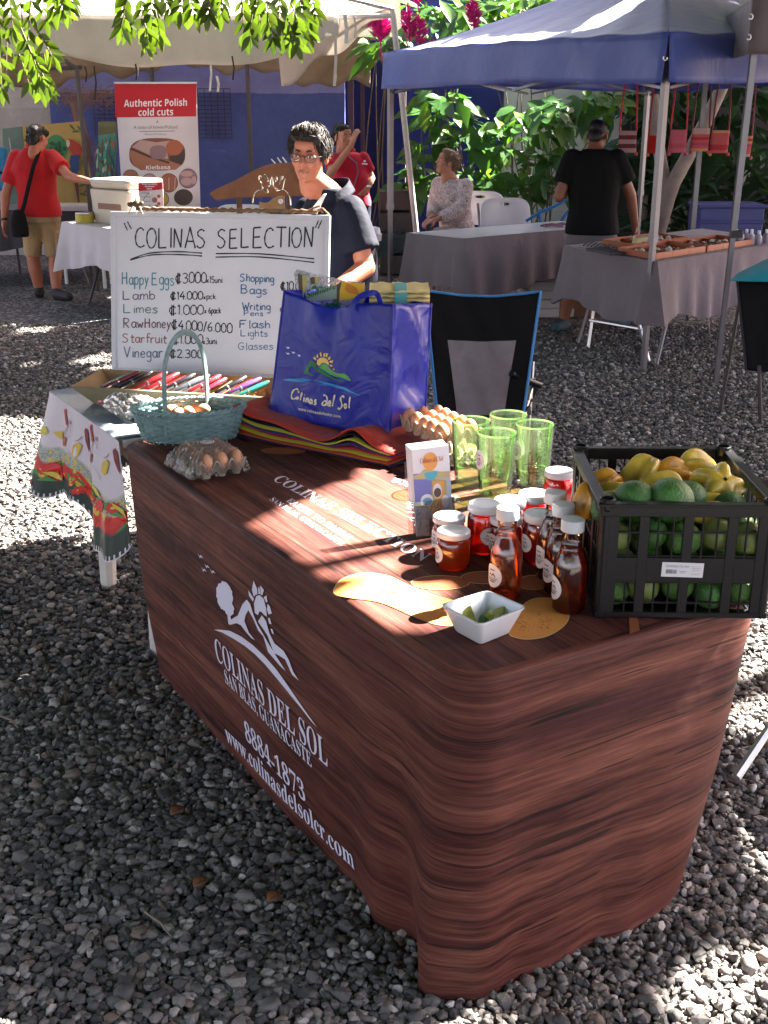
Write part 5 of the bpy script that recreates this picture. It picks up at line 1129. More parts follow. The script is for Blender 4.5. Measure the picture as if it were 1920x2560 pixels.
# second camp chair to the right of the crate: its dark cup holder and a leg show beside the cloth
c2 = thing('camp_chair', 'dark brown camp chair right of the fruit crate, partly out of view', 'camp chair', V(1.5, 2.75, 0))
DBR = fabric('dark_brown_fabric', (.05, .028, .026), .9, .25, 600, 9)
b = MB(); b.grid(lambda u, v: V(1.30+.5*u, 2.60+.5*v, .44-.05*math.sin(PI*u)), 12, 12); b.build('seat', DBR, c2, mods=[('SOLIDIFY', .008)])
b = MB(); b.grid(lambda u, v: V(1.80+.12*v, 2.60+.5*u, .46+.42*v), 12, 12); b.build('backrest', DBR, c2, mods=[('SOLIDIFY', .008)])
ar0, ar1 = atd(1612, 1043, Y=2.72), atd(1680, 1052, Y=2.70)
b = MB(); b.tube([ar0+(ar1-ar0)*k for k in (0, .3, .7, 1, 1.8)]+[V(1.85, 2.62, ar1.z)], .030, 10, flat=.5, up=(0, 0, 1)); b.build('armrest', DBR, c2)
for p0, p1 in ((V(1.32, 2.62, .46), V(1.78, 2.66, .02)), (V(1.82, 2.62, .75), V(1.35, 2.60, .02)), (V(1.82, 3.1, .75), V(1.35, 3.09, .02))):
    q0 = MB(); q0.tube([p0, p1], .011, 8); q0.build('leg', SILVER, c2)
b = MB(); b.tube([atd(1590, 1680, Y=2.30), atd(1680, 1545, Y=2.44), V(1.32, 2.62, .46)], .011, 8); b.build('leg', SILVER, c2)
# ================================================================== people
def frame(c, fwd, up=(0, 0, 1), s=1.0):
    y = Vector(fwd).normalized(); u = Vector(up); x = y.cross(u).normalized(); z = x.cross(y)
    return Matrix(((x.x*s, y.x*s, z.x*s, c[0]), (x.y*s, y.y*s, z.y*s, c[1]), (x.z*s, y.z*s, z.z*s, c[2]), (0, 0, 0, 1)))
def head_mb(b, T):
    for c, r in (((0, -.018, .042), (.072, .092, .078)), ((0, .030, .005), (.064, .060, .080)), ((0, .034, -.040), (.058, .052, .062)), ((0, .036, -.080), (.044, .046, .032)), ((0, .074, -.094), (.020, .016, .015)), ((.036, .062, -.022), (.024, .024, .024)), ((-.036, .062, -.022), (.024, .024, .024)), ((0, .080, -.050), (.027, .016, .017)), ((0, .076, -.066), (.022, .015, .010)), ((.010, .102, -.024), (.0085, .010, .008)), ((-.010, .102, -.024), (.0085, .010, .008)), ((0, .106, -.021), (.0095, .012, .009)), ((.077, -.008, -.006), (.011, .021, .033)), ((-.077, -.008, -.006), (.011, .021, .033)), ((0, .066, .052), (.05, .026, .03))):
        vs = MB().ell(c, r); b.add([T @ p for p in vs.v], vs.f)
    for a, c, r0, r1 in (((-.040, .076, .028), (.040, .076, .028), .011, .011), ((0, .084, .022), (0, .104, -.018), .0075, .0105), ((0, -.012, -.04), (0, -.034, -.145), .056, .052)):
        q = MB(); q.cap(a, c, r0, r1); b.add([T @ p for p in q.v], q.f)
def hand_mb(b, wr, d, nrm, side=1, curl=.35, s=1.0):
    """five fingers; d along the hand, nrm out of the palm, side +1 puts the thumb on d x nrm"""
    d = Vector(d).normalized(); nrm = Vector(nrm); nrm = (nrm-d*nrm.dot(d)).normalized(); x = d.cross(nrm)*side; wr = Vector(wr)
    b.cap(wr-d*.02, wr+d*.035, .024*s, .026*s)
    for k in (-.022, -.008, .007, .021): b.cap(wr+d*.02+x*k*.8, wr+d*.078*s+x*k, .0125*s, .0105*s)
    for k, l in ((-.026, .060), (-.009, .074), (.009, .080), (.026, .072)):
        p = wr+d*.082*s+x*k*1.05; a = curl*.6
        for i, f in enumerate((.45, .32, .23)):
            q = p+(d*math.cos(a)+nrm*math.sin(a)+x*k*1.2)*l*f*s; b.cap(p, q, .0088*s-.0008*i, .0082*s-.0008*i, n=8); p = q; a += curl
    p = wr+d*.026*s+x*.024*s; q = p+(d*.55+x*.75+nrm*.25).normalized()*.036*s; b.cap(p, q, .0125*s, .0105*s, n=8); b.cap(q, q+(d*.85+x*.35+nrm*.3).normalized()*.030*s, .0102*s, .0085*s, n=8)
def loft(b, rings, n=20):
    """rings: (centre, half width, half depth, right, forward)"""
    vs, fs = [], []
    for c, rx, ry, r_, f_ in rings:
        for j in range(n):
            q = 2*PI*j/n; cx, sy = math.cos(q), math.sin(q); cx = math.copysign(abs(cx)**.8, cx); sy = math.copysign(abs(sy)**.9, sy); vs.append(Vector(c)+r_*rx*cx+f_*ry*sy)
    k = len(rings)
    for i in range(k-1):
        for j in range(n): fs.append((i*n+j, i*n+(j+1) % n, (i+1)*n+(j+1) % n, (i+1)*n+j))
    fs += [tuple(range(n-1, -1, -1)), tuple((k-1)*n+j for j in range(n))]; b.add(vs, fs)
def flesh(b, name, m, parent, vox=.008, it=5, fac=.6):
    o = b.build(name, m, parent, mods=[('REMESH', vox), ('SMOOTH', fac, it)]); return bake(o)
def torso(b, J, f, grow=0, w=1.0, low=None):
    r_ = Vector(f).cross(V(0, 0, 1)).normalized(); f = Vector(f).normalized(); pe, ch_, ne = J['pel'], J['chest'], J['neck']; wa = pe.lerp(ch_, .45)
    sw = (J['shL']-J['shR']).length/2
    rr = (J['shR']-J['shL']).normalized()
    R_ = [(low if low is not None else pe-V(0, 0, .03), .165*w+grow, .115*w+grow, r_, f), (pe+V(0, 0, .05), .162*w+grow, .115*w+grow, r_, f), (wa, .142*w+grow, .108*w+grow, r_, f), (pe.lerp(ch_, .8), .155*w+grow, .112*w+grow, r_, f), (ch_, .165*w+grow, .112*w+grow, rr, f), ((J['shL']+J['shR'])/2-V(0, 0, .02), sw*.98+grow, .088*w+grow, rr, f), ((J['shL']+J['shR'])/2+V(0, 0, .035), sw*.62+grow, .062*w+grow, rr, f), (ne-V(0, 0, .01), .062+grow, .060+grow, rr, f)]
    loft(b, R_)
def body(t, J, f, hf, skin, hands=(), vox=.007, arms=True, legs=True, w=1.0, up=(0, 0, 1), hs=1.0):
    b = MB(); TH = frame(J['head'], hf, up, hs); head_mb(b, TH); b.cap(J['neck']-V(0, 0, .03), J['head']+V(0, 0, -.09)-Vector(hf).normalized()*.012, .060*hs, .054*hs); torso(b, J, f, 0, w*.95)
    for s in 'LR':
        if 'el'+s in J: b.cap(J['sh'+s]-V(0, 0, .012), J['el'+s], .044*w, .039*w); b.cap(J['el'+s], J['wr'+s], .041*w, .027*w)
        if 'kn'+s in J: b.cap(J['hip'+s], J['kn'+s], .082*w, .056*w); b.cap(J['kn'+s], J['kn'+s].lerp(J['an'+s], .35), .055*w, .059*w); b.cap(J['kn'+s].lerp(J['an'+s], .35), J['an'+s], .058*w, .038*w)
        if 'an'+s in J: b.cap(J['an'+s]-V(0, 0, .03), J['toe'+s], .036, .028)
    for h in hands: hand_mb(b, *h)
    flesh(b, 'body', skin, t, vox); return TH
def hair(t, TH, m, blobs, strands=200, ln=.06, rad=.0028, vox=.007, seed=1, box=None, zmin=-.05):
    b = MB()
    for c, r in blobs: q = MB().ell(c, r); b.add([TH @ p for p in q.v], q.f)
    o = flesh(b, 'hair', m, t, vox, 2)
    rnd = random.Random(seed); b = MB(); inv = TH
    for _ in range(strands):
        c, r = rnd.choice(blobs[:4]); q = rnd.uniform(0, 2*PI); z = rnd.uniform(-.3, 1); s_ = math.sqrt(max(0, 1-z*z)); nrm = V(s_*math.cos(q), s_*math.sin(q), z); p = V(c[0]+r[0]*nrm.x, c[1]+r[1]*nrm.y, c[2]+r[2]*nrm.z)
        if box and not box(p): continue
        hof = rnd.uniform(.001, .008); crown = V(.012, -.03, .125); d = (p-crown); d = d-nrm*d.dot(nrm); d = d.normalized() if d.length > 1e-4 else V(0, 1, 0); d = (d+V(rnd.uniform(-.5, .5), rnd.uniform(-.5, .5), rnd.uniform(-.3, .1))).normalized()
        pts = [TH @ (p+d*ln*k-nrm*ln*.34*k*k*2+nrm*hof) for k in (0, .35, .7, 1)]; b.tube(pts, [rad, rad*1.1, rad*.8, rad*.2], 5)
    o2 = b.build('hair_locks', m, t); return o
def eyes(t, TH, iris=(.06, .035, .02), open_=1.0, mats=None):
    EW = flat('eye_white', (.55, .50, .48), .2); IR = flat('iris', iris, .15); PU = flat('pupil', (.004, .004, .004), .1)
    for s in (-1, 1):
        b = MB(); c = V(s*.0315, .0800, .0065)
        q = MB().ell(c, (.0150, .0118, .0062*open_)); b.add([TH @ p for p in q.v], q.f, 0)
        q = MB().ell(c+V(.0005, .0105, 0), (.0052, .0022, .0052*open_), n=12); b.add([TH @ p for p in q.v], q.f, 1); q = MB().ell(c+V(.0005, .0120, 0), (.0024, .0014, .0026), n=10); b.add([TH @ p for p in q.v], q.f, 2)
        b.build('eye', [EW, IR, PU], t)
def facebits(t, TH, skin_d, brow, lip=(.30, .10, .08), lidz=.0):
    for s in (-1, 1):
        b = MB(); b.tube([TH @ V(s*x, y, z) for x, y, z in ((.014, .090, .026), (.028, .088, .031), (.046, .077, .027))], [.0030, .0036, .0016], 6, flat=1); b.build('eyebrow', brow, t)
        b = MB(); b.tube([TH @ V(s*x, y, z) for x, y, z in ((.017, .0865, .0085), (.025, .0915, .0135), (.036, .0905, .0135), (.046, .0815, .0085))], [.0016, .0030, .0030, .0016], 6); b.build('eyelid', skin_d, t)
    b = MB(); b.tube([TH @ V(x, y, z) for x, y, z in ((-.023, .083, -.0595), (-.010, .0945, -.0570), (0, .0965, -.0580), (.010, .0945, -.0570), (.023, .083, -.0595))], [.0012, .0034, .0036, .0034, .0012], 6)
    b.tube([TH @ V(x, y, z) for x, y, z in ((-.020, .083, -.0620), (0, .0945, -.0650), (.020, .083, -.0620))], [.0012, .0040, .0012], 6); b.build('lips', flat('lips', lip, .45), t)
    b = MB(); b.tube([TH @ V(x, y, z) for x, y, z in ((-.024, .0835, -.0605), (-.010, .0972, -.0606), (0, .0992, -.0610), (.010, .0972, -.0606), (.024, .0835, -.0605))], .0011, 5); b.build('mouth_line', flat('mouth_line', (.10, .03, .025), .5), t)
def sleeve(b, a, c, r0, r1, f=1.0): p = a.lerp(c, f); b.cap(a+V(0, 0, -.008), p, r0*.90, r1, ends=(1, 0))

# --- the seller behind the table
JN = dict(head=atd(668, 336, Y=4.78), neck=atd(700, 425, Y=4.84))
NAVYC = fabric('navy_polo', (.0035, .0055, .0150), .8, .2, 700, 8)
JN['neck'] = V(-.226, 4.85, 1.40); JN['chest'] = V(-.195, 4.86, 1.19); JN['pel'] = V(-.16, 4.90, .86); JN['shL'] = atd(757, 452, Y=4.74); JN['shR'] = V(JN['shL'].x-.19, JN['shL'].y+.32, JN['shL'].z-.03)
JN['elL'] = atd(790, 578, Y=4.70); JN['wrL'] = atd(715, 632, Y=4.52); JN['elR'] = JN['shR']+V(-.03, .0, -.27); JN['wrR'] = JN['elR']+V(-.16, -.14, -.06)
for s, dx, dy in (('L', .0, -.08), ('R', -.06, .08)):
    JN['hip'+s] = JN['pel']+V(dx, dy, -.02); JN['kn'+s] = JN['hip'+s]+V(-.01, 0, -.40); JN['an'+s] = V(JN['kn'+s].x+.02, JN['kn'+s].y, .075); JN['toe'+s] = JN['an'+s]+V(-.15, -.03, -.045)
pn = thing('person', 'person with short greying hair and glasses in a navy shirt standing behind the whiteboard', 'person', V(-.16, 4.90, 0))
fN = V(-.80, -.60, 0); hN = V(-.24, -.97, -.08)
TH = body(pn, JN, fN, hN, SKIN_A, [(JN['wrL'], JN['wrL']-JN['elL'], V(0, 0, -1), -1, .5), (JN['wrR'], JN['wrR']-JN['elR'], V(0, 0, -1), 1, .5)], .0055, up=(.06, 0, 1), w=1.0, hs=.90)
b = MB(); torso(b, JN, fN, .016, 1.06, JN['pel']-V(0, 0, .10)); sleeve(b, JN['shL'], JN['elL'], .074, .080, .72); sleeve(b, JN['shR'], JN['elR'], .074, .080, .72); flesh(b, 'polo_shirt', NAVYC, pn, .010, 3)
nk = JN['neck']; rN_ = fN.cross(V(0, 0, 1)).normalized()
def collar(u, v):
    q = R(62)+(2*PI-R(124))*u; d = fN*math.cos(q)+rN_*math.sin(q); op = .5+.5*math.cos(q); return nk+V(.008, 0, -.015-.085*op**1.6)+d*(.072+.012*v+.028*op)+V(0, 0, .044*(1-v)*(1-.25*op))+d*.012*v
b = MB(); b.grid(collar, 40, 8); b.build('collar', NAVYC, pn, mods=[('SOLIDIFY', .004)])
b = MB(); p0 = atd(707, 421, Y=4.66); b.add([atd(x, y, Y=4.635) for x, y in ((683, 452), (690, 452), (703, 424), (798*.0+705, 418), (697, 420), (672, 452))], [tuple(range(6))]); b.build('placket', mat('white_placket', (.55, .53, .50), .7), pn, mods=[('SOLIDIFY', .004)])
b = MB()
for s in 'LR': b.cap(JN['hip'+s]+V(0, 0, .02), JN['kn'+s], .098, .078, ends=(1, 0)); b.cap(JN['kn'+s]+V(0, 0, .02), JN['an'+s]-V(0, 0, .01), .078, .062, ends=(0, 0))
flesh(b, 'jeans', fabric('blue_jeans', (.03, .05, .11), .85, .25, 500, 8), pn, .012, 2)
for s in 'LR': b = MB(); b.cap(JN['an'+s]-V(0, 0, .035), JN['toe'+s]-V(0, 0, .0), .044, .034); flesh(b, 'shoe', BLACK_FAB, pn, .008, 2)
hair(pn, TH, HAIR_G, [((0, -.022, .060), (.080, .098, .078)), ((.0, .030, .100), (.066, .055, .034)), ((.050, -.01, .035), (.038, .068, .062)), ((-.050, -.01, .035), (.038, .068, .062)), ((0, -.072, .0), (.060, .040, .070)), ((-.045, .055, .080), (.028, .026, .028)), ((.040, .058, .085), (.030, .024, .024)), ((.066, .020, .012), (.014, .020, .036)), ((-.066, .020, .012), (.014, .020, .036))], 1500, .055, .0019, .006, 3, box=lambda p: not (p.y > .045 and p.z < .055))
eyes(pn, TH); SK_D = mat('eyelid_skin', (.36, .135, .09), .5, .05); facebits(pn, TH, SK_D, HAIR_D, (.34, .12, .09))
b = MB()
for s in (-1, 1):
    lens = [TH @ V(s*.034+.025*math.cos(q)*(1), .0985-.010*(abs(.034+.025*math.cos(q)*s)/.06)**2, .000+.0155*math.sin(q)*(1 if math.sin(q) > 0 else 1.1)) for q in [2*PI*i/28 for i in range(28)]]
    b.tube(lens, [.0017 if 0 < i < 14 else .0010 for i in range(28)], 6, 0, True)
    b.tube([TH @ V(s*.059, .090, .006), TH @ V(s*.073, .075, .008), TH @ V(s*.080, .0, .006)], .0016, 6)
b.tube([TH @ V(-.010, .099, .006), TH @ V(0, .1015, .009), TH @ V(.010, .099, .006)], .0016, 6)
gl = b.build('glasses', mat('glasses_frame', (.03, .022, .02), .3, 0, 5, 0, 40, .4), pn)
b = MB()
for s in (-1, 1):
    ring = [TH @ V(s*.034+.0245*math.cos(q), .0983-.010*(abs(.034+.0245*math.cos(q)*s)/.06)**2, .000+.0152*math.sin(q)) for q in [2*PI*i/28 for i in range(28)]]; b.add(ring, [tuple(range(28))])
b.build('lens', thin('spectacle_lens', (.97, .97, .97, 1), .02, 1.5, 0, .05), gl, smooth=False)

# --- man in the red shirt, back to the camera
def stand(pel, f, wid=.10, ang=0, ftY=None):
    pass
Y0 = 10.93
JR = dict(head=atd(82, 299, Y=Y0-.02), neck=atd(74, 316, Y=Y0-.02)); JR['chest'] = atd(74, 365, Y=Y0); JR['pel'] = atd(86, 462, Y=Y0); JR['shL'] = atd(36, 338, Y=Y0+.02); JR['shR'] = atd(112, 338, Y=Y0+.0)
JR['elL'] = atd(12, 420, Y=Y0-.05); JR['wrL'] = atd(9, 478, Y=Y0-.12); JR['elR'] = atd(150, 382, Y=Y0-.18); JR['wrR'] = atd(190, 391, Y=Y0-.36)
JR['hipL'] = atd(67, 470, Y=Y0); JR['hipR'] = atd(107, 470, Y=Y0); JR['knL'] = atd(72, 560, Y=Y0); JR['knR'] = atd(119, 560, Y=Y0-.02); JR['anL'] = atd(84, 625, Y=Y0+.02); JR['anR'] = atd(122, 632, Y=Y0-.1); JR['toeL'] = atd(88, 640, Y=Y0+.10); JR['toeR'] = atd(150, 650, Y=Y0-.20)
for k in ('anL', 'anR'): JR[k].z = max(JR[k].z, .085)
for k in ('toeL', 'toeR'): JR[k].z = .036
pr = thing('person', 'man in red polo shirt and khaki cargo shorts seen from behind', 'person', gz(JR['pel'])); fR = V(.25, .97, 0)
TH = body(pr, JR, fR, V(.45, .85, -.28), SKIN_C if False else SKIN_A, [(JR['wrL'], JR['wrL']-JR['elL']+V(0, 0, -.05), V(1, 0, 0), 1, .35), (JR['wrR'], V(.8, -.4, -.1), V(0, 0, -1), 1, .25)], .0075, w=1.08)
REDP = fabric('red_polo', (.40, .008, .012), .8, .12, 600, 7)
b = MB(); torso(b, JR, fR, .022, 1.12, JR['pel']-V(0, 0, .02)); sleeve(b, JR['shL'], JR['elL'], .085, .080, .72); sleeve(b, JR['shR'], JR['elR'], .085, .080, .60); flesh(b, 'polo_shirt', REDP, pr, .012, 3)
b = MB(); b.tube([JR['neck']+V(.062*math.cos(q), .062*math.sin(q), .012+.004*math.sin(q)) for q in [2*PI*i/20 for i in range(20)]], .018, 8, 0, True); b.build('collar', REDP, pr)
KH = fabric('khaki', (.33, .215, .115), .85, .15, 600, 7); b = MB(); loft(b, [(JR['pel']+V(0, 0, .06), .175, .13, V(1, 0, 0), V(0, 1, 0)), (JR['pel']-V(0, 0, .06), .19, .145, V(1, 0, 0), V(0, 1, 0)), (JR['pel']-V(0, 0, .075), .18, .13, V(1, 0, 0), V(0, 1, 0))])
for s in 'LR': b.cap(JR['hip'+s]-V(0, 0, .02), JR['hip'+s].lerp(JR['kn'+s], .93), .098, .080, ends=(1, 0))
b.box(JR['hipR'].lerp(JR['knR'], .55)+V(.085, -.02, 0), (.05, .15, .17)); flesh(b, 'cargo_shorts', KH, pr, .013, 2)
for s in 'LR': b = MB(); b.cap(JR['an'+s]-V(0, 0, .035), JR['toe'+s]+V(0, 0, .008), .052, .042); b.cap(JR['an'+s]-V(0, 0, .04), JR['an'+s]+V(0, 0, .0), .050, .046); flesh(b, 'shoe', mat('dark_shoe', (.02, .017, .018), .7, .3), pr, .009, 2)
hair(pr, TH, HAIR_D, [((0, -.022, .048), (.076, .096, .074)), ((.0, -.062, -.02), (.062, .045, .065)), ((.04, 0, .05), (.042, .07, .05)), ((-.04, 0, .05), (.042, .07, .05))], 120, .04, .004, .008, 5, box=lambda p: not (p.y > .04 and p.z < .06))
b = MB(); b.lathe([(.031, -.012), (.034, 0), (.031, .012)], 14, T=Matrix.Translation(JR['wrL']+V(.0, .005, .02))); b.build('wristband', BLACK_PL, pr)
bag = thing('shoulder_bag', 'black shoulder bag hanging on the back of the man in red', 'bag', atd(42, 505, Y=Y0-.20))
bc_ = atd(42, 480, Y=Y0-.22); b = MB(); n = 16
loft(b, [(bc_+V(0, 0, -.135), .065, .035, V(1, 0, 0), V(0, 1, 0)), (bc_+V(0, 0, -.12), .082, .048, V(1, 0, 0), V(0, 1, 0)), (bc_+V(-.004, 0, 0), .078, .05, V(1, 0, 0), V(0, 1, 0)), (bc_+V(0, 0, .09), .055, .04, V(1, 0, 0), V(0, 1, 0)), (bc_+V(0, 0, .115), .03, .025, V(1, 0, 0), V(0, 1, 0))]); b.build('pouch', BLACK_FAB, bag, mods=[('SUBSURF', 1)])
b = MB(); b.tube([atd(46, 462, Y=Y0-.22), atd(53, 440, Y=Y0-.22), atd(62, 400, Y=Y0-.19), atd(72, 360, Y=Y0-.17), atd(82, 335, Y=Y0-.12), atd(88, 322, Y=Y0-.02), atd(92, 326, Y=Y0+.1)], .020, 8, flat=.25, up=(.2, 1, 0)); b.build('strap', BLACK_FAB, bag)

# --- woman in the crimson polo behind the seller
Y1 = 11.5; JP = dict(head=atd(741, 297, Y=Y1), neck=atd(752, 326, Y=Y1+.02)); JP['chest'] = atd(757, 365, Y=Y1); JP['pel'] = atd(762, 445, Y=Y1); JP['shL'] = atd(785, 340, Y=Y1+.02); JP['shR'] = atd(722, 342, Y=Y1-.05)
JP['elL'] = atd(802, 385, Y=Y1+.05); JP['wrL'] = atd(797, 402, Y=Y1-.08); JP['elR'] = atd(712, 378, Y=Y1-.25); JP['wrR'] = atd(760, 312, Y=Y1-.28)
for s, dx in (('L', .08), ('R', -.08)):
    JP['hip'+s] = JP['pel']+V(dx, 0, -.03); JP['kn'+s] = JP['hip'+s]+V(0, 0, -.38); JP['an'+s] = V(JP['kn'+s].x, Y1+.02, .08); JP['toe'+s] = JP['an'+s]+V(.02, -.15, -.045)
pp = thing('person', 'woman in crimson polo shirt with hand on hip and other hand raised to her face', 'person', gz(JP['pel'])); fP = V(-.05, -1, 0)
TH = body(pp, JP, fP, V(.55, -.80, .0), SKIN_B, [(JP['wrL'], V(-.6, -.3, -.7), V(-.5, .5, 0), 1, .3), (JP['wrR'], V(.35, .05, 1), V(.5, .6, 0), 1, .35)], .0075, w=.96)
b = MB(); torso(b, JP, fP, .018, 1.0, JP['pel']+V(0, 0, .0)); sleeve(b, JP['shL'], JP['elL'], .070, .068, .70); sleeve(b, JP['shR'], JP['elR'], .070, .068, .55); CRI = fabric('crimson_polo', (.42, .010, .035), .8, .12, 600, 7); flesh(b, 'polo_shirt', CRI, pp, .011, 3)
b = MB(); b.tube([JP['neck']+V(.058*math.cos(q), .058*math.sin(q), .008) for q in [2*PI*i/20 for i in range(20)]], .014, 8, 0, True); b.build('collar', CRI, pp)
b = MB()
for s in 'LR': b.cap(JP['hip'+s]+V(0, 0, .05), JP['kn'+s], .105, .078); b.cap(JP['kn'+s], JP['an'+s], .076, .06, ends=(0, 0))
flesh(b, 'dark_jeans', fabric('dark_jeans', (.012, .017, .03), .85, .2), pp, .012, 2)
for s in 'LR': b = MB(); b.cap(JP['an'+s]-V(0, 0, .035), JP['toe'+s]+V(0, 0, .004), .045, .036); flesh(b, 'shoe', mat('white_shoe', (.5, .5, .5), .6), pp, .009, 2)
hair(pp, TH, HAIR_D, [((0, -.03, .046), (.078, .096, .078)), ((0, -.06, .02), (.07, .06, .07)), ((0, .01, .085), (.068, .07, .035)), ((0, -.12, .02), (.045, .045, .05)), ((0, -.14, -.03), (.03, .03, .05))], 150, .05, .004, .008, 6, box=lambda p: not (p.y > .04 and p.z < .06)); facebits(pp, TH, SKIN_B, HAIR_D); eyes(pp, TH)
b = MB(); b.tube([JP['neck']+V(-.05, -.07, 0), atd(770, 352, Y=Y1-.155), atd(774, 372, Y=Y1-.16), atd(768, 392, Y=Y1-.15), atd(762, 410, Y=Y1-.14)], .007, 6); b.build('lanyard', mat('grey_lanyard', (.12, .10, .14), .7), pp)
b = MB(); put_text(b, 'AREPAS', 'sans', lambda x, y: atd(781+13*x, 354-4*y, Y=Y1-.175), True) if False else b.add([atd(x, y, Y=Y1-.172) for x, y in ((782, 352), (794, 353), (794, 356), (782, 355))], [(0, 1, 2, 3)]); b.add([atd(x, y, Y=Y1-.172) for x, y in ((786, 346), (790, 346), (791, 350), (785, 350))], [(0, 1, 2, 3)]); b.build('chest_logo', WHITE_INK, pp, smooth=False)
b = MB(); b.lathe([(.027, -.01), (.029, 0), (.027, .01)], 14, T=Matrix.Translation(JP['wrL']+V(0, -.005, -.0))); b.build('watch', mat('pale_watch', (.6, .58, .52), .3, 0, 5, 0, 40, .7), pp)

# --- man in black, back to the camera under the blue canopy
Y2 = 9.27; JB = dict(head=atd(1290, 296, Y=Y2+.12), neck=atd(1286, 318, Y=Y2+.04)); JB['chest'] = atd(1284, 385, Y=Y2); JB['pel'] = atd(1278, 505, Y=Y2); JB['shL'] = atd(1236, 342, Y=Y2+.02); JB['shR'] = atd(1332, 342, Y=Y2)
JB['elL'] = atd(1208, 425, Y=Y2-.02); JB['wrL'] = atd(1226, 405, Y=Y2+.22); JB['elR'] = atd(1362, 420, Y=Y2+.02); JB['wrR'] = atd(1372, 488, Y=Y2+.10)
JB['hipL'] = atd(1252, 515, Y=Y2); JB['hipR'] = atd(1304, 515, Y=Y2); JB['knL'] = atd(1232, 612, Y=Y2-.02); JB['knR'] = atd(1318, 612, Y=Y2+.05); JB['anL'] = atd(1218, 690, Y=Y2-.03); JB['anR'] = atd(1330, 682, Y=Y2+.08); JB['toeL'] = atd(1200, 702, Y=Y2-.12); JB['toeR'] = atd(1352, 694, Y=Y2+.12)
for k in ('anL', 'anR'): JB[k].z = .09
for k in ('toeL', 'toeR'): JB[k].z = .04
pb_ = thing('person', 'man in black t-shirt and grey shorts with his back turned at the craft table', 'person', gz(JB['pel'])); fB = V(.1, .99, 0)
TH = body(pb_, JB, fB, V(.35, .80, -.50), SKIN_C, [(JB['wrL'], V(.1, .6, .5), V(1, 0, 0), 1, .5), (JB['wrR'], V(.05, .1, -1), V(-1, 0, 0), -1, .35)], .0075, w=1.12)
b = MB(); torso(b, JB, fB, .026, 1.14, JB['pel']-V(0, 0, .0)); sleeve(b, JB['shL'], JB['elL'], .092, .088, .66); sleeve(b, JB['shR'], JB['elR'], .092, .088, .66); flesh(b, 't_shirt', fabric('black_tshirt', (.0035, .0035, .0042), .9, .2, 600, 7), pb_, .012, 3)
b = MB(); loft(b, [(JB['pel']+V(0, 0, .04), .175, .13, V(1, 0, 0), V(0, 1, 0)), (JB['pel']-V(0, 0, .10), .185, .14, V(1, 0, 0), V(0, 1, 0))])
for s in 'LR': b.cap(JB['hip'+s]-V(0, 0, .02), JB['hip'+s].lerp(JB['kn'+s], .80), .118, .108, ends=(1, 0))
flesh(b, 'grey_shorts', fabric('grey_shorts', (.14, .12, .13), .85, .15), pb_, .013, 2)
for s in 'LR': b = MB(); b.cap(JB['an'+s]-V(0, 0, .035), JB['toe'+s]+V(0, 0, .008), .054, .042); flesh(b, 'shoe', mat('blue_grey_shoe', (.04, .085, .12), .7, .3), pb_, .009, 2)
hair(pb_, TH, HAIR_D, [((0, -.02, .048), (.076, .096, .075)), ((0, -.062, -.02), (.060, .044, .062)), ((.04, 0, .05), (.042, .07, .05)), ((-.04, 0, .05), (.042, .07, .05))], 80, .03, .004, .008, 8, box=lambda p: not (p.y > .04 and p.z < .06))

# --- seated woman in the patterned blouse
Y3 = 11.3; JS = dict(head=atd(966, 352, Y=Y3), neck=atd(978, 384, Y=Y3+.02)); JS['chest'] = atd(976, 425, Y=Y3+.02); JS['pel'] = V(atd(990, 520, Y=Y3).x, Y3+.06, .52); JS['shL'] = atd(1006, 402, Y=Y3-.10); JS['shR'] = atd(948, 398, Y=Y3+.14)
JS['elL'] = atd(1000, 452, Y=Y3-.16); JS['wrL'] = atd(944, 474, Y=Y3-.26); JS['elR'] = atd(938, 445, Y=Y3+.10); JS['wrR'] = atd(934, 470, Y=Y3-.18)
JS['hipL'] = JS['pel']+V(.06, -.06, 0); JS['hipR'] = JS['pel']+V(-.06, .06, 0); JS['knL'] = V(atd(950, 490, Y=Y3-.3).x, Y3-.34, .56); JS['knR'] = V(JS['knL'].x-.06, Y3-.22, .56); JS['anL'] = V(JS['knL'].x-.05, Y3-.30, .08); JS['anR'] = V(JS['knR'].x-.08, Y3-.16, .08); JS['toeL'] = JS['anL']+V(-.12, -.08, -.045); JS['toeR'] = JS['anR']+V(-.12, -.08, -.045)
ps = thing('person', 'seated woman in patterned pale blouse looking up to the left, hands clasped on her knee', 'person', gz(JS['pel'])); fS = V(-.75, -.62, 0)
TH = body(ps, JS, fS, V(-.93, -.25, .28), SKIN_B, [(JS['wrL'], V(-1, -.1, -.25), V(0, .5, -1), 1, .6), (JS['wrR'], V(-.8, -.5, -.3), V(0, -.6, -1), -1, .6)], .0075, w=.95)
t = NT('patterned_blouse'); co = t.coord(); n1 = t.noise(co, 19, 2, .5, 2.5); c = t.ramp(n1, [(.44, (.50, .43, .42)), (.50, (.50, .43, .42)), (.53, (.14, .09, .12)), (.58, (.40, .32, .32)), (.66, (.52, .45, .44)), (.70, (.20, .13, .15))]); BLO = t.done(t.bsdf(c, .85, 0, .2))
b = MB(); torso(b, JS, fS, .026, 1.04, JS['pel']+V(0, 0, -.02)); b.cap(JS['shL'], JS['elL'], .075, .070); b.cap(JS['elL'], JS['elL'].lerp(JS['wrL'], .85), .070, .062, ends=(1, 0)); b.cap(JS['shR'], JS['elR'], .075, .070); b.cap(JS['elR'], JS['elR'].lerp(JS['wrR'], .85), .070, .062, ends=(1, 0)); flesh(b, 'blouse', BLO, ps, .011, 3)
b = MB()
for s in 'LR': b.cap(JS['hip'+s], JS['hip'+s].lerp(JS['kn'+s], .75), .10, .085, ends=(1, 0))
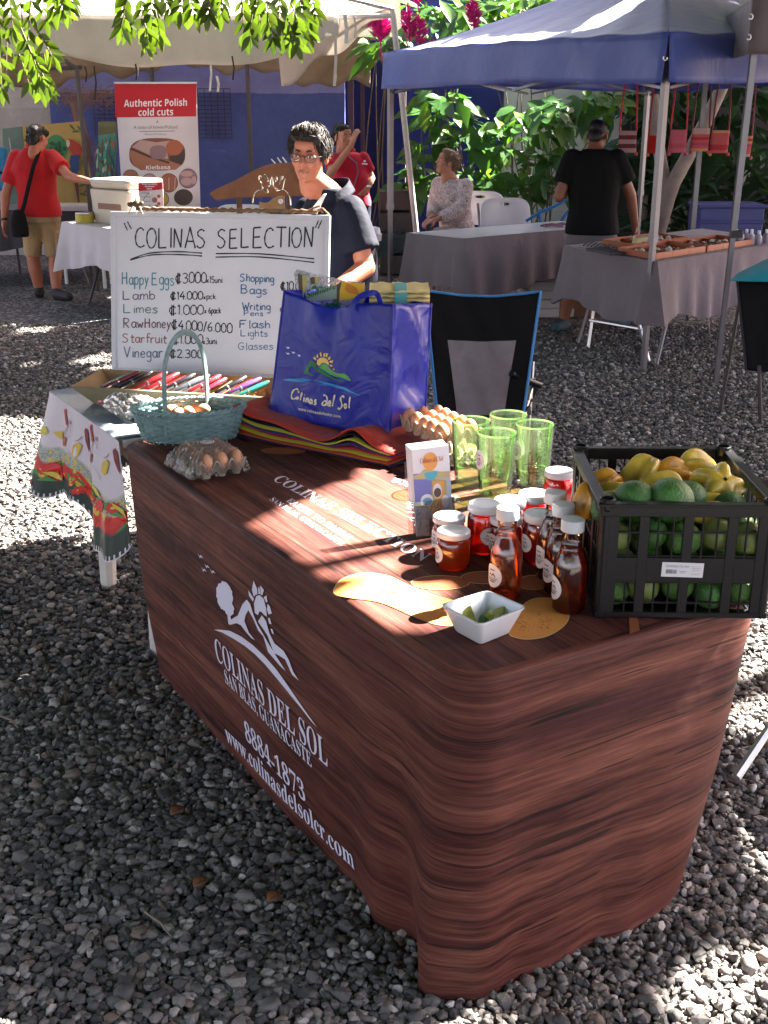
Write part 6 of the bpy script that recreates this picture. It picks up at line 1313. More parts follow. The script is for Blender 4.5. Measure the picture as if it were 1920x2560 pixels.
flesh(b, 'skirt', fabric('pale_skirt', (.42, .36, .33), .85, .15), ps, .012, 2)
for s in 'LR': b = MB(); b.cap(JS['an'+s]-V(0, 0, .035), JS['toe'+s]+V(0, 0, .004), .042, .034); flesh(b, 'shoe', mat('tan_shoe', (.2, .12, .07), .7), ps, .009, 2)
hair(ps, TH, HAIR_L, [((0, -.026, .050), (.080, .098, .077)), ((0, -.07, .0), (.068, .052, .07)), ((.05, -.01, .035), (.036, .066, .055)), ((-.05, -.01, .035), (.036, .066, .055)), ((0, .03, .10), (.06, .05, .03))], 260, .055, .004, .008, 9, box=lambda p: not (p.y > .04 and p.z < .06)); facebits(ps, TH, SKIN_B, HAIR_L); eyes(ps, TH)
# ================================================================== walls
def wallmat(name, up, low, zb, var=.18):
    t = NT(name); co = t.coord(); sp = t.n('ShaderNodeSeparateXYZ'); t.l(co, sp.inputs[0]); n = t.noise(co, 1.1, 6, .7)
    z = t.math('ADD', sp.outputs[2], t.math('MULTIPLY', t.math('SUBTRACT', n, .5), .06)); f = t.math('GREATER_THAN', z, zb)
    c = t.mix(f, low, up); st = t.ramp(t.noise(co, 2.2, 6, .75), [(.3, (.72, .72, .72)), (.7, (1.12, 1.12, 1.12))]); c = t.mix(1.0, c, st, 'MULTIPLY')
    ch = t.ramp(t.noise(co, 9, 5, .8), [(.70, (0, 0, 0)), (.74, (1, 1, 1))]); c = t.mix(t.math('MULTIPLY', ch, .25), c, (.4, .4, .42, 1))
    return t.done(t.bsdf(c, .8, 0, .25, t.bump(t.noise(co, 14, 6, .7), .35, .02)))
WY = 14.2
def wall_obj(name, label, x0, x1, y, z1, m, th=.18, z0=0):
    b = MB(); b.box(((x0+x1)/2, y+th/2, (z0+z1)/2), (x1-x0, th, z1-z0)); return tag(b.build(name, m, smooth=False), label, 'wall')
wxr = at(862, 300, Y=WY).x; wxl = at(127, 300, Y=WY).x
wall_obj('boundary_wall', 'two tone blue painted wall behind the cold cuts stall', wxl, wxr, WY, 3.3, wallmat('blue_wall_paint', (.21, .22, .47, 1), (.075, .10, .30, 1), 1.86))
wall_obj('recessed_wall', 'dark navy wall set back beside the blue wall edge', wxr-.05, at(985, 300, Y=WY).x+.15, WY+.75, 3.4, wallmat('navy_wall_paint', (.010, .012, .045, 1), (.008, .010, .035, 1), 1.4))
wall_obj('garden_wall', 'deep blue garden wall behind the leafy shrubs', at(985, 300, Y=WY).x+.15, at(1260, 300, Y=WY+.2).x, WY+.3, 3.4, wallmat('garden_wall_paint', (.03, .04, .20, 1), (.026, .036, .18, 1), 1.9))
wall_obj('white_wall', 'white wall showing through the shrubs beside the man in black', at(1260, 300, Y=WY+.2).x, at(1560, 300, Y=WY+.2).x, WY+.32, 2.05, wallmat('white_wall_paint', (.62, .62, .66, 1), (.50, .50, .53, 1), .9))
wall_obj('shed_wall', 'dark brown shed wall behind the strap leaved plants', at(1560, 300, Y=WY+.2).x, 9.0, WY+.5, 3.4, wallmat('shed_wall_paint', (.05, .04, .045, 1), (.035, .03, .03, 1), 1.2))
wall_obj('concrete_wall', 'pale concrete block wall at the far left behind the paintings', -9.0, wxl-.02, WY+.1, 2.25, wallmat('concrete_wall', (.42, .38, .37, 1), (.36, .33, .32, 1), 1.7))
b = MB(); b.box((wxr+.06, WY+.35, 1.25), (.07, .05, 2.5)); b.box((wxr+.20, WY+.45, 1.25), (.05, .05, 2.5)); tag(b.build('rusty_post', mat('rust_brown', (.06, .025, .02), .8, .3, 8)), 'rusty door post at the end of the blue wall', 'post')
def wire_panel(label, x0, x1, z0, z1, y, nx, nz, tilt=0):
    b = MB()
    for i in range(nx+1): x = x0+(x1-x0)*i/nx; b.tube([V(x, y, z0), V(x, y, z1)], .005, 4)
    for k in range(nz+1): z = z0+(z1-z0)*k/nz; b.tube([V(x0, y-.006, z), V(x1, y-.006, z)], .005, 4)
    return tag(b.build('wire_trellis', mat('rusty_wire', (.035, .025, .03), .7, .2), smooth=False), label, 'trellis')
p0, p1 = at(500, 345, Y=WY-.06), at(575, 222, Y=WY-.06); wire_panel('dark wire grid panel hung on the blue wall right of the banner', p0.x, p1.x, p0.z, p1.z, WY-.06, 5, 12)
p0, p1 = at(240, 345, Y=WY-.06), at(296, 226, Y=WY-.06); wire_panel('dark wire grid panel hung on the blue wall left of the banner', p0.x, p1.x, p0.z, p1.z, WY-.06, 5, 12)

# ================================================================== white tarp stall
TARP = NT('cream_tarp'); co = TARP.coord(); c = TARP.ramp(TARP.noise(co, .9, 6, .7), [(.3, (.55, .50, .43)), (.7, (.70, .67, .62))]); pr_ = TARP.bsdf(c, .7, 0, .3, TARP.bump(TARP.noise(co, 3, 4), .3, .03)); tl = TARP.n('ShaderNodeBsdfTranslucent'); TARP.l(c, tl.inputs[0]); TARP = TARP.done(TARP.mixs(.30, pr_, tl.outputs[0]))
st = thing('tarp_stall', 'old cream tarp stall roof on poles over the cold cuts stand', 'stall canopy', V(-2.5, 12.4, 0))
EL, ER = V(-5.6, 11.25, 2.50), V(-.42, 11.55, 2.50)
cor = at(981, 22, Y=11.6)
def roof(u, v):
    a = EL.lerp(ER, u); r_ = V(-5.6+5.75*u, 12.75, 2.98+.02*math.sin(u*7)); p = a.lerp(r_, v); return p+V(0, 0, -.10*math.sin(PI*v)+.03*math.sin(u*12+v*5)*v)
b = MB(); b.grid(roof, 40, 14); b.grid(lambda u, v: V(-5.6+5.75*u, 12.75, 2.98+.02*math.sin(u*7)).lerp(V(-5.6+5.8*u, 14.0, 2.42), v), 30, 8); b.build('roof_sheet', TARP, st, mods=[('SOLIDIFY', .004)])
def val(u, v):
    p = roof(u, 0); d = (.40+.05*math.sin(u*9+1)+.03*math.sin(u*23))*(1-.55*max(0, (u-.78)/.22)**1.5); s = .02*math.sin(u*60)*v
    return p+V(0, -.02-.03*v+s, -d*v)
b = MB(); b.grid(val, 110, 10); b.build('front_valance', TARP, st, mods=[('SOLIDIFY', .004)])
def corner_tarp(u, v):
    a = at(690+(975-690)*u, 78-56*u, Y=11.55+.1*u); return a+V(0, .45*v, -(.42*(1-u)**.7+.05+.05*math.sin(u*14))*v*(1-.35*u))
b = MB(); b.grid(corner_tarp, 30, 12); b.build('torn_corner_sheet', TARP, st, mods=[('SOLIDIFY', .004)])
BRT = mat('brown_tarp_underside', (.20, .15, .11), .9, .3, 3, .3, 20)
def rearv(u, v): return V(-4.9+4.75*u, 13.4+.03*math.sin(u*70)*v, 2.42-(.40+.10*math.sin(u*8)+.04*math.sin(u*31)+.03*math.sin(u*77))*v)
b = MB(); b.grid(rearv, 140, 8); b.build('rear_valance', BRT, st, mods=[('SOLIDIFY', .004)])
WPOLE = mat('white_pole', (.55, .52, .50), .45, .15, 8, .1, 60); DPOLE = mat('dark_pole', (.055, .045, .045), .5, .2)
foot = at(1056, 724, Y=11.4)
b = MB(); b.tube([cor, V(foot.x, foot.y, 0)], .028, 10); b.build('corner_post', WPOLE, st)
b = MB(); b.tube([cor+V(0, 0, .02), at(852, 30, Y=12.2)], .022, 8); b.build('top_beam', WPOLE, st); b = MB(); b.tube([cor, at(862, -6, Y=11.3)], .022, 8); b.build('top_beam', WPOLE, st); b = MB(); b.tube([cor+V(0, 0, -.2), at(985, 40, Y=11.9)], .012, 6); b.tube([cor+V(-.0, 0, -.06), V(-2, 11.5, 2.47)], .022, 8); b.build('top_beam', WPOLE, st)
for (x0, y0, x1, y1, Y) in ((192, 172, 238, 640, 11.35), (378, 150, 384, 400, 13.3), (616, 110, 620, 220, 13.2)):
    b = MB(); p1 = at(x1, y1, Y=Y); b.tube([at(x0, y0, Y=Y), V(p1.x, p1.y, 0)], .022, 8); b.build('pole', DPOLE, st)
b = MB(); b.tube([at(192, 172, Y=11.35), at(160, 150, Y=11.3)], .02, 8); b.tube([at(110, 172, Y=11.5), at(205, 168, Y=11.4)], .02, 8); b.build('brace', DPOLE, st)
DSTR = mat('dirty_white_strap', (.55, .52, .50), .8, .2)
for x, y0, y1, w in ((838, 80, 215, 7), (525, 140, 228, 5), (542, 190, 230, 6), (862, 36, 108, 9), (340, 150, 190, 4), (885, 40, 95, 5)):
    p, q = at(x, y0, Y=11.5), at(x+random.uniform(-3, 6), y1, Y=11.48); d = V(w/2870*5.5, 0, 0); b = MB(); b.add([p-d, p+d, p.lerp(q, .5)+d+V(.01, .02, 0), q+d, q-d, p.lerp(q, .5)-d+V(.01, .02, 0)], [(0, 1, 2, 5), (5, 2, 3, 4)]); b.build('hanging_strap', DSTR, st, smooth=False, mods=[('SOLIDIFY', .004)])
for x, y0, y1 in ((235, 165, 250), (212, 165, 205), (580, 140, 200), (338, 160, 200)): b = MB(); b.tube([at(x, y0, Y=11.3), at(x+5, (y0+y1)/2, Y=11.32), at(x+2, y1, Y=11.3)], .008, 5); b.build('black_tie', BLACK_PL, st)

# ================================================================== roll-up banner
YB = 11.9; bTL, bTR, bBL = atd(243, 180, Y=YB), atd(421, 178, Y=YB), atd(268, 500, Y=YB); be1 = (bTR-bTL).normalized(); bw_ = (bTR-bTL).length; sx_ = (atd(434, 500, Y=YB)-bBL).length
ban = thing('rollup_banner', 'red and white rollup banner reading Authentic Polish cold cuts', 'banner', V(bBL.x+.4, YB, 0))
zt = bTL.z; zb = .08
def bp(x, z, off=0): f = (zt-z)/(zt-bBL.z); l = bTL.x+(bBL.x-bTL.x)*f; w = bw_+(sx_-bw_)*f; return V(l+w*x, YB-off+.10*(z/zt), z)
b = MB(); b.grid(lambda u, v: bp(u, zb+(zt-zb)*v), 2, 12); b.build('white_sheet', mat('banner_vinyl', (.60, .56, .60), .5, .04), ban, mods=[('SOLIDIFY', .002)])
b = MB(); b.box((bp(.5, zb).x, YB, .04), (sx_+.06, .16, .08)); b.build('base', SILVER, ban, mods=[('BEVEL', .01)])
b = MB(); b.box((bp(.5, zt).x, YB+.09, zt+.006), (bw_+.01, .02, .018)); b.build('top_rail', SILVER, ban); b = MB(); b.tube([V(bp(.5, zt).x, YB+.06, .08), V(bp(.5, zt).x, YB+.12, zt)], .01, 6); b.build('pole', SILVER, ban)
KB = lambda x, y: (260+x*.1627, 200+y*.1627)
def bx_(px, py, off=.004):
    sx, sy = KB(px, py); p = at(sx, sy, Y=YB+.06); z = p.z; f = (zt-z)/(zt-bBL.z); l = bTL.x+(bBL.x-bTL.x)*f; w = bw_+(sx_-bw_)*f; return bp((p.x-l)/w, z, off)
b = MB()
b.add([bp(0, zt, .003), bp(1, zt, .003), bx_(1412, 560, .003), bx_(168, 576, .003)], [(0, 1, 2, 3)], 0)
put_text(b, 'Authentic Polish', 'sans', lambda x, y: bx_(298+970*x, 413-18*x-104*y), True, 1); put_text(b, 'cold cuts', 'sans', lambda x, y: bx_(520+538*x, 552-10*x-104*y), True, 1)
put_text(b, 'A taste of home-Poland', 'plain', lambda x, y: bx_(448+672*x, 752-5*x-52*y), True, 2); put_text(b, 'Elżunia & Orlando', 'plain', lambda x, y: bx_(622+336*x, 846-28*y), True, 2)
b.add([bx_(540, 786), bx_(1085, 780), bx_(1085, 790), bx_(540, 796)], [(0, 1, 2, 3)], 2); b.add([bx_(785, 668), bx_(818, 616), bx_(835, 668), bx_(820, 650), (bx_(800, 655))], [tuple(range(5))], 2)
def oval(cx, cy, rx, ry, m, off=.004, p=1.0, n=28): b.add([bx_(cx+rx*math.copysign(abs(math.cos(2*PI*i/n))**p, math.cos(2*PI*i/n)), cy+ry*math.copysign(abs(math.sin(2*PI*i/n))**p, math.sin(2*PI*i/n)), off) for i in range(n)], [tuple(range(n))], m)
oval(818, 1143, 432, 250, 3, .004, .72); b.add([bx_(x, y, .0046) for x, y in ((392, 1150), (420, 1060), (1000, 1240), (1190, 1310), (1100, 1380), (560, 1385), (450, 1300))], [tuple(range(7))], 4)
b.add([bx_(x, y, .0046) for x, y in ((1000, 1180), (1060, 1160), (1240, 1060), (1245, 1200), (1190, 1305), (1010, 1240))], [tuple(range(6))], 7)
b.add([bx_(x, y, .005) for x, y in ((415, 1045), (700, 1160), (1010, 1262), (1000, 1285), (690, 1190), (408, 1070))], [tuple(range(6))], 7); b.add([bx_(x, y, .0046) for x, y in ((430, 1030), (560, 915), (800, 960), (1010, 930), (960, 1060), (990, 1220), (700, 1150))], [tuple(range(7))], 5); oval(1080, 1040, 130, 120, 6, .005); oval(832, 1110, 130, 108, 8, .0055, .8)
put_text(b, 'Kiełbasa', 'sans', lambda x, y: bx_(650+368*x, 1375-5*x-60*y, .0065), True, 1)
for cx, cy, rx, ry, m in ((410, 1470, 115, 95, 4), (700, 1580, 132, 145, 5), (1000, 1580, 140, 148, 6), (1295, 1512, 142, 152, 8), (880, 1830, 125, 120, 9), (1225, 1800, 145, 125, 7)): oval(cx, cy, rx, ry, 7, .004); oval(cx, cy, rx-9, ry-9, m, .0045)
for k in range(5): b.add([bx_(x, y, .005) for x, y in ((895+k*48, 1500), (915+k*48, 1490), (925+k*44, 1690), (900+k*44, 1695))], [(0, 1, 2, 3)], 4 if k % 2 else 5)
for cx, cy, rx, ry in ((1270, 1440, 95, 45), (1270, 1560, 85, 60), (1385, 1540, 40, 60)): oval(cx, cy, rx, ry, 5, .005)
b.build('printed_design', [flat('banner_red', (.42, .010, .025)), WHITE_INK, flat('banner_grey', (.20, .18, .20)), flat('ban_brown', (.20, .07, .05)), flat('ban_meat', (.32, .13, .08)), flat('ban_pink', (.42, .27, .26)), flat('ban_rust', (.35, .10, .05)), flat('ban_dark', (.05, .03, .03)), flat('ban_mauve', (.24, .14, .17)), flat('ban_yellow', (.45, .28, .06))], ban, smooth=False)

# ================================================================== cloth covered tables
def cloth_table(tname, tlabel, clabel, A, B, C, D, z, drop, m, topm=None, fold_a=.02, seed=0, legm=GREY_METAL, corner=.05, cloth_group=None):
    """A-B-C-D corners of the top, B nearest the camera"""
    A, B, C, D = [V(p[0], p[1], z) for p in (A, B, C, D)]; cen = (A+B+C+D)/4
    t = thing(tname, tlabel, 'table', gz(cen)); b = MB(); ins = [p.lerp(cen, .03) for p in (A, B, C, D)]
    b.add([p-V(0, 0, .008) for p in ins]+[p-V(0, 0, .045) for p in ins], [(0, 1, 2, 3), (7, 6, 5, 4), (0, 4, 5, 1), (1, 5, 6, 2), (2, 6, 7, 3), (3, 7, 4, 0)]); b.build('tabletop', WHITE_PL, t, smooth=False)
    for p, q in ((A, D), (B, C), (D, A), (C, B)):
        l0 = p.lerp(q, .10).lerp(cen, .14); l1 = p.lerp(q, .04).lerp(cen, .10); b = MB(); b.tube([V(l0.x, l0.y, z-.05), V(l0.x, l0.y, .35), V(l1.x, l1.y, 0)], .013, 8); b.build('leg', legm, t)
    b = MB(); P = [A, B, C, D]; per = []
    for i in range(4):
        p, q = P[i], P[(i+1) % 4]; n = max(8, int((q-p).length/.035))
        for k in range(n): per.append((p.lerp(q, k/n), i, k/n))
    n = len(per); rows = 9; vs, fs = [], []
    for r in range(rows):
        v = r/(rows-1)
        for j, (p, i, f) in enumerate(per):
            e = (P[(i+1) % 4]-P[i]).normalized(); nr = V(e.y, -e.x, 0); nr = nr if nr.dot(p-cen) > 0 else -nr
            w = fold_a*math.sin(j*.9+seed+1.5*math.sin(j*.13))*v; cf = corner*(gauss(f, 0, .08)+gauss(f, 1, .08))*v*1.6
            vs.append(p+nr*(.012+.03*v+w+cf)+V(0, 0, (.004 if r == 0 else 0)-drop*v*(1+.10*math.sin(j*.21+seed))-.10*drop*v*(gauss(f, 0, .06)+gauss(f, 1, .06))))
    for r in range(rows-1):
        for j in range(n): fs.append((r*n+j, (r+1)*n+j, (r+1)*n+(j+1) % n, r*n+(j+1) % n))
    b.add(vs, fs, 0); b.add([per[j][0]+V(0, 0, .004) for j in range(n)], [tuple(range(n))], 1 if topm else 0)
    o = b.build('tablecloth', [m, topm] if topm else m, angle=60); return t, tag(o, clabel, 'tablecloth', cloth_group)
GREYC = fabric('grey_tablecloth', (.155, .128, .145), .8, .12, 500, 6); WHITEC = fabric('white_tablecloth', (.46, .42, .46), .75, .08, 500, 6)
A_, B_2 = V(-2.86, 10.50, 0), V(-2.20, 9.76, 0); dl = V(.75, .66, 0)*1.85
cloth_table('stall_table', 'table of the cold cuts stall with curved black legs', 'white tablecloth on the cold cuts stall table', A_, B_2, B_2+dl, A_+dl, .74, .36, WHITEC, None, .02, 1, BLACK_PL)
b = MB(); b.tube([atd(198, 560, Y=10.2), atd(186, 580, Y=10.15), V(atd(180, 600, Y=10.15).x, 10.15, 0)], .012, 6)
a1, b1 = at(1019, 583, z=.74), at(1157, 597, z=.74); dg_ = V(.80, .60, 0)*1.72
WTOP = mat('white_table_top', (.80, .80, .80), .22, .02, 3, 0, 40, 0, .6)
cloth_table('display_table', 'table with white top in front of the seated woman', 'grey tablecloth around the white topped display table', a1, b1, b1+dg_, a1+dg_, .74, .42, GREYC, WTOP, .015, 2)
c1b = at(1640, 655, z=.74); d1, d2 = V(-.45, .89, 0).normalized()*1.02, V(.72, .69, 0).normalized()*1.85
cloth_table('craft_table', 'folding table of craft trays beside the tent pole', 'grey tablecloth under the wooden craft trays', c1b+d1, c1b, c1b+d2, c1b+d1+d2, .74, .40, GREYC, None, .018, 4)
b = MB(); q0, q1 = atd(1252, 762, Y=8.45), atd(1300, 650, Y=8.5)
cb = thing('folding_leg_frame', 'silver folding leg frame under the near end of the craft table', 'table leg', at(1480, 865, z=0))
for (xa, ya, xb, yb, Y) in ((1284, 655, 1270, 750, 8.5), (1372, 668, 1402, 790, 8.0)):
    b = MB(); p1 = atd(xb, yb, Y=Y); b.tube([atd(xa, ya, Y=Y+.05), V(p1.x, p1.y, 0)], .014, 8); b.build('leg', SILVER, cb)
b = MB(); b.tube([atd(1278, 692, Y=8.5), atd(1395, 712, Y=8.02)], .03, 6, flat=.35, up=(0, .3, 1)); b.build('crossbar', SILVER, cb)

# ================================================================== cold cuts stall things
cc = at(300, 520, Y=10.35); cxz = atd(262, 482, Y=10.3); CB0 = V(-2.24, 10.36, .746); TCB = Matrix.Translation(CB0) @ Matrix.Rotation(R(-38), 4, 'Z')
CREAM = mat('cream_cooler_plastic', (.50, .43, .35), .5, .08, 4, .05, 60)
co_ = thing('cooler_box', 'large cream plastic cooler box on the cold cuts table', 'cooler', CB0)
def rbox(w, d, h, z0, r_=.05, tw=1.0):
    b = MB(); k = []
    for z, s in ((z0, .92*tw), (z0+h, 1.0*tw)):
        k.append([V(x*s, y*s, z) for x, y in [(sx*(w/2-r_)+r_*math.cos(q), sy*(d/2-r_)+r_*math.sin(q)) for sx, sy, q0 in ((1, 1, 0), (-1, 1, PI/2), (-1, -1, PI), (1, -1, 1.5*PI)) for q in [q0+PI/2*i/4 for i in range(5)]]])
    n = len(k[0]); b.add([TCB @ p for p in k[0]+k[1]], [tuple(range(n-1, -1, -1)), tuple(range(n, 2*n))]+[(i, (i+1) % n, (i+1) % n+n, i+n) for i in range(n)]); return b
rbox(.54, .42, .29, 0).build('body', CREAM, co_, mods=[('BEVEL', .012)], angle=30); o = rbox(.545, .425, .085, .292).build('lid', CREAM, co_, mods=[('BEVEL', .03, 3)], angle=30)
b = MB(); b.box((0, -.203, .15), (.30, .006, .05), T=TCB); b.box((-.245, -.05, .15), (.006, .08, .17), T=TCB); b.build('recess', mat('cooler_shadow_recess', (.20, .10, .07), .7), co_)  # dark raised strips stand for the shade inside the cooler's recesses
b = MB(); b.box((-.256, .09, .17), (.004, .07, .05), T=TCB); b.build('sticker', mat('grey_sticker', (.2, .19, .2), .6, .3, 60), co_)
fl = thing('price_flyer', 'small red and white price flyer standing in front of the cooler', 'flyer', V(-2.0, 9.98, .745)); YF = 9.95
b = MB(); P4 = [atd(300, 452, Y=YF), atd(352, 452, Y=YF), atd(352, 393, Y=YF+.05), atd(300, 395, Y=YF+.05)]; b.add([atd(298, 490, Y=YF), atd(354, 490, Y=YF), atd(352, 393, Y=YF+.05), atd(299, 395, Y=YF+.05)], [(0, 1, 2, 3)]); b.build('sheet', mat('flyer_paper', (.62, .6, .64), .3, .05), fl, smooth=False, mods=[('SOLIDIFY', .003)])
b = MB(); b.add([atd(299, 413, Y=YF+.03), atd(350, 409, Y=YF+.03), atd(350, 393, Y=YF+.04), atd(299, 395, Y=YF+.04)], [(0, 1, 2, 3)], 0)
for y, w in ((399, 34), (404, 22), (409, 14)):
    n = w//3
    for i in range(n): x = 324-w/2+i*3; b.add([atd(x, y, Y=YF+.02), atd(x+2, y, Y=YF+.02), atd(x+2, y-2.5, Y=YF+.02), atd(x, y-2.5, Y=YF+.02)], [(0, 1, 2, 3)], 1)
for x, y, r_ in ((334, 432, 6), (343, 424, 4), (343, 440, 4), (338, 446, 4)): b.add([atd(x+r_*math.cos(2*PI*i/12), y+r_*math.sin(2*PI*i/12), Y=YF-.0) for i in range(12)], [tuple(range(12))], 2)
for y in (418, 426, 436, 444):
    for i in range(5): x = 306+i*4; b.add([atd(x, y, Y=YF), atd(x+3, y, Y=YF), atd(x+3, y-2, Y=YF), atd(x, y-2, Y=YF)], [(0, 1, 2, 3)], 3)
b.build('printed_text', [flat('flyer_red', (.48, .02, .03)), WHITE_INK, flat('flyer_meat', (.28, .12, .10)), flat('flyer_grey', (.3, .28, .32))], fl, smooth=False)
b = MB(); q = atd(182, 462, Y=10.35); b.lathe([(.075, 0), (.08, .004), (.08, .075), (.076, .08)], 20, c=V(q.x, q.y, .745)); tin = tag(b.build('yellow_tin', mat('yellow_tin', (.40, .32, .03), .4, .1)), 'short yellow tin left of the cream cooler', 'tin'); b = MB(); b.lathe([(.078, .082), (.078, .09), (.002, .092)], 20, c=V(q.x, q.y, .745)); b.build('lid', SILVER, tin)
b = MB(); TM = Matrix.Translation(V(-2.35, 10.2, .747)) @ Matrix.Rotation(R(-48), 4, 'Z'); b.box((0, 0, 0), (.62, .42, .006), T=TM); tag(b.build('table_mat', mat('pale_mat', (.35, .33, .30), .7)), 'pale mat with dark rim under the cooler', 'mat'); 
q = atd(385, 447, Y=10.6); b = MB(); b.box((q.x, 10.6, .80), (.36, .22, .12)); tag(b.build('clear_container', thin('cloudy_plastic', (.8, .8, .85, 1), .2, 1.4, 0, .05, .35), mods=[('BEVEL', .01)]), 'cloudy plastic container beside the cooler', 'container')
# paintings
def canvas(name, label, px, Y, polys, mats, grp=None):
    P = [atd(x, y, Y=Y+.0) for x, y in px]; t = thing(name, label, 'painting', gz((P[2]+P[3])/2)); b = MB(); n_ = V(0, .03, 0); b.add(P+[p+n_ for p in P], [(0, 1, 2, 3), (7, 6, 5, 4), (0, 4, 5, 1), (1, 5, 6, 2), (2, 6, 7, 3), (3, 7, 4, 0)]); b.build('canvas', mats[0], t, smooth=False)
    if polys:
        b = MB()
        for k, (pts, m) in enumerate(polys): b.add([atd(x, y, Y=Y-.004-.0012*k) for x, y in pts], [tuple(range(len(pts)))], m)
        b.build('painted_picture', mats[1:], t, smooth=False)
    for p in (P[2].lerp(P[3], .2), P[2].lerp(P[3], .8)): b = MB(); b.tube([V(p.x, Y+.04, p.z+.02), V(p.x, Y+.1, 0)], .015, 6); b.build('easel_leg', DPOLE, t)
    return t
random.seed(11)
def el(cx, cy, rx, ry, n=18, a=0): return [(cx+rx*math.cos(2*PI*i/n)*math.cos(a)-ry*math.sin(2*PI*i/n)*math.sin(a), cy+rx*math.cos(2*PI*i/n)*math.sin(a)+ry*math.sin(2*PI*i/n)*math.cos(a)) for i in range(n)]
tur = [(el(121, 323, 25, 32, 22), 0)]
for i in range(24): q = random.uniform(0, 2*PI); r_ = random.uniform(0, .85); tur.append((el(121+22*r_*math.cos(q), 323+28*r_*math.sin(q), 3.4, 4.0, 8), 1))
tur += [(cat_rom([(78, 312), (82, 303), (92, 304), (100, 308)], 4)+[(99, 312), (90, 308), (83, 309), (80, 316)], 2), ([(118, 372), (135, 366), (160, 360), (180, 345), (186, 350), (168, 370), (145, 380), (125, 380)], 3), ([(146, 300), (158, 302), (172, 312), (180, 325), (174, 335), (172, 345), (155, 332), (148, 318)], 2), (el(147, 310, 4, 8, 10), 6), ([(153, 335), (172, 335), (170, 360), (165, 388), (155, 372), (150, 350)], 4), ([(158, 380), (168, 380), (172, 440), (169, 440)], 5)]
for x, y in ((62, 290), (66, 300), (72, 296), (58, 300), (156, 275), (164, 284), (172, 278), (178, 400), (186, 412), (180, 420), (192, 405)): tur.append((el(x, y, 9, 2.6, 8, random.uniform(-1, 1)), 7))
canvas('turtle_painting', 'ochre painting of a green turtle and a scarlet macaw', [(48, 273), (172, 262), (208, 445), (62, 445)], 12.3, tur, [mat('ochre_canvas', (.38, .26, .09), .7, .15, 4)]+[flat(n, c) for n, c in (('paint_green', (.045, .20, .085)), ('paint_dark_green', (.02, .08, .04)), ('paint_red', (.33, .03, .02)), ('paint_olive', (.13, .12, .03)), ('paint_blue', (.02, .05, .18)), ('paint_maroon', (.12, .02, .03)), ('paint_pale', (.5, .45, .35)), ('paint_leaf', (.06, .10, .03)))])
st2 = []
for i in range(90): x, y = random.uniform(206, 247), random.uniform(300, 428); st2.append((el(x+(y-300)*.0, y, random.uniform(1, 3), random.uniform(5, 16), 8, random.uniform(-.3, .3)), random.randrange(6)))
canvas('jungle_painting', 'teal abstract jungle painting beside the banner', [(214, 292), (250, 288), (246, 430), (203, 432)], 12.2, st2, [mat('teal_canvas', (.07, .22, .20), .7, .3, 6)]+[flat('jungle_%s' % n, c) for n, c in (('teal', (.06, .30, .26)), ('green', (.08, .22, .08)), ('deep', (.02, .10, .10)), ('coral', (.35, .14, .08)), ('violet', (.12, .06, .14)), ('pale', (.35, .45, .38)))])
canvas('grey_canvas', 'plain grey green canvas at the far left', [(5, 278), (47, 273), (60, 440), (12, 440)], 12.5, [(el(22, 315, 1.2, 20, 8, -.15), 0)], [mat('grey_green_canvas', (.13, .19, .18), .7, .2, 3), flat('paint_white_line', (.45, .5, .48))]); canvas('olive_canvas', 'olive canvas behind the teal jungle painting', [(212, 263), (250, 262), (252, 330), (212, 330)], 12.6, [], [mat('olive_canvas', (.17, .18, .10), .7, .25, 4)])
# table and bag behind the man in red
cloth_table('back_table', 'dark cloth table at the far left behind the man in red', 'dark grey tablecloth at the far left', (-4.6, 12.6), (-4.4, 11.6), (-2.9, 11.9), (-3.1, 12.8), .74, .36, fabric('dark_grey_cloth', (.06, .055, .065), .85, .1), None, .015, 5)
b = MB(); q0 = atd(192, 440, Y=11.7); b.box((q0.x-.1, 11.7, q0.z-.03), (.55, .40, .05)); wt = tag(b.build('white_bench', mat('white_bench', (.50, .48, .52), .4), mods=[('BEVEL', .008)]), 'low white bench behind the man in red', 'bench'); b = MB()
for dx, dy in ((-.33, -.15), (.13, -.15), (-.33, .15), (.13, .15)): b.tube([V(q0.x+dx, 11.7+dy, q0.z-.05), V(q0.x+dx, 11.7+dy, 0)], .02, 6)
b.build('legs', WHITE_PL, wt)
b = MB(); q0 = atd(3, 365, Y=12.0); b.box((q0.x-.08, 12.0, q0.z), (.32, .14, .42)); bb = tag(b.build('blue_bag', fabric('sky_blue_bag', (.03, .20, .42), .6, .15), mods=[('BEVEL', .03)]), 'bright blue bag at the left edge of the picture', 'bag'); b = MB(); b.tube([V(q0.x-.15, 11.92, q0.z+.20), V(q0.x-.08, 11.9, q0.z+.32), V(q0.x+.0, 11.92, q0.z+.20)], .012, 6); b.tube([V(q0.x-.2, 11.925, q0.z+.12), V(q0.x+.08, 11.925, q0.z-.08)], .01, 6); b.build('strap', BLACK_FAB, bb)
b = MB()
for i in range(150):
    a0 = at(random.uniform(150, 290), random.uniform(222, 262), Y=12.9+random.uniform(-.15, .15)); d = V(random.uniform(-.3, .3), random.uniform(-.1, .1), random.uniform(-.14, .10)); b.tube([a0, a0+d*.5+V(0, 0, .02), a0+d], .0035, 4)
for i in range(26): a0 = at(random.uniform(175, 205), 255, Y=12.7); b.tube([a0, a0+V(.04, 0, -.3), a0+V(random.uniform(.05, .2), 0, -random.uniform(.5, .95))], .005, 4)
tag(b.build('dried_fronds', mat('dry_straw', (.20, .12, .09), .9, .3), smooth=False), 'bundle of dry brown fronds hanging behind the paintings', 'dried plant')

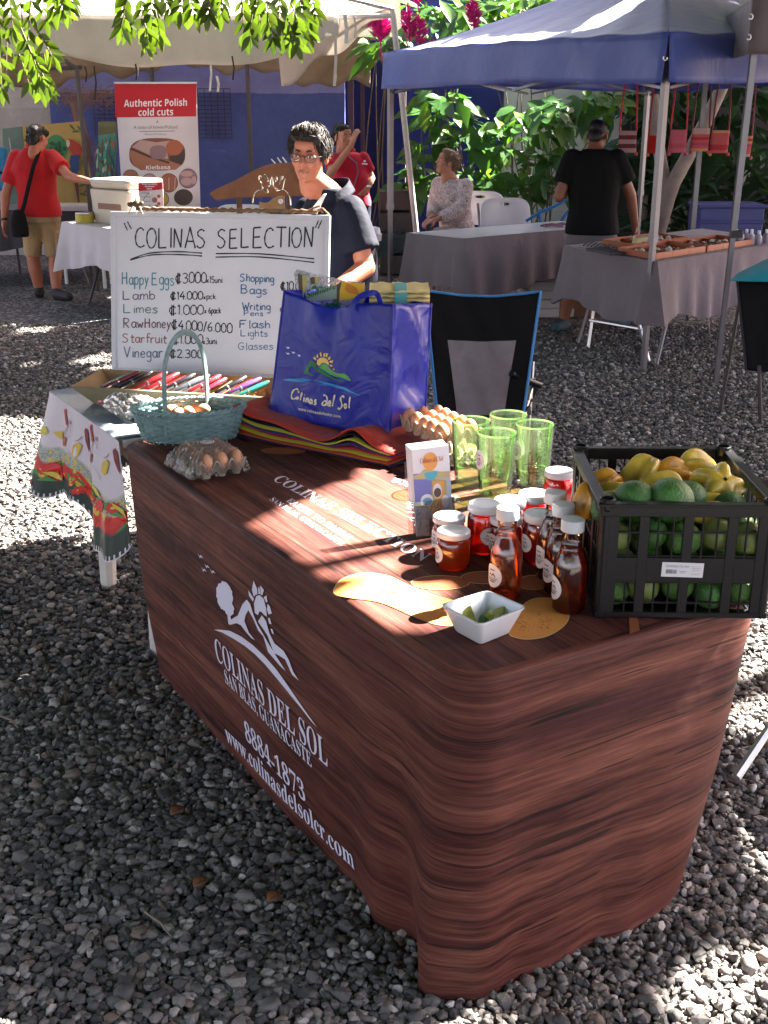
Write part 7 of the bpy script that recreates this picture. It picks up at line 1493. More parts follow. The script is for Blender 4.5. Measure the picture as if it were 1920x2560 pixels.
# ================================================================== driftwood board, folding chairs, small clutter
YD = 7.6
KD = lambda x, y: at(500+x*.19288, 380+y*.19288, Y=YD)
b = MB(); out = [(120, 545), (190, 490), (300, 440), (450, 370), (620, 280), (780, 200), (950, 155), (1130, 140), (1300, 150), (1420, 210), (1480, 300), (1480, 480), (1400, 560), (1200, 580), (900, 585), (600, 590), (350, 610), (210, 630), (170, 600)]
P = [KD(x, y) for x, y in cat_rom(out, 3)]; k = len(P); b.add(P+[p+V(0, .035, 0) for p in P], [tuple(range(k)), tuple(range(2*k-1, k-1, -1))]+[(i, i+k, (i+1) % k+k, (i+1) % k) for i in range(k)])
dw = thing('wooden_fish_board', 'long brown driftwood board shaped like a fish behind the seller', 'wood carving', V(KD(800, 500).x, YD, 0)); b.build('board', mat('driftwood', (.23, .085, .036), .55, .35, 7, .3, 30), dw, smooth=False, mods=[('BEVEL', .006)])
b = MB()
for (x0, y0, x1, y1) in ((975, 152, 920, 92), (1050, 145, 1000, 72), (1120, 140, 1065, 68)): b.tube([KD(x0, y0)+V(0, .015, 0), KD(x1, y1)+V(0, .015, 0)], [.006, .004], 6)
b.build('white_spikes', WHITE_PL, dw); b = MB()
for x in (500, 1150): b.tube([KD(x, 560)+V(0, .02, 0), V(KD(x, 560).x, YD+.05, 0)], .02, 6)
b.build('stand', mat('stand_wood', (.12, .06, .03), .7, .3), dw)
b = MB(); fsh = [(770, 650), (830, 665), (880, 655), (940, 605), (1000, 575), (1090, 575), (1100, 740), (1000, 735), (900, 735), (770, 730)]; YE = 7.2; KE = lambda x, y: at(500+x*.19288, 380+y*.19288, Y=YE); P = [KE(x, y) for x, y in fsh]; k = len(P); b.add(P+[p+V(0, .03, 0) for p in P], [tuple(range(k)), tuple(range(2*k-1, k-1, -1))]+[(i, i+k, (i+1) % k+k, (i+1) % k) for i in range(k)])
wf = thing('wooden_fish', 'small tan wooden fish with a white ring eye below the driftwood board', 'wood carving', V(KE(950, 700).x, YE, 0)); b.build('fish', mat('tan_wood', (.32, .17, .07), .6, .3, 9), wf, smooth=False); b = MB(); b.tube([KE(1045+20*math.cos(q), 640+20*math.sin(q))-V(0, .004, 0) for q in [2*PI*i/16 for i in range(16)]], .007, 6, 0, True); b.build('ring_eye', WHITE_PL, wf); b = MB(); b.tube([KE(940, 735)+V(0, .015, 0), V(KE(940, 735).x, YE+.02, 0)], .02, 6); b.build('stand', mat('stand_wood2', (.12, .06, .03), .7, .3), wf)
CHW = mat('white_chair_plastic', (.62, .61, .64), .4, .03, 4)
def folding_chair(label, p, ang, w=.44, group='white folding chairs'):
    t = thing('folding_chair', label, 'chair', gz(p), ang, group)      # local: x right, y forward
    b = MB(); n = 26
    out_ = [(math.copysign(abs(math.cos(q))**.45, math.cos(q))*w*.5*(1-.06*math.sin(q)), .70+.145*math.copysign(abs(math.sin(q))**.5, math.sin(q))) for q in [2*PI*i/n for i in range(n)]]
    hole = [(math.cos(2*PI*i/n)*.045, .795+.012*math.copysign(abs(math.sin(2*PI*i/n))**.6, math.sin(2*PI*i/n))) for i in range(n)]
    def y_(x, z): return -.20-.16*(z-.5)+.10*(x/w)**2
    vs = [V(x, y_(x, z), z) for x, z in out_]+[V(x, y_(x, z), z) for x, z in hole]; b.add(vs, [(i, (i+1) % n, n+(i+1) % n, n+i) for i in range(n)]); b.build('backrest', CHW, t, local=True, mods=[('SOLIDIFY', .022), ('BEVEL', .004)], angle=30)
    b = MB(); b.grid(lambda u, v: V((u-.5)*w*.95, -.20+.42*v, .45-.02*math.sin(PI*u)*math.sin(PI*v)), 10, 10); b.build('seat', CHW, t, local=True, mods=[('SOLIDIFY', .025)])
    for s in (-1, 1):
        b = MB(); b.tube([V(s*w*.48, -.30, .80), V(s*w*.48, -.20, .52), V(s*w*.5, .24, .0)], .012, 8); b.build('front_leg', GREY_METAL, t, local=True); b = MB(); b.tube([V(s*w*.45, .12, .43), V(s*w*.48, -.34, 0)], .012, 8); b.build('rear_leg', GREY_METAL, t, local=True)
    return t
fc = folding_chair('white folding chair standing empty left of the man in black', V(atd(1110, 440, Y=10.6).x, 10.5, 0), R(195)); 
fc.scale = (1.1,)*3
def fcopy(label, p, ang): return dup(fc, gz(p), (0, 0, ang), label)
fcopy('white folding chair under the seated woman in the blouse', V(JS['pel'].x+.16, Y3+.10, 0), R(165)); fcopy('rear white folding chair behind the driftwood board', V(atd(505, 410, Y=9.7).x, 9.75, 0), R(175)); fcopy('white folding chair at the tail of the driftwood board', V(atd(478, 420, Y=9.2).x, 9.2, 0), R(170)); fcopy('white folding chair directly behind the twine stick', V(atd(512, 455, Y=8.0).x, 8.15, 0), R(178))
b = MB(); q = atd(808, 505, Y=10.2); b.lathe([(.06, -.06), (.07, .0), (.06, .004), (.05, .05), (.02, .06)], 18, c=V(q.x, q.y, q.z)); wc = thing('white_bucket_post', 'small white capped pot on a dark stand behind the seller', 'pot', gz(q)); b.build('pot', WHITE_PL, wc); b = MB(); b.tube([V(q.x, q.y, q.z-.06), V(q.x, q.y, 0)], .03, 8); b.build('stand', DPOLE, wc)
b = MB()
for i in range(60):
    a0 = V(atd(820, 520, Y=12).x+random.uniform(-.1, .1), 12, .25); d = V(random.uniform(.05, .45), random.uniform(-.1, .1), random.uniform(.1, .55)); b.tube([a0, a0+d*.6+V(0, 0, .05), a0+d], [.006, .004, .001], 4)
tag(b.build('spiky_plant', mat('dark_teal_leaf', (.02, .05, .06), .5, .3)), 'dark spiky plant in the recess behind the crimson shirt', 'plant')
dr = thing('storage_unit', 'dark slatted storage unit behind the silver tent pole', 'storage unit', V(atd(862, 480, Y=12.6).x, 12.6, 0)); q0 = atd(862, 480, Y=12.6)
for k in range(4): b = MB(); b.box((q0.x, 12.6, .12+k*.22), (.42, .4, .20)); b.build('drawer', mat('dark_drawer', (.03, .028, .03), .5), dr, mods=[('BEVEL', .015)])
# ================================================================== blue canopy tent
BLU = NT('blue_canopy_cloth'); co = BLU.coord(); c = BLU.ramp(BLU.noise(co, 1.6, 5, .6), [(.3, (.044, .076, .34)), (.7, (.075, .12, .46))]); pr_ = BLU.bsdf(c, .42, 0, .5, BLU.bump(BLU.noise(co, 4, 4, .5, .8), .35, .03), Sheen_Weight=.5); tl = BLU.n('ShaderNodeBsdfTranslucent'); tl.inputs[0].default_value = (.015, .03, .6, 1); BLU = BLU.done(BLU.mixs(.22, pr_, tl.outputs[0]))
tL, tF, tR, tB = V(.0, 10.3, 0), V(1.76, 7.66, 0), V(4.36, 9.42, 0), V(2.60, 12.05, 0); tC = (tL+tF+tR+tB)/4; ZE, ZV = 2.13, 1.85
tent = thing('blue_canopy', 'blue pop up canopy with pitched roof on grey poles over the craft tables', 'canopy', gz(tC))
def panel(p, q):
    def fn(u, v):
        e = p.lerp(q, u)+V(0, 0, ZE+.015*math.sin(PI*u)); k = V(tC.x, tC.y, 2.80); w = e.lerp(k, v); w.z = e.z+(2.80-e.z)*v**1.22-.03*math.sin(PI*u)*math.sin(PI*v)+.008*math.sin(u*40)*(1-v)**3; return w
    return fn
for p, q in ((tL, tF), (tF, tR), (tR, tB), (tB, tL)):
    b = MB(); b.grid(panel(p, q), 40, 16); b.build('roof_panel', BLU, tent, mods=[('SOLIDIFY', .003)])
    nn = V((q-p).y, -(q-p).x, 0).normalized(); nn = nn if nn.dot(p-tC) > 0 else -nn
    b = MB(); b.grid(lambda u, v: p.lerp(q, u)+V(0, 0, ZE+.015*math.sin(PI*u)+.002-(ZE-ZV+.012*math.sin(u*9)+.02*gauss(u, .45, .05))*v)+nn*(.004+.022*v+.012*math.sin(u*33)*v), 50, 8); b.build('valance', BLU, tent, mods=[('SOLIDIFY', .003)])
for p in (tL, tF, tR, tB):
    ins = p.lerp(tC, .025); b = MB(); b.box((ins.x, ins.y, 1.50), (.040, .040, 1.24), rz=R(34)); b.box((ins.x, ins.y, .46), (.032, .032, .90), rz=R(34)); b.box((ins.x, ins.y, .89), (.048, .048, .05), rz=R(34)); b.box((ins.x, ins.y, .004), (.14, .14, .008), rz=R(34)); b.build('pole', GREY_METAL, tent, smooth=False)
for p, q in ((tL, tF), (tF, tR), (tB, tL), (tR, tB)):
    b = MB(); a_, c_ = p.lerp(tC, .03), q.lerp(tC, .03)
    for k in range(2):
        x0, x1 = a_.lerp(c_, k*.5+.01), a_.lerp(c_, k*.5+.49); b.tube([x0+V(0, 0, 2.06), x1+V(0, 0, 1.82)], .013, 4); b.tube([x0+V(.01, .01, 1.82), x1+V(.01, .01, 2.06)], .013, 4)
    b.build('truss', GREY_METAL, tent, smooth=False)
b = MB()
for p in (tL, tF, tR, tB): b.tube([p.lerp(tC, .03)+V(0, 0, 1.95), V(tC.x, tC.y, 2.5)], .011, 6)
b.tube([V(tC.x, tC.y, 2.2), V(tC.x, tC.y, 2.78)], .018, 8); b.build('roof_strut', GREY_METAL, tent)
b = MB(); h_ = tF+V(-.02, -.03, 1.99); b.tube([h_+V(.012*math.cos(q), 0, .014*math.sin(q)) for q in [R(20-k*30) for k in range(9)]], .004, 6); b.build('hook', SILVER, tent)
# grey canopy at the right edge
g0 = V(2.16, 7.33, 0); g1 = atd(1631, 60, Y=7.30); GRC = fabric('taupe_canopy', (.13, .105, .115), .7, .15, 400, 6); gc = thing('grey_canopy', 'grey canopy with its corner pole at the right edge of the picture', 'canopy', V(3.6, 7.3, 0))
gx = g1.x-.03
b = MB(); b.grid(lambda u, v: V(gx+3*u, 7.28-.6*u+.012*math.sin(u*30)*v, 2.30-.30*v-.01*math.sin(u*12)*v), 40, 6); b.grid(lambda u, v: V(gx+.5*u+.01*math.sin(u*20)*v, 7.28+2.9*u, 2.30-.30*v), 30, 6); b.build('valance', GRC, gc, mods=[('SOLIDIFY', .004)])
b = MB(); b.grid(lambda u, v: V(gx+3*u+.5*v, 7.28-.6*u+2.9*v, 2.30+.55*math.sin(PI*u)*math.sin(PI*v)), 16, 16); b.build('roof_sheet', GRC, gc, mods=[('SOLIDIFY', .004)])
b = MB(); pt_ = V(gx+.05, 7.33, 2.25); b.tube([pt_, g0.lerp(pt_, .42)], .026, 4); b.build('pole', GREY_METAL, gc, smooth=False); b = MB(); b.tube([g0.lerp(pt_, .44), V(g0.x, g0.y, 0)], .021, 4); b.build('inner_pole', GREY_METAL, gc, smooth=False)
b = MB(); q = g0.lerp(pt_, .43); b.box(q+V(.02, 0, -.01), (.07, .05, .045)); b.build('pole_catch', BLACK_PL, gc)
b = MB()
for z in (2.2, 2.09): b.tube([V(gx-.012+.013*math.cos(a), 7.265, z+.014*math.sin(a)) for a in [R(120-k*32) for k in range(9)]], .0045, 6)
b.build('hook', SILVER, gc)
for p in (V(gx+3.0, 6.75, 0), V(gx+.5, 10.1, 0)): b = MB(); b.box((p.x, p.y, 1.1), (.04, .04, 2.2)); b.build('pole', GREY_METAL, gc)

# ================================================================== craft table goods
TRAYW = mat('orange_tray_wood', (.30, .075, .025), .45, .25, 10, .1, 60)
ux, uy = d2.normalized(), d1.normalized()
def CT(a, c, z=.746): return V(c1b.x, c1b.y, z)+ux*a+uy*c
tr_ = []
for k, (a, c, w, d, lab) in enumerate(((.02, .03, .62, .40, 'orange wooden craft tray at the near corner of the craft table'), (.66, .03, .62, .38, 'orange wooden craft tray right of the near corner tray'), (.25, .47, .70, .36, 'orange wooden craft tray at the rear of the craft table'))):
    t = thing('craft_tray', lab, 'tray', CT(a+w/2, c+d/2), 0, 'wooden craft trays'); b = MB(); P = [CT(a, c), CT(a+w, c), CT(a+w, c+d), CT(a, c+d)]
    slab(b, P[0], P[1], P[2], P[3], .006); b.build('base', mat('tray_base', (.12, .035, .018), .6, .2), t, smooth=False)
    for p, q in zip(P, P[1:]+P[:1]): b = MB(); slab(b, p, q, q+V(0, 0, .045), p+V(0, 0, .045), -.010); b.build('side_board', TRAYW, t, smooth=False)
    for x in (.33, .66): b = MB(); slab(b, CT(a+w*x, c), CT(a+w*x, c+d), CT(a+w*x, c+d, .780), CT(a+w*x, c, .780), .006); b.build('divider', TRAYW, t, smooth=False)
random.seed(21)
TRK = [mat('trinket_cream', (.5, .44, .33), .5, .2), mat('trinket_rose', (.33, .16, .13), .5, .2), mat('trinket_silver', (.5, .5, .52), .3, 0, 5, 0, 40, .8), mat('trinket_dark', (.03, .03, .04), .5, .2)]
def trinkets():
    pr = []
    b = MB(); b.lathe([(.004, 0), (.020, .004), (.016, .020), (.004, .03)], 10); pr.append((b.build('shell_trinket', TRK[0]), 'cream shell trinket', 'trinket'))
    b = MB(); b.tube([V(-.03, 0, .006), V(.03, 0, .008)], [.008, .011], 8); pr.append((b.build('bead_roll', TRK[1]), 'rose bead roll', 'trinket'))
    b = MB(); b.tube([V(.018*math.cos(2*PI*i/14), .018*math.sin(2*PI*i/14), .004) for i in range(14)], .004, 6, 0, True); pr.append((b.build('silver_ring', TRK[2]), 'silver bangle', 'trinket'))
    b = MB(); b.lathe([(.003, 0), (.014, .002), (.010, .016), (.002, .018)], 8); pr.append((b.build('dark_stone', TRK[3]), 'dark stone trinket', 'trinket')); return pr
TP_ = trinkets(); use = [0]*4
LABT = {0: 'cream shell trinkets scattered in the craft trays', 1: 'rose bead rolls lying in the craft trays', 2: 'silver bangles lying in the craft trays', 3: 'dark stones lying in the craft trays'}
for i in range(96):
    k = random.choice((0, 0, 1, 1, 2, 3)); a, c = random.choice(((random.uniform(.05, .60), random.uniform(.06, .40)), (random.uniform(.70, 1.22), random.uniform(.06, .38)), (random.uniform(.28, .90), random.uniform(.50, .80))))
    o = TP_[k][0] if not use[k] else dup(TP_[k][0], (0, 0, 0)); use[k] = 1; o.location = CT(a, c, .754); o.rotation_euler = (0, random.uniform(-.3, .3), random.uniform(0, 6)); o.scale = (random.uniform(.8, 1.3),)*3; tag(o, LABT[k], 'trinket', 'trinkets in the craft trays')
b = MB(); b.box((0, 0, .035), (.010, .045, .075)); SO = b.build('soap_bar', mat('cream_soap', (.55, .46, .26), .6, .1), mods=[('BEVEL', .003)])
for k in range(7):
    o = SO if k == 0 else dup(SO, (0, 0, 0)); o.location = CT(.34+k*.032, .56+.01*k, .752); o.rotation_euler = (0, R(38), math.atan2(ux.y, ux.x)); tag(o, 'cream soap bars leaning in a row on the craft table', 'soap', 'soap bars on the craft table')
SB = thing('small_bottle', 'small pale bottles with white caps at the rear of the craft table', 'bottle', (0, 0, 0), 0, 'small bottles on the craft table'); b = MB(); b.lathe([(.018, 0), (.022, .005), (.022, .06), (.010, .075)], 14); b.build('bottle_body', mat('lilac_bottle', (.32, .28, .36), .3, .1), SB, local=True); b = MB(); b.lathe([(.011, .076), (.011, .10), (.002, .102)], 12); b.build('cap', WHITE_PL, SB, local=True)
for k in range(8):
    o = SB if k == 0 else dup(SB, (0, 0, 0)); q = atd(1590+k*11 if k < 4 else 1622+(k-4)*16, 513 if k < 4 else 520, Y=8.75-.1*(k % 2)); o.location = V(q.x, q.y, .748)
b = MB(); b.box(CT(-.02, .5, .760), (.16, .30, .02), rz=.4)
for k in range(10): b.tube([CT(.02, .42+k*.045, .765), CT(.10, .43+k*.045, .785)], .006, 5)
tag(b.build('bracelet_stand', mat('dark_display', (.05, .045, .05), .7, .3, 40), smooth=False), 'dark display of bracelets at the left end of the craft table', 'display stand')
q = atd(1175, 489, z=.752); t = thing('pliers', 'hand pliers lying on the white display table', 'pliers', q); b = MB(); b.tube([q, q+V(.06, .01, .015), q+V(.16, -.02, .004)], [.012, .016, .010], 6); b.tube([q+V(.10, .06, .004), q+V(.16, .05, .02), q+V(.26, .0, .004)], [.010, .014, .009], 6); b.build('handles', mat('rose_handle', (.30, .17, .20), .5, .2), t); b = MB(); b.tube([q-V(.03, -.02, -.004), q+V(.03, 0, .010)], [.006, .016], 6); b.build('jaws', mat('dull_steel', (.2, .14, .13), .4, .2, 5, 0, 40, .7), t)
# under the tables
PK = mat('white_paper_pack', (.46, .45, .50), .7, .08, 5); b = MB(); b.box((0, 0, .04), (.40, .30, .075)); pk0 = b.build('paper_pack', PK, mods=[('BEVEL', .008)]); q = at(1375, 795, z=0)
LB = ('lowest white pack of the stack beside the shoe', 'second white pack from the ground in the stack', 'third white pack from the ground in the stack', 'white pack next to the top of the stack', 'topmost white pack of the stack under the display table')
for k in range(5): o = pk0 if k == 0 else dup(pk0, (0, 0, 0)); o.location = V(q.x-.02+random.uniform(-.02, .02), q.y+.15, .078*k); o.rotation_euler = (0, 0, R(8)+random.uniform(-.06, .06)); tag(o, LB[k], 'pack', 'stack of white packs')
q = at(1460, 790, z=0); b = MB(); b.box((q.x, q.y+.1, .11), (.34, .30, .22)); cb_ = tag(b.build('cardboard_box', mat('cardboard', (.17, .085, .05), .8, .15, 6), smooth=False), 'brown cardboard box under the craft table', 'box'); b = MB(); b.box((q.x+.08, q.y-.053, .14), (.07, .004, .05)); b.build('label', LABEL, cb_)
b = MB(); q = atd(1002, 592, Y=9.6); b.grid(lambda u, v: V(q.x-.25+.55*u, 9.6, .02+.16*v*(1+.2*math.sin(u*9)))+V(0, .06*math.sin(u*17)*v, 0), 20, 8); tag(b.build('pink_cloth_bundle', fabric('pink_cloth', (.42, .22, .27), .85, .2), mods=[('SOLIDIFY', .02)]), 'pink cloth bundle on the gravel under the display table', 'cloth')
# teal and black chair at the right edge
tc_, fnt, nnt = camp_chair('black camp chair draped with teal cloth at the right edge', 'black_trim', atd(1592, 602, Y=6.6), atd(1790, 590, Y=6.4), atd(1612, 800, Y=6.35), atd(1790, 800, Y=6.2), (.012, .012, .014), panel=False)
b = MB(); b.add([atd(1578, 606, Y=6.58), atd(1595, 590, Y=6.62), atd(1632, 572, Y=6.75), atd(1665, 555, Y=6.9), atd(1800, 540, Y=7.0), atd(1800, 605, Y=6.38), atd(1660, 608, Y=6.42)], [tuple(range(7))]); tag(b.build('teal_cloth', fabric('teal_cloth', (.01, .24, .30), .7, .1), mods=[('SOLIDIFY', .006)]), 'teal cloth laid over the black camp chair at the right edge', 'cloth')
for x0, y0, x1, y1, Y in ((1600, 640, 1568, 760, 6.6), (1640, 790, 1652, 838, 6.3), (1700, 790, 1705, 840, 6.3)): b = MB(); p1 = atd(x1, y1, Y=Y); b.tube([atd(x0, y0, Y=Y), V(p1.x, p1.y, 0)], .011, 6); b.build('leg', DPOLE, tc_)
# blue crates, chair frame
q = atd(1560, 545, Y=11.6); b = MB(); b.box((q.x, 11.6, .62), (.62, .42, .34)); b.box((q.x, 11.38, .66), (.64, .02, .03)); b.box((q.x, 11.6, .805), (.66, .46, .03)); pb2 = thing('blue_bin', 'dull violet blue storage bin behind the craft table', 'bin', V(q.x, 11.6, 0)); b.build('bin', mat('violet_blue_bin', (.05, .055, .20), .5, .15), pb2, smooth=False, mods=[('BEVEL', .01)]); b = MB(); b.box((q.x, 11.6, .225), (.56, .38, .45)); b.build('stand', DPOLE, pb2)
fb = thing('blue_chair_frame', 'bright blue folding chair frame beside the man in black', 'chair frame', V(atd(1190, 470, Y=10.6).x, 10.6, 0)); b = MB(); BF = mat('bright_blue_tube', (.015, .13, .36), .4, .1)
for pl in ([(1136, 478), (1160, 462), (1195, 447), (1222, 432)], [(1168, 500), (1166, 452)], [(1205, 488), (1228, 455)]): b.tube([atd(x, y, Y=10.6) for x, y in pl], .014, 8)
b.tube([atd(1168, 500, Y=10.6), V(atd(1168, 500, Y=10.6).x, 10.6, 0)], .014, 8); b.tube([atd(1205, 488, Y=10.6), V(atd(1205, 488, Y=10.6).x, 10.7, 0)], .014, 8); b.build('frame', BF, fb)
# woven bags hanging from the canopy
random.seed(5)
def stripes(name, cols, n=9):
    t = NT(name); co = t.coord('Generated'); sp = t.n('ShaderNodeSeparateXYZ'); t.l(co, sp.inputs[0]); st_ = [(i/n, cols[random.randrange(len(cols))]) for i in range(n)]; c = t.ramp(sp.outputs[2], st_, 'CONSTANT'); return t.done(t.bsdf(c, .85, 0, .2, t.bump(t.noise(t.coord(), 300, 2), .4, .002)))
RC = [(.40, .04, .05), (.50, .10, .10), (.55, .25, .12), (.42, .06, .14), (.50, .32, .30)]
HB_ = [((1355, 306), 20, 22, 9.3, 'dark striped woven bag on red straps nearest the man in black', [(.05, .015, .02), (.10, .02, .025), (.30, .18, .18)], (.45, .02, .04)), ((1412, 312), 13, 18, 9.6, 'plain red woven bag half behind the tent pole', [(.50, .02, .02), (.45, .03, .03)], (.3, .02, .03)), ((1464, 305), 19, 23, 9.4, 'rose pink woven bag on red straps', [(.45, .10, .14), (.40, .07, .10)], (.45, .03, .05)), ((1512, 302), 20, 23, 9.5, 'pink and orange striped woven bag beside the leaning trunk', RC, (.16, .04, .05)), ((1554, 306), 20, 23, 9.5, 'red and orange striped woven bag with pompoms', RC, (.16, .04, .05)), ((1613, 316), 10, 21, 9.3, 'narrow pink striped woven bag by the grey canopy pole', RC, (.2, .06, .06))]
for k, ((x, y), hw_, hh_, Y, lab, cols, sc_) in enumerate(HB_):
    p = atd(x, y, Y=Y); s = Y*.965/2480; w, h = hw_*s, hh_*s; t = thing('woven_bag', lab, 'bag', p-V(0, 0, h), 0, 'woven bags hanging under the canopy')
    b = MB(); 
    def fn(u, v): q = 2*PI*u; fx = math.copysign(abs(math.cos(q))**.5, math.cos(q)); fy_ = math.copysign(abs(math.sin(q))**.8, math.sin(q)); return p+V(w*fx*(1-.06*v), .035*fy_*(1-.6*v), -h+2*h*v)+V(.01*(v-.5)*k*.3, 0, 0)
    b.grid(fn, 28, 10, closed=True); b.add([fn(i/28, 0) for i in range(28)], [tuple(range(28))]); b.build('pouch', stripes('bag_stripes', cols, 8 if len(cols) > 3 else 5), t)
    b = MB(); zt_ = atd(x, 188, Y=Y).z
    for s_ in (-1, 1): b.tube([p+V(s_*w*.9, 0, h), p+V(s_*w*.75, 0, h+.25), V(p.x+s_*w*.5, p.y, max(zt_, 1.95))], .007, 6)
    b.build('strap', mat('bag_strap', sc_, .7), t)
    for s_ in (-1, 1): b = MB(); b.ell(p+V(s_*w*.95, -.02, -h-.01), .015, n=10, q=7); b.build('pompom', mat('pompom', random.choice(RC), .9, .3, 60, 1, 200), t)

# ================================================================== plants
random.seed(31)
LEAF_A = leafmat('broad_leaf', (.030, .095, .022), (.060, .150, .040), .40); LEAF_B = leafmat('bright_leaf', (.06, .15, .02), (.11, .22, .03), .5); LEAF_C = leafmat('strap_leaf', (.022, .050, .026), (.05, .09, .045), .25); LEAF_D = leafmat('tree_leaf', (.035, .085, .015), (.085, .17, .025), .5); BARK = mat('pale_bark', (.26, .20, .17), .85, .35, 5, .8, 30); STEM = mat('green_brown_stem', (.12, .10, .05), .8, .25)
def leaf(b, p, d, n_, L, W, m=0, droop=.25, segs=4, fold_=.18):
    d = Vector(d).normalized(); n_ = Vector(n_); n_ = n_-d*n_.dot(d); n_ = n_.normalized() if n_.length > 1e-4 else d.orthogonal().normalized(); x = d.cross(n_); vs, fs = [], []
    prof = {3: (.0, .9, .0), 4: (.12, .85, .80, .0), 5: (.10, .75, 1, .62, .0), 6: (.08, .7, 1, .92, .55, 0)}[segs+1 if segs+1 in (3, 4, 5, 6) else 5]; k = len(prof)
    for i, w in enumerate(prof):
        t = i/(k-1); c = Vector(p)+d*L*t-V(0, 0, droop*L*t*t); h = W*.5*w; vs += [c-x*h+n_*h*fold_, c, c+x*h+n_*h*fold_]
    for i in range(k-1): fs += [(3*i, 3*i+1, 3*i+4, 3*i+3), (3*i+1, 3*i+2, 3*i+5, 3*i+4)]
    b.add(vs, fs, m)
def shrub(name, label, base, regions, stems, mats, L=.22, W=.11, grp=None, stem_r=.012):
    """regions: (centre, radii, count, material index)"""
    t = thing(name, label, 'shrub', base, 0, grp); b = MB(); tips = []
    for k in range(stems):
        c, r, _, _ = regions[k % len(regions)]; e = Vector(c)+V(*(random.uniform(-.7, .7)*r[i] for i in range(3))); s = Vector(base)+V(random.uniform(-.25, .25), random.uniform(-.1, .1), 0); mid = s.lerp(e, .5)+V(random.uniform(-.12, .12), 0, .05); b.tube(cat_rom3([s, mid, e]), [stem_r, stem_r*.8, stem_r*.7, stem_r*.6, stem_r*.5, stem_r*.4, stem_r*.3][:7], 6)
    b.build('stem', STEM, t)
    b = MB()
    for c, r, n, mi in regions:
        for _ in range(n):
            q, z = random.uniform(0, 2*PI), random.uniform(-1, 1); rr = random.uniform(.35, 1)**.6; s_ = math.sqrt(1-z*z); p = Vector(c)+V(r[0]*rr*s_*math.cos(q), r[1]*rr*s_*math.sin(q), r[2]*rr*z); out = (p-Vector(c)); d = V(out.x/r[0]+random.uniform(-.8, .8), out.y/r[1]*.6+random.uniform(-.9, .4), random.uniform(-.9, .45)); sc = random.uniform(.6, 1.15); leaf(b, p, d, V(random.uniform(-.5, .5), -.6, 1), L*sc, W*sc, mi if random.random() < .85 else (mi+1) % len(mats), random.uniform(.1, .45))
    b.build('foliage', mats, t); return t
def cat_rom3(P):
    q = [P[0]]+P+[P[-1]]; out = []
    for i in range(1, len(q)-2):
        for k in range(3):
            t = k/3; a, c, d, e = q[i-1], q[i], q[i+1], q[i+2]; out.append(.5*((2*c)+(d-a)*t+(2*a-5*c+4*d-e)*t*t+(-a+3*c-3*d+e)*t**3))
    return out+[P[-1]]
YP = 12.7
def rg(x, y, rx, ry, n, m=0, Y=YP, dy=.35): c = atd(x, y, Y=Y); s = Y*.955/2480; return (c, (rx*s, dy, ry*s), n, m)
shrub('shrub', 'broad leaved green shrub behind the seated woman', V(atd(990, 500, Y=YP).x, YP, 0), [rg(960, 235, 55, 50, 46), rg(905, 390, 40, 40, 40), rg(1020, 400, 60, 45, 60), rg(925, 310, 28, 40, 18), rg(1010, 300, 50, 40, 26)], 10, [LEAF_A, LEAF_B], .30, .155)
shrub('shrub', 'green shrub in front of the white wall between chair and man in black', V(atd(1130, 480, Y=YP).x, YP+.1, 0), [rg(1100, 300, 60, 50, 38), rg(1165, 255, 70, 42, 52), rg(1185, 360, 60, 45, 44), rg(1120, 395, 45, 35, 30), rg(1240, 235, 50, 30, 34), rg(1300, 225, 50, 30, 34, 1)], 12, [LEAF_A, LEAF_B], .26, .13)
PLUM = mat('magenta_plume', (.58, .02, .24), .6, .3, 40)
def plume_plant(label, base, plumes, regs, mi=0):
    t = shrub('flowering_shrub', label, base, regs, 6, [LEAF_A, LEAF_B], .32, .14)
    for (x, y0, y1, Y, w) in plumes:
        b = MB(); p0, p1 = atd(x, y1, Y=Y), atd(x-4, y0, Y=Y); ax = p1-p0; L = ax.length
        for i in range(210):
            f = random.random(); r_ = w*(math.sin(PI*min(1, .12+f*.92)))**.7; q = random.uniform(0, 2*PI); c = p0+ax*f; d = V(math.cos(q), math.sin(q), .75); leaf(b, c+V(math.cos(q), math.sin(q), 0)*r_*.35, d, V(0, 0, 1), r_*.85, r_*.34, 0, .05, 3)
        b.tube([p0-ax*.8, p1], .008, 5); b.build('plume', PLUM, t)
plume_plant('shrub with four magenta flower plumes above the blue canopy', V(atd(925, 490, Y=13.0).x, 13.0, 0), [(885, 5, 90, 12.2, .10), (908, 30, 98, 12.15, .10), (1024, -4, 62, 12.2, .10), (938, 84, 110, 12.1, .055), (902, -14, 8, 12.3, .08)], [rg(940, 60, 60, 45, 26, 0, 13.0), rg(995, 45, 50, 40, 26, 0, 13.0), rg(960, 15, 80, 22, 22, 1, 13.0)])
plume_plant('shrub with one magenta plume beside the white stall post', V(atd(840, 470, Y=12.6).x-.05, 12.6, 0), [(822, 36, 90, 12.0, .14)], [rg(828, 110, 26, 28, 20, 0, 12.4), rg(850, 95, 24, 18, 10, 0, 12.4)])
shrub('shrub', 'sunlit yellow green shrub above the roof of the blue canopy', V(atd(1150, 470, Y=13.6).x, 13.6, 0), [rg(1120, 25, 60, 34, 60, 1, 13.6), rg(1180, 8, 70, 22, 55, 1, 13.6), rg(1040, 20, 40, 25, 26, 1, 13.6)], 7, [LEAF_A, LEAF_B], .26, .12)
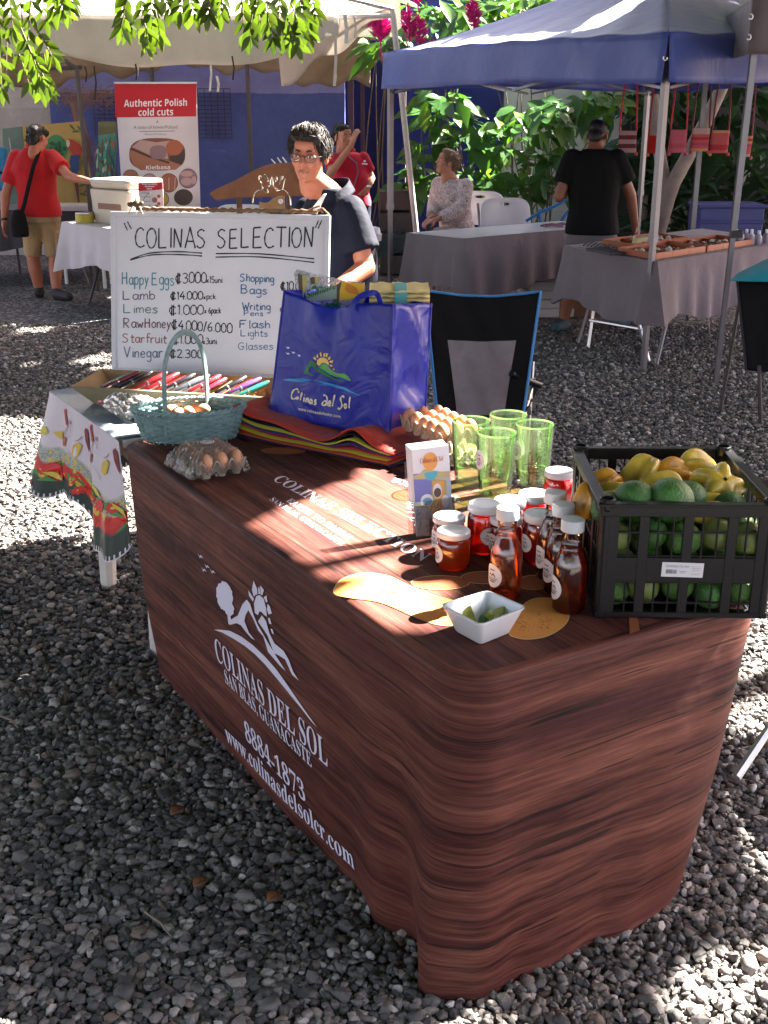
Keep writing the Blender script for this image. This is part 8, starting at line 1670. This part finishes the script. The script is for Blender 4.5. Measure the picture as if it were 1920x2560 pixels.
def strap_plant(label, base, n, L, spread):
    t = thing('strap_leaved_plant', label, 'plant', base, 0, 'strap leaved plants by the trunk'); b = MB(); b.tube([Vector(base), Vector(base)+V(.03, 0, .35), Vector(base)+V(0, 0, .75)], [.05, .045, .04], 8); b.build('stem', BARK, t); b = MB()
    for i in range(n):
        z = .12+.85*random.random(); q = random.uniform(0, 2*PI); e = random.uniform(.15, 1.2); d = V(math.cos(q)*math.cos(e), math.sin(q)*math.cos(e), math.sin(e)); l = L*random.uniform(.7, 1.15); leaf(b, Vector(base)+V(0, 0, z), d, V(0, 0, 1)+d.orthogonal()*.3, l, .085*random.uniform(.8, 1.2), 0, random.uniform(.15, .6)*spread, 5, .25)
    b.build('foliage', LEAF_C, t)
for k, (x, Y, n, L) in enumerate(((1500, 13.0, 46, .95), (1590, 12.8, 46, 1.0), (1440, 13.4, 46, 1.05), (1680, 12.6, 40, 1.0), (1390, 13.6, 36, .9))):
    q = atd(x, 440, Y=Y); strap_plant(('strap leaved plant right of the leaning trunk', 'strap leaved plant behind the striped woven bags', 'strap leaved plant directly behind the leaning trunk', 'strap leaved plant at the right edge beside the grey pole', 'strap leaved plant left of the leaning trunk')[k], V(q.x, Y, 0), n, L, 1)
for k, (x, y, Y, rr) in enumerate(((1470, 230, 13.9, 1), (1580, 190, 13.9, 1), (1400, 200, 13.9, 1))): shrub('shrub', ('dark shrub far behind the leaning trunk', 'dark shrub far behind the grey canopy pole', 'dark shrub far behind the tent back pole')[k], V(atd(x, 440, Y=Y).x, Y, 0), [rg(x, y, 70, 60, 80, 0, Y), rg(x, y+120, 70, 70, 80, 0, Y)], 6, [leafmat('shade_leaf', (.014, .04, .014), (.03, .07, .022), .3), LEAF_A], .28, .12)
tk = thing('leaning_tree', 'tree with pale mottled leaning trunk behind the woven bags', 'tree', V(atd(1422, 520, Y=12.3).x, 12.3, 0)); YT = 12.3
pts = [at(x, y, Y=YT) for x, y in ((1645, 575), (1668, 500), (1684, 455), (1719, 392), (1766, 300), (1811, 206), (1850, 100), (1880, -20))]; pts = [V(pts[0].x-.06, YT, 0)]+pts+[V(4.5, 12.4, 3.6)]
b = MB(); b.tube(pts, [.11, .085, .078, .075, .072, .068, .062, .056, .05, .04], 12); b.build('trunk', BARK, tk); b = MB(); b.tube([pts[2], at(1640, 330, Y=YT+.3), at(1632, 225, Y=YT+.5), at(1630, 60, Y=YT+.6), V(3.3, 13, 3.4)], [.07, .062, .055, .05, .04], 12); b.tube([pts[7], V(4.6, 11.6, 3.3)], [.04, .02], 8); b.build('limb', BARK, tk)
b = MB()
for _ in range(700): q = random.uniform(0, 2*PI); r_ = random.uniform(0, 1)**.5; p = V(4.4+1.7*r_*math.cos(q), 12.9+1.3*r_*math.sin(q), 3.4+random.uniform(-.3, .6)); leaf(b, p, V(random.uniform(-1, 1), random.uniform(-1, 1), random.uniform(-.8, .2)), V(0, 0, 1), .24, .1, 0, .3, 3)
b.build('crown', LEAF_D, tk)
# ---- branch with hanging sprays over the upper left of the picture
hb2 = thing('overhanging_tree', 'tree whose leafy sprays hang into the upper left of the view', 'tree', V(-3.3, 3.4, 0)); b = MB(); b.tube(cat_rom3([V(-3.3, 3.4, 0), V(-3.25, 3.5, 1.4), V(-2.9, 3.9, 2.4), V(-2.0, 4.4, 2.75), V(-.9, 4.6, 2.72), V(.2, 4.7, 2.62)]), [.11-.006*i for i in range(16)], 10); b.build('trunk', BARK, hb2)
YH = 4.5; ST = []
def spray(b, bs, x0, y0, x1, y1, n, Lf, Y):
    """a drooping leaf stalk from (x0,y0) to (x1,y1) in display pixels with leaflets"""
    p0, p1 = atd(x0, y0, Y=Y), atd(x1, y1, Y=Y); bs.tube([p0, p0.lerp(p1, .5)+V(0, 0, .01), p1], [.0035, .0028, .0015], 5)
    for i in range(n):
        f = (i+1)/n; p = p0.lerp(p1, f); ax = (p1-p0).normalized()
        for s in (-1, 1):
            side = V(0, -1, 0).cross(ax)*s; d = (ax*.55+side*.75+V(random.uniform(-.3, .3), random.uniform(-.6, .5), -.25)).normalized(); leaf(b, p, d, V(random.uniform(-.6, .6), -1, random.uniform(-.2, .8)), Lf*random.uniform(.75, 1.15), Lf*.42*random.uniform(.8, 1.1), 0, random.uniform(.05, .3), 4, .12)
    leaf(b, p1, ax, V(0, -1, .3), Lf*1.1, Lf*.42, 0, .1, 4, .12)
b, bs = MB(), MB()
SP = [(18, -30, 28, 60), (40, -30, 52, 80), (70, -30, 60, 95), (88, -30, 100, 42), (20, 40, 50, 150), (45, 60, 85, 165), (60, 80, 90, 195), (30, 90, 62, 178), (15, 70, 14, 165), (2, 20, 8, 120), (-5, 60, 4, 190), (60, 100, 105, 188), (75, 60, 112, 120), (128, -30, 138, 20), (222, -20, 230, 15), (262, -25, 268, 38), (280, -20, 262, 58), (285, 30, 275, 62), (300, -20, 310, 60), (300, 40, 290, 85), (312, 50, 320, 88), (330, -20, 325, 30), (335, 20, 345, 75), (345, -20, 372, 28), (372, -20, 368, 48), (395, -20, 390, 25), (405, -20, 420, 30), (455, -20, 450, 30), (480, -20, 478, 28), (500, -30, 505, 38), (520, -20, 528, 72), (535, -20, 545, 40), (545, 30, 540, 78), (555, -20, 560, 45), (562, 30, 572, 92), (575, -20, 580, 48), (590, 20, 590, 80), (605, -20, 602, 40), (598, 40, 616, 88), (618, -20, 628, 30), (630, 10, 645, 60), (640, -25, 655, 25), (655, 20, 668, 75), (672, -20, 680, 30), (700, -25, 705, 12), (620, 40, 640, 95), (-12, -30, -4, 60), (110, -30, 118, 25), (150, -35, 152, 12), (568, 60, 578, 112)]
for i, (x0, y0, x1, y1) in enumerate(SP):
  if i % 5 != 4: spray(b, bs, x0, y0, x1, y1, random.choice((3, 4, 4)), .056, YH+random.uniform(-.25, .25))
for x in range(-2300, 300, 55): p = V(x/1000, 4.5+random.uniform(-.2, .2), 2.7); bs.tube([p, p+V(random.uniform(-.1, .1), 0, -.3), p+V(random.uniform(-.15, .15), 0, -.62)], [.006, .004, .002], 5)
b.build('foliage', leafmat('spray_leaf', (.022, .045, .008), (.10, .165, .020), .55), hb2); bs.build('twig', STEM, hb2)
# ---- litter on the gravel
dl_ = thing('dry_twig', 'thin dry twig lying on the gravel left of the printed cloth', 'twig', at(520, 1870, z=0)); b = MB(); b.tube([at(420, 1858, z=.022), at(480, 1840, z=.026), at(535, 1822, z=.022)], [.003, .0035, .002], 5); b.tube([at(416, 1862, z=.022), at(418, 1905, z=.02)], [.003, .002], 5); b.build('stick', mat('twig_grey', (.12, .08, .06), .9, .2), dl_)
for k, (x, y, x2, y2, lab) in enumerate(((362, 2280, 430, 2345, 'thin dry twig lying in the near gravel'), (0, 1790, 45, 1820, 'pale twig at the left edge of the gravel'))): b = MB(); b.tube([at(x, y, z=.022), at((x+x2)/2+6, (y+y2)/2-5, z=.026), at(x2, y2, z=.02)], [.003, .003, .0015], 5); tag(b.build('dry_twig', mat('twig_pale', (.25, .2, .16), .9, .2)), lab, 'twig')
for k, (x, y, lab) in enumerate(((428, 2037, 'curled brown dead leaf on the gravel left of the cloth'), (485, 2218, 'greenish dead leaf in the near gravel'), (95, 875, 'orange dead leaf on the distant gravel at left'), (670, 2255, 'small brown dead leaf near the cloth corner'))): b = MB(); leaf(b, at(x, y, z=.03), V(.5, .6, .3), V(0, -.3, 1), .045, .034, 0, .3, 4, .5); tag(b.build('dead_leaf', mat('dead_leaf_brown', (.17, .07, .03), .8, .3), mods=[('SOLIDIFY', .001)]), lab, 'leaf')

# ================================================================== unseen shade tree, added so that its crown blocks the sun over the stall
shade = thing('added_shade_tree', 'large unseen shade tree added at the right to block the sun', 'tree', V(7.4, 7.4, 0))
b = MB(); b.tube([V(7.4, 7.4, 0), V(7.3, 7.3, 2), V(7.1, 7.0, 3.6), V(6.6, 6.6, 5.2)], [.28, .24, .2, .1], 12); b.build('trunk', BARK, shade)
b = MB()
for k in range(12): q = 2*PI*k/12; b.tube([V(7.1, 7.0, 3.4+.1*(k % 3)), V(7.1+2*math.cos(q), 7.0+2.2*math.sin(q), 4.4), V(7.0+4.2*math.cos(q), 7.0+4.6*math.sin(q), 4.9)], [.09, .06, .02], 8)
b.build('limb', BARK, shade)
kx, ky = SUN.x/SUN.z, SUN.y/SUN.z  # crown gaps are cut along the sun rays to place the lit patches
def P2(pts, z, K=lambda x, y: (x, y)): return [tuple(at(*K(x, y), z=z)[:2]) for x, y in pts]
HOLES = [(TZ, P2([(-20, 575), (130, 545), (420, 500), (540, 405), (780, 270), (1060, 150), (1360, 60), (1660, -60), (2150, -120), (2420, 120), (2150, 300), (2150, 620), (1850, 800), (1560, 880), (1330, 830), (1180, 790), (870, 1012), (620, 1020), (420, 930), (200, 800), (-20, 700)], TZ, K1)),
         (TZ, P2([(520, 1100), (900, 1040), (1100, 1110), (1260, 1185), (1380, 1180), (1430, 1170), (1400, 1250), (1400, 1460), (1180, 1600), (900, 1420), (600, 1225)], TZ, K1)),
         (TZ, P2([(425, 345), (560, 320), (640, 345), (580, 400), (520, 420)], TZ, lambda x, y: (300+x*.422, 1080+y*.422))),
         (0, [(-1.24, 3.0), (-1.12, 3.75), (-1.02, 4.3), (-.90, 5.0), (-.95, 6.2), (-2.4, 6.45), (-2.4, 6.0), (-2.05, 5.0), (-1.72, 4.2), (-1.56, 3.6), (-1.50, 3.0)]),
         (0, [(.90, 2.3), (1.02, 2.9), (1.30, 3.9), (1.42, 4.6), (2.8, 4.9), (2.8, 2.0), (1.1, 1.9)]), (0, P2([(1690, 2480), (1740, 2420), (1820, 2440), (1850, 2620), (1660, 2620)], 0)), (0, P2([(205, 905), (250, 885), (285, 890), (285, 935), (235, 930)], 0)), (0, P2([(60, 826), (100, 818), (110, 834), (70, 838)], 0)),
         (1.62, [(-.40, 4.68), (-.18, 4.68), (-.18, 4.92), (-.40, 4.92)]), (1.9, [(-1.65, 4.15), (-.2, 4.15), (-.2, 4.85), (-1.65, 4.85)]), (2.25, [(-1.65, 4.15), (-.2, 4.15), (-.2, 4.85), (-1.65, 4.85)]), (1.36, [(-.10, 4.72), (-.05, 4.72), (-.03, 4.85), (-.10, 4.86)]), (1.12, [(-.06, 4.66), (.0, 4.66), (.0, 4.78), (-.05, 4.78)]), (.84, [(.90, 2.14), (.94, 2.3), (.98, 2.5), (.74, 2.55), (.70, 2.30), (.8, 2.16)]),
         (2.25, [(.15, 10.1), (.75, 9.2), (.85, 9.35), (.3, 10.25)]), (2.3, [(.55, 9.75), (1.1, 8.9), (1.2, 9.0), (.75, 9.85)]), (2.38, [(1.0, 9.4), (1.35, 8.85), (1.42, 8.95), (1.1, 9.5)]), (2.5, [(1.65, 8.95), (1.78, 8.85), (1.9, 9.1), (1.72, 9.3)]), (2.6, [(-6, 11.0), (-.3, 11.0), (.2, 12.9), (-6, 13.5)]), (2.3, [(-6, 11.0), (-.3, 11.0), (.2, 12.9), (-6, 13.5)]), (2.5, [(0, 12.4), (2.6, 12.4), (2.6, 14), (-1, 14)]), (.74, [(.1, 9.3), (.7, 9.0), (2.1, 10.1), (1.6, 10.7)])]
def light_blocking_crown(name, tree, org, n_, xr, yr, zr, lim, zlim=None):
    px_ = RNG.uniform(*xr, n_); py_ = RNG.uniform(*yr, n_); pz = RNG.uniform(*zr, n_)+.25*np.sin(px_*1.7)+.25*np.sin(py_*1.3)
    cxs = px_-kx*pz; cys = py_-ky*pz; keep = (cxs > lim[0]) & (cxs < lim[1]) & (cys > lim[2]) & (cys < lim[3])
    P = np.stack([px_, py_, pz], -1)[keep]; n = len(P); a = RNG.uniform(0, 2*PI, n); e = RNG.uniform(-.5, .5, n); L = RNG.uniform(.20, .34, n); Wd = L*.46
    d = np.stack([np.cos(a)*np.cos(e), np.sin(a)*np.cos(e), np.sin(e)], -1); up = np.tile(np.array(SUN[:]), (n, 1))+RNG.normal(0, .35, (n, 3)); x = np.cross(d, up); x /= np.linalg.norm(x, axis=1)[:, None]
    co_l = np.stack([P-d*L[:, None]*.5, P+x*Wd[:, None]*.5, P+d*L[:, None]*.5, P-x*Wd[:, None]*.5], 1)
    bad = np.zeros(n, bool)
    for z, poly in HOLES:
        for q in (*(co_l[:, i] for i in range(4)), P): bad |= inpoly(q[:, 0]-kx*(q[:, 2]-z), q[:, 1]-ky*(q[:, 2]-z), poly)
    co_l = co_l[~bad].reshape(-1, 3); n = len(co_l)//4
    o = fast_mesh(name, co_l, np.arange(4*n).reshape(-1, 4), LEAF_D); o.parent = tree; o.matrix_parent_inverse = Matrix.Translation(-Vector(org))
light_blocking_crown('crown', shade, (7.4, 7.4, 0), 90000, (-.5, 12.5), (-1.0, 16.5), (4.3, 5.8), (-3.2, 5.4, -.6, 13.2))
light_blocking_crown('crown', hb2, (-3.3, 3.4, 0), 85000, (-9.5, 3.2), (-8, 10.4), (3.6, 4.8), (-99, 99, -99, 99))  # unseen crown added overhead to cut the sky light, with the same gaps
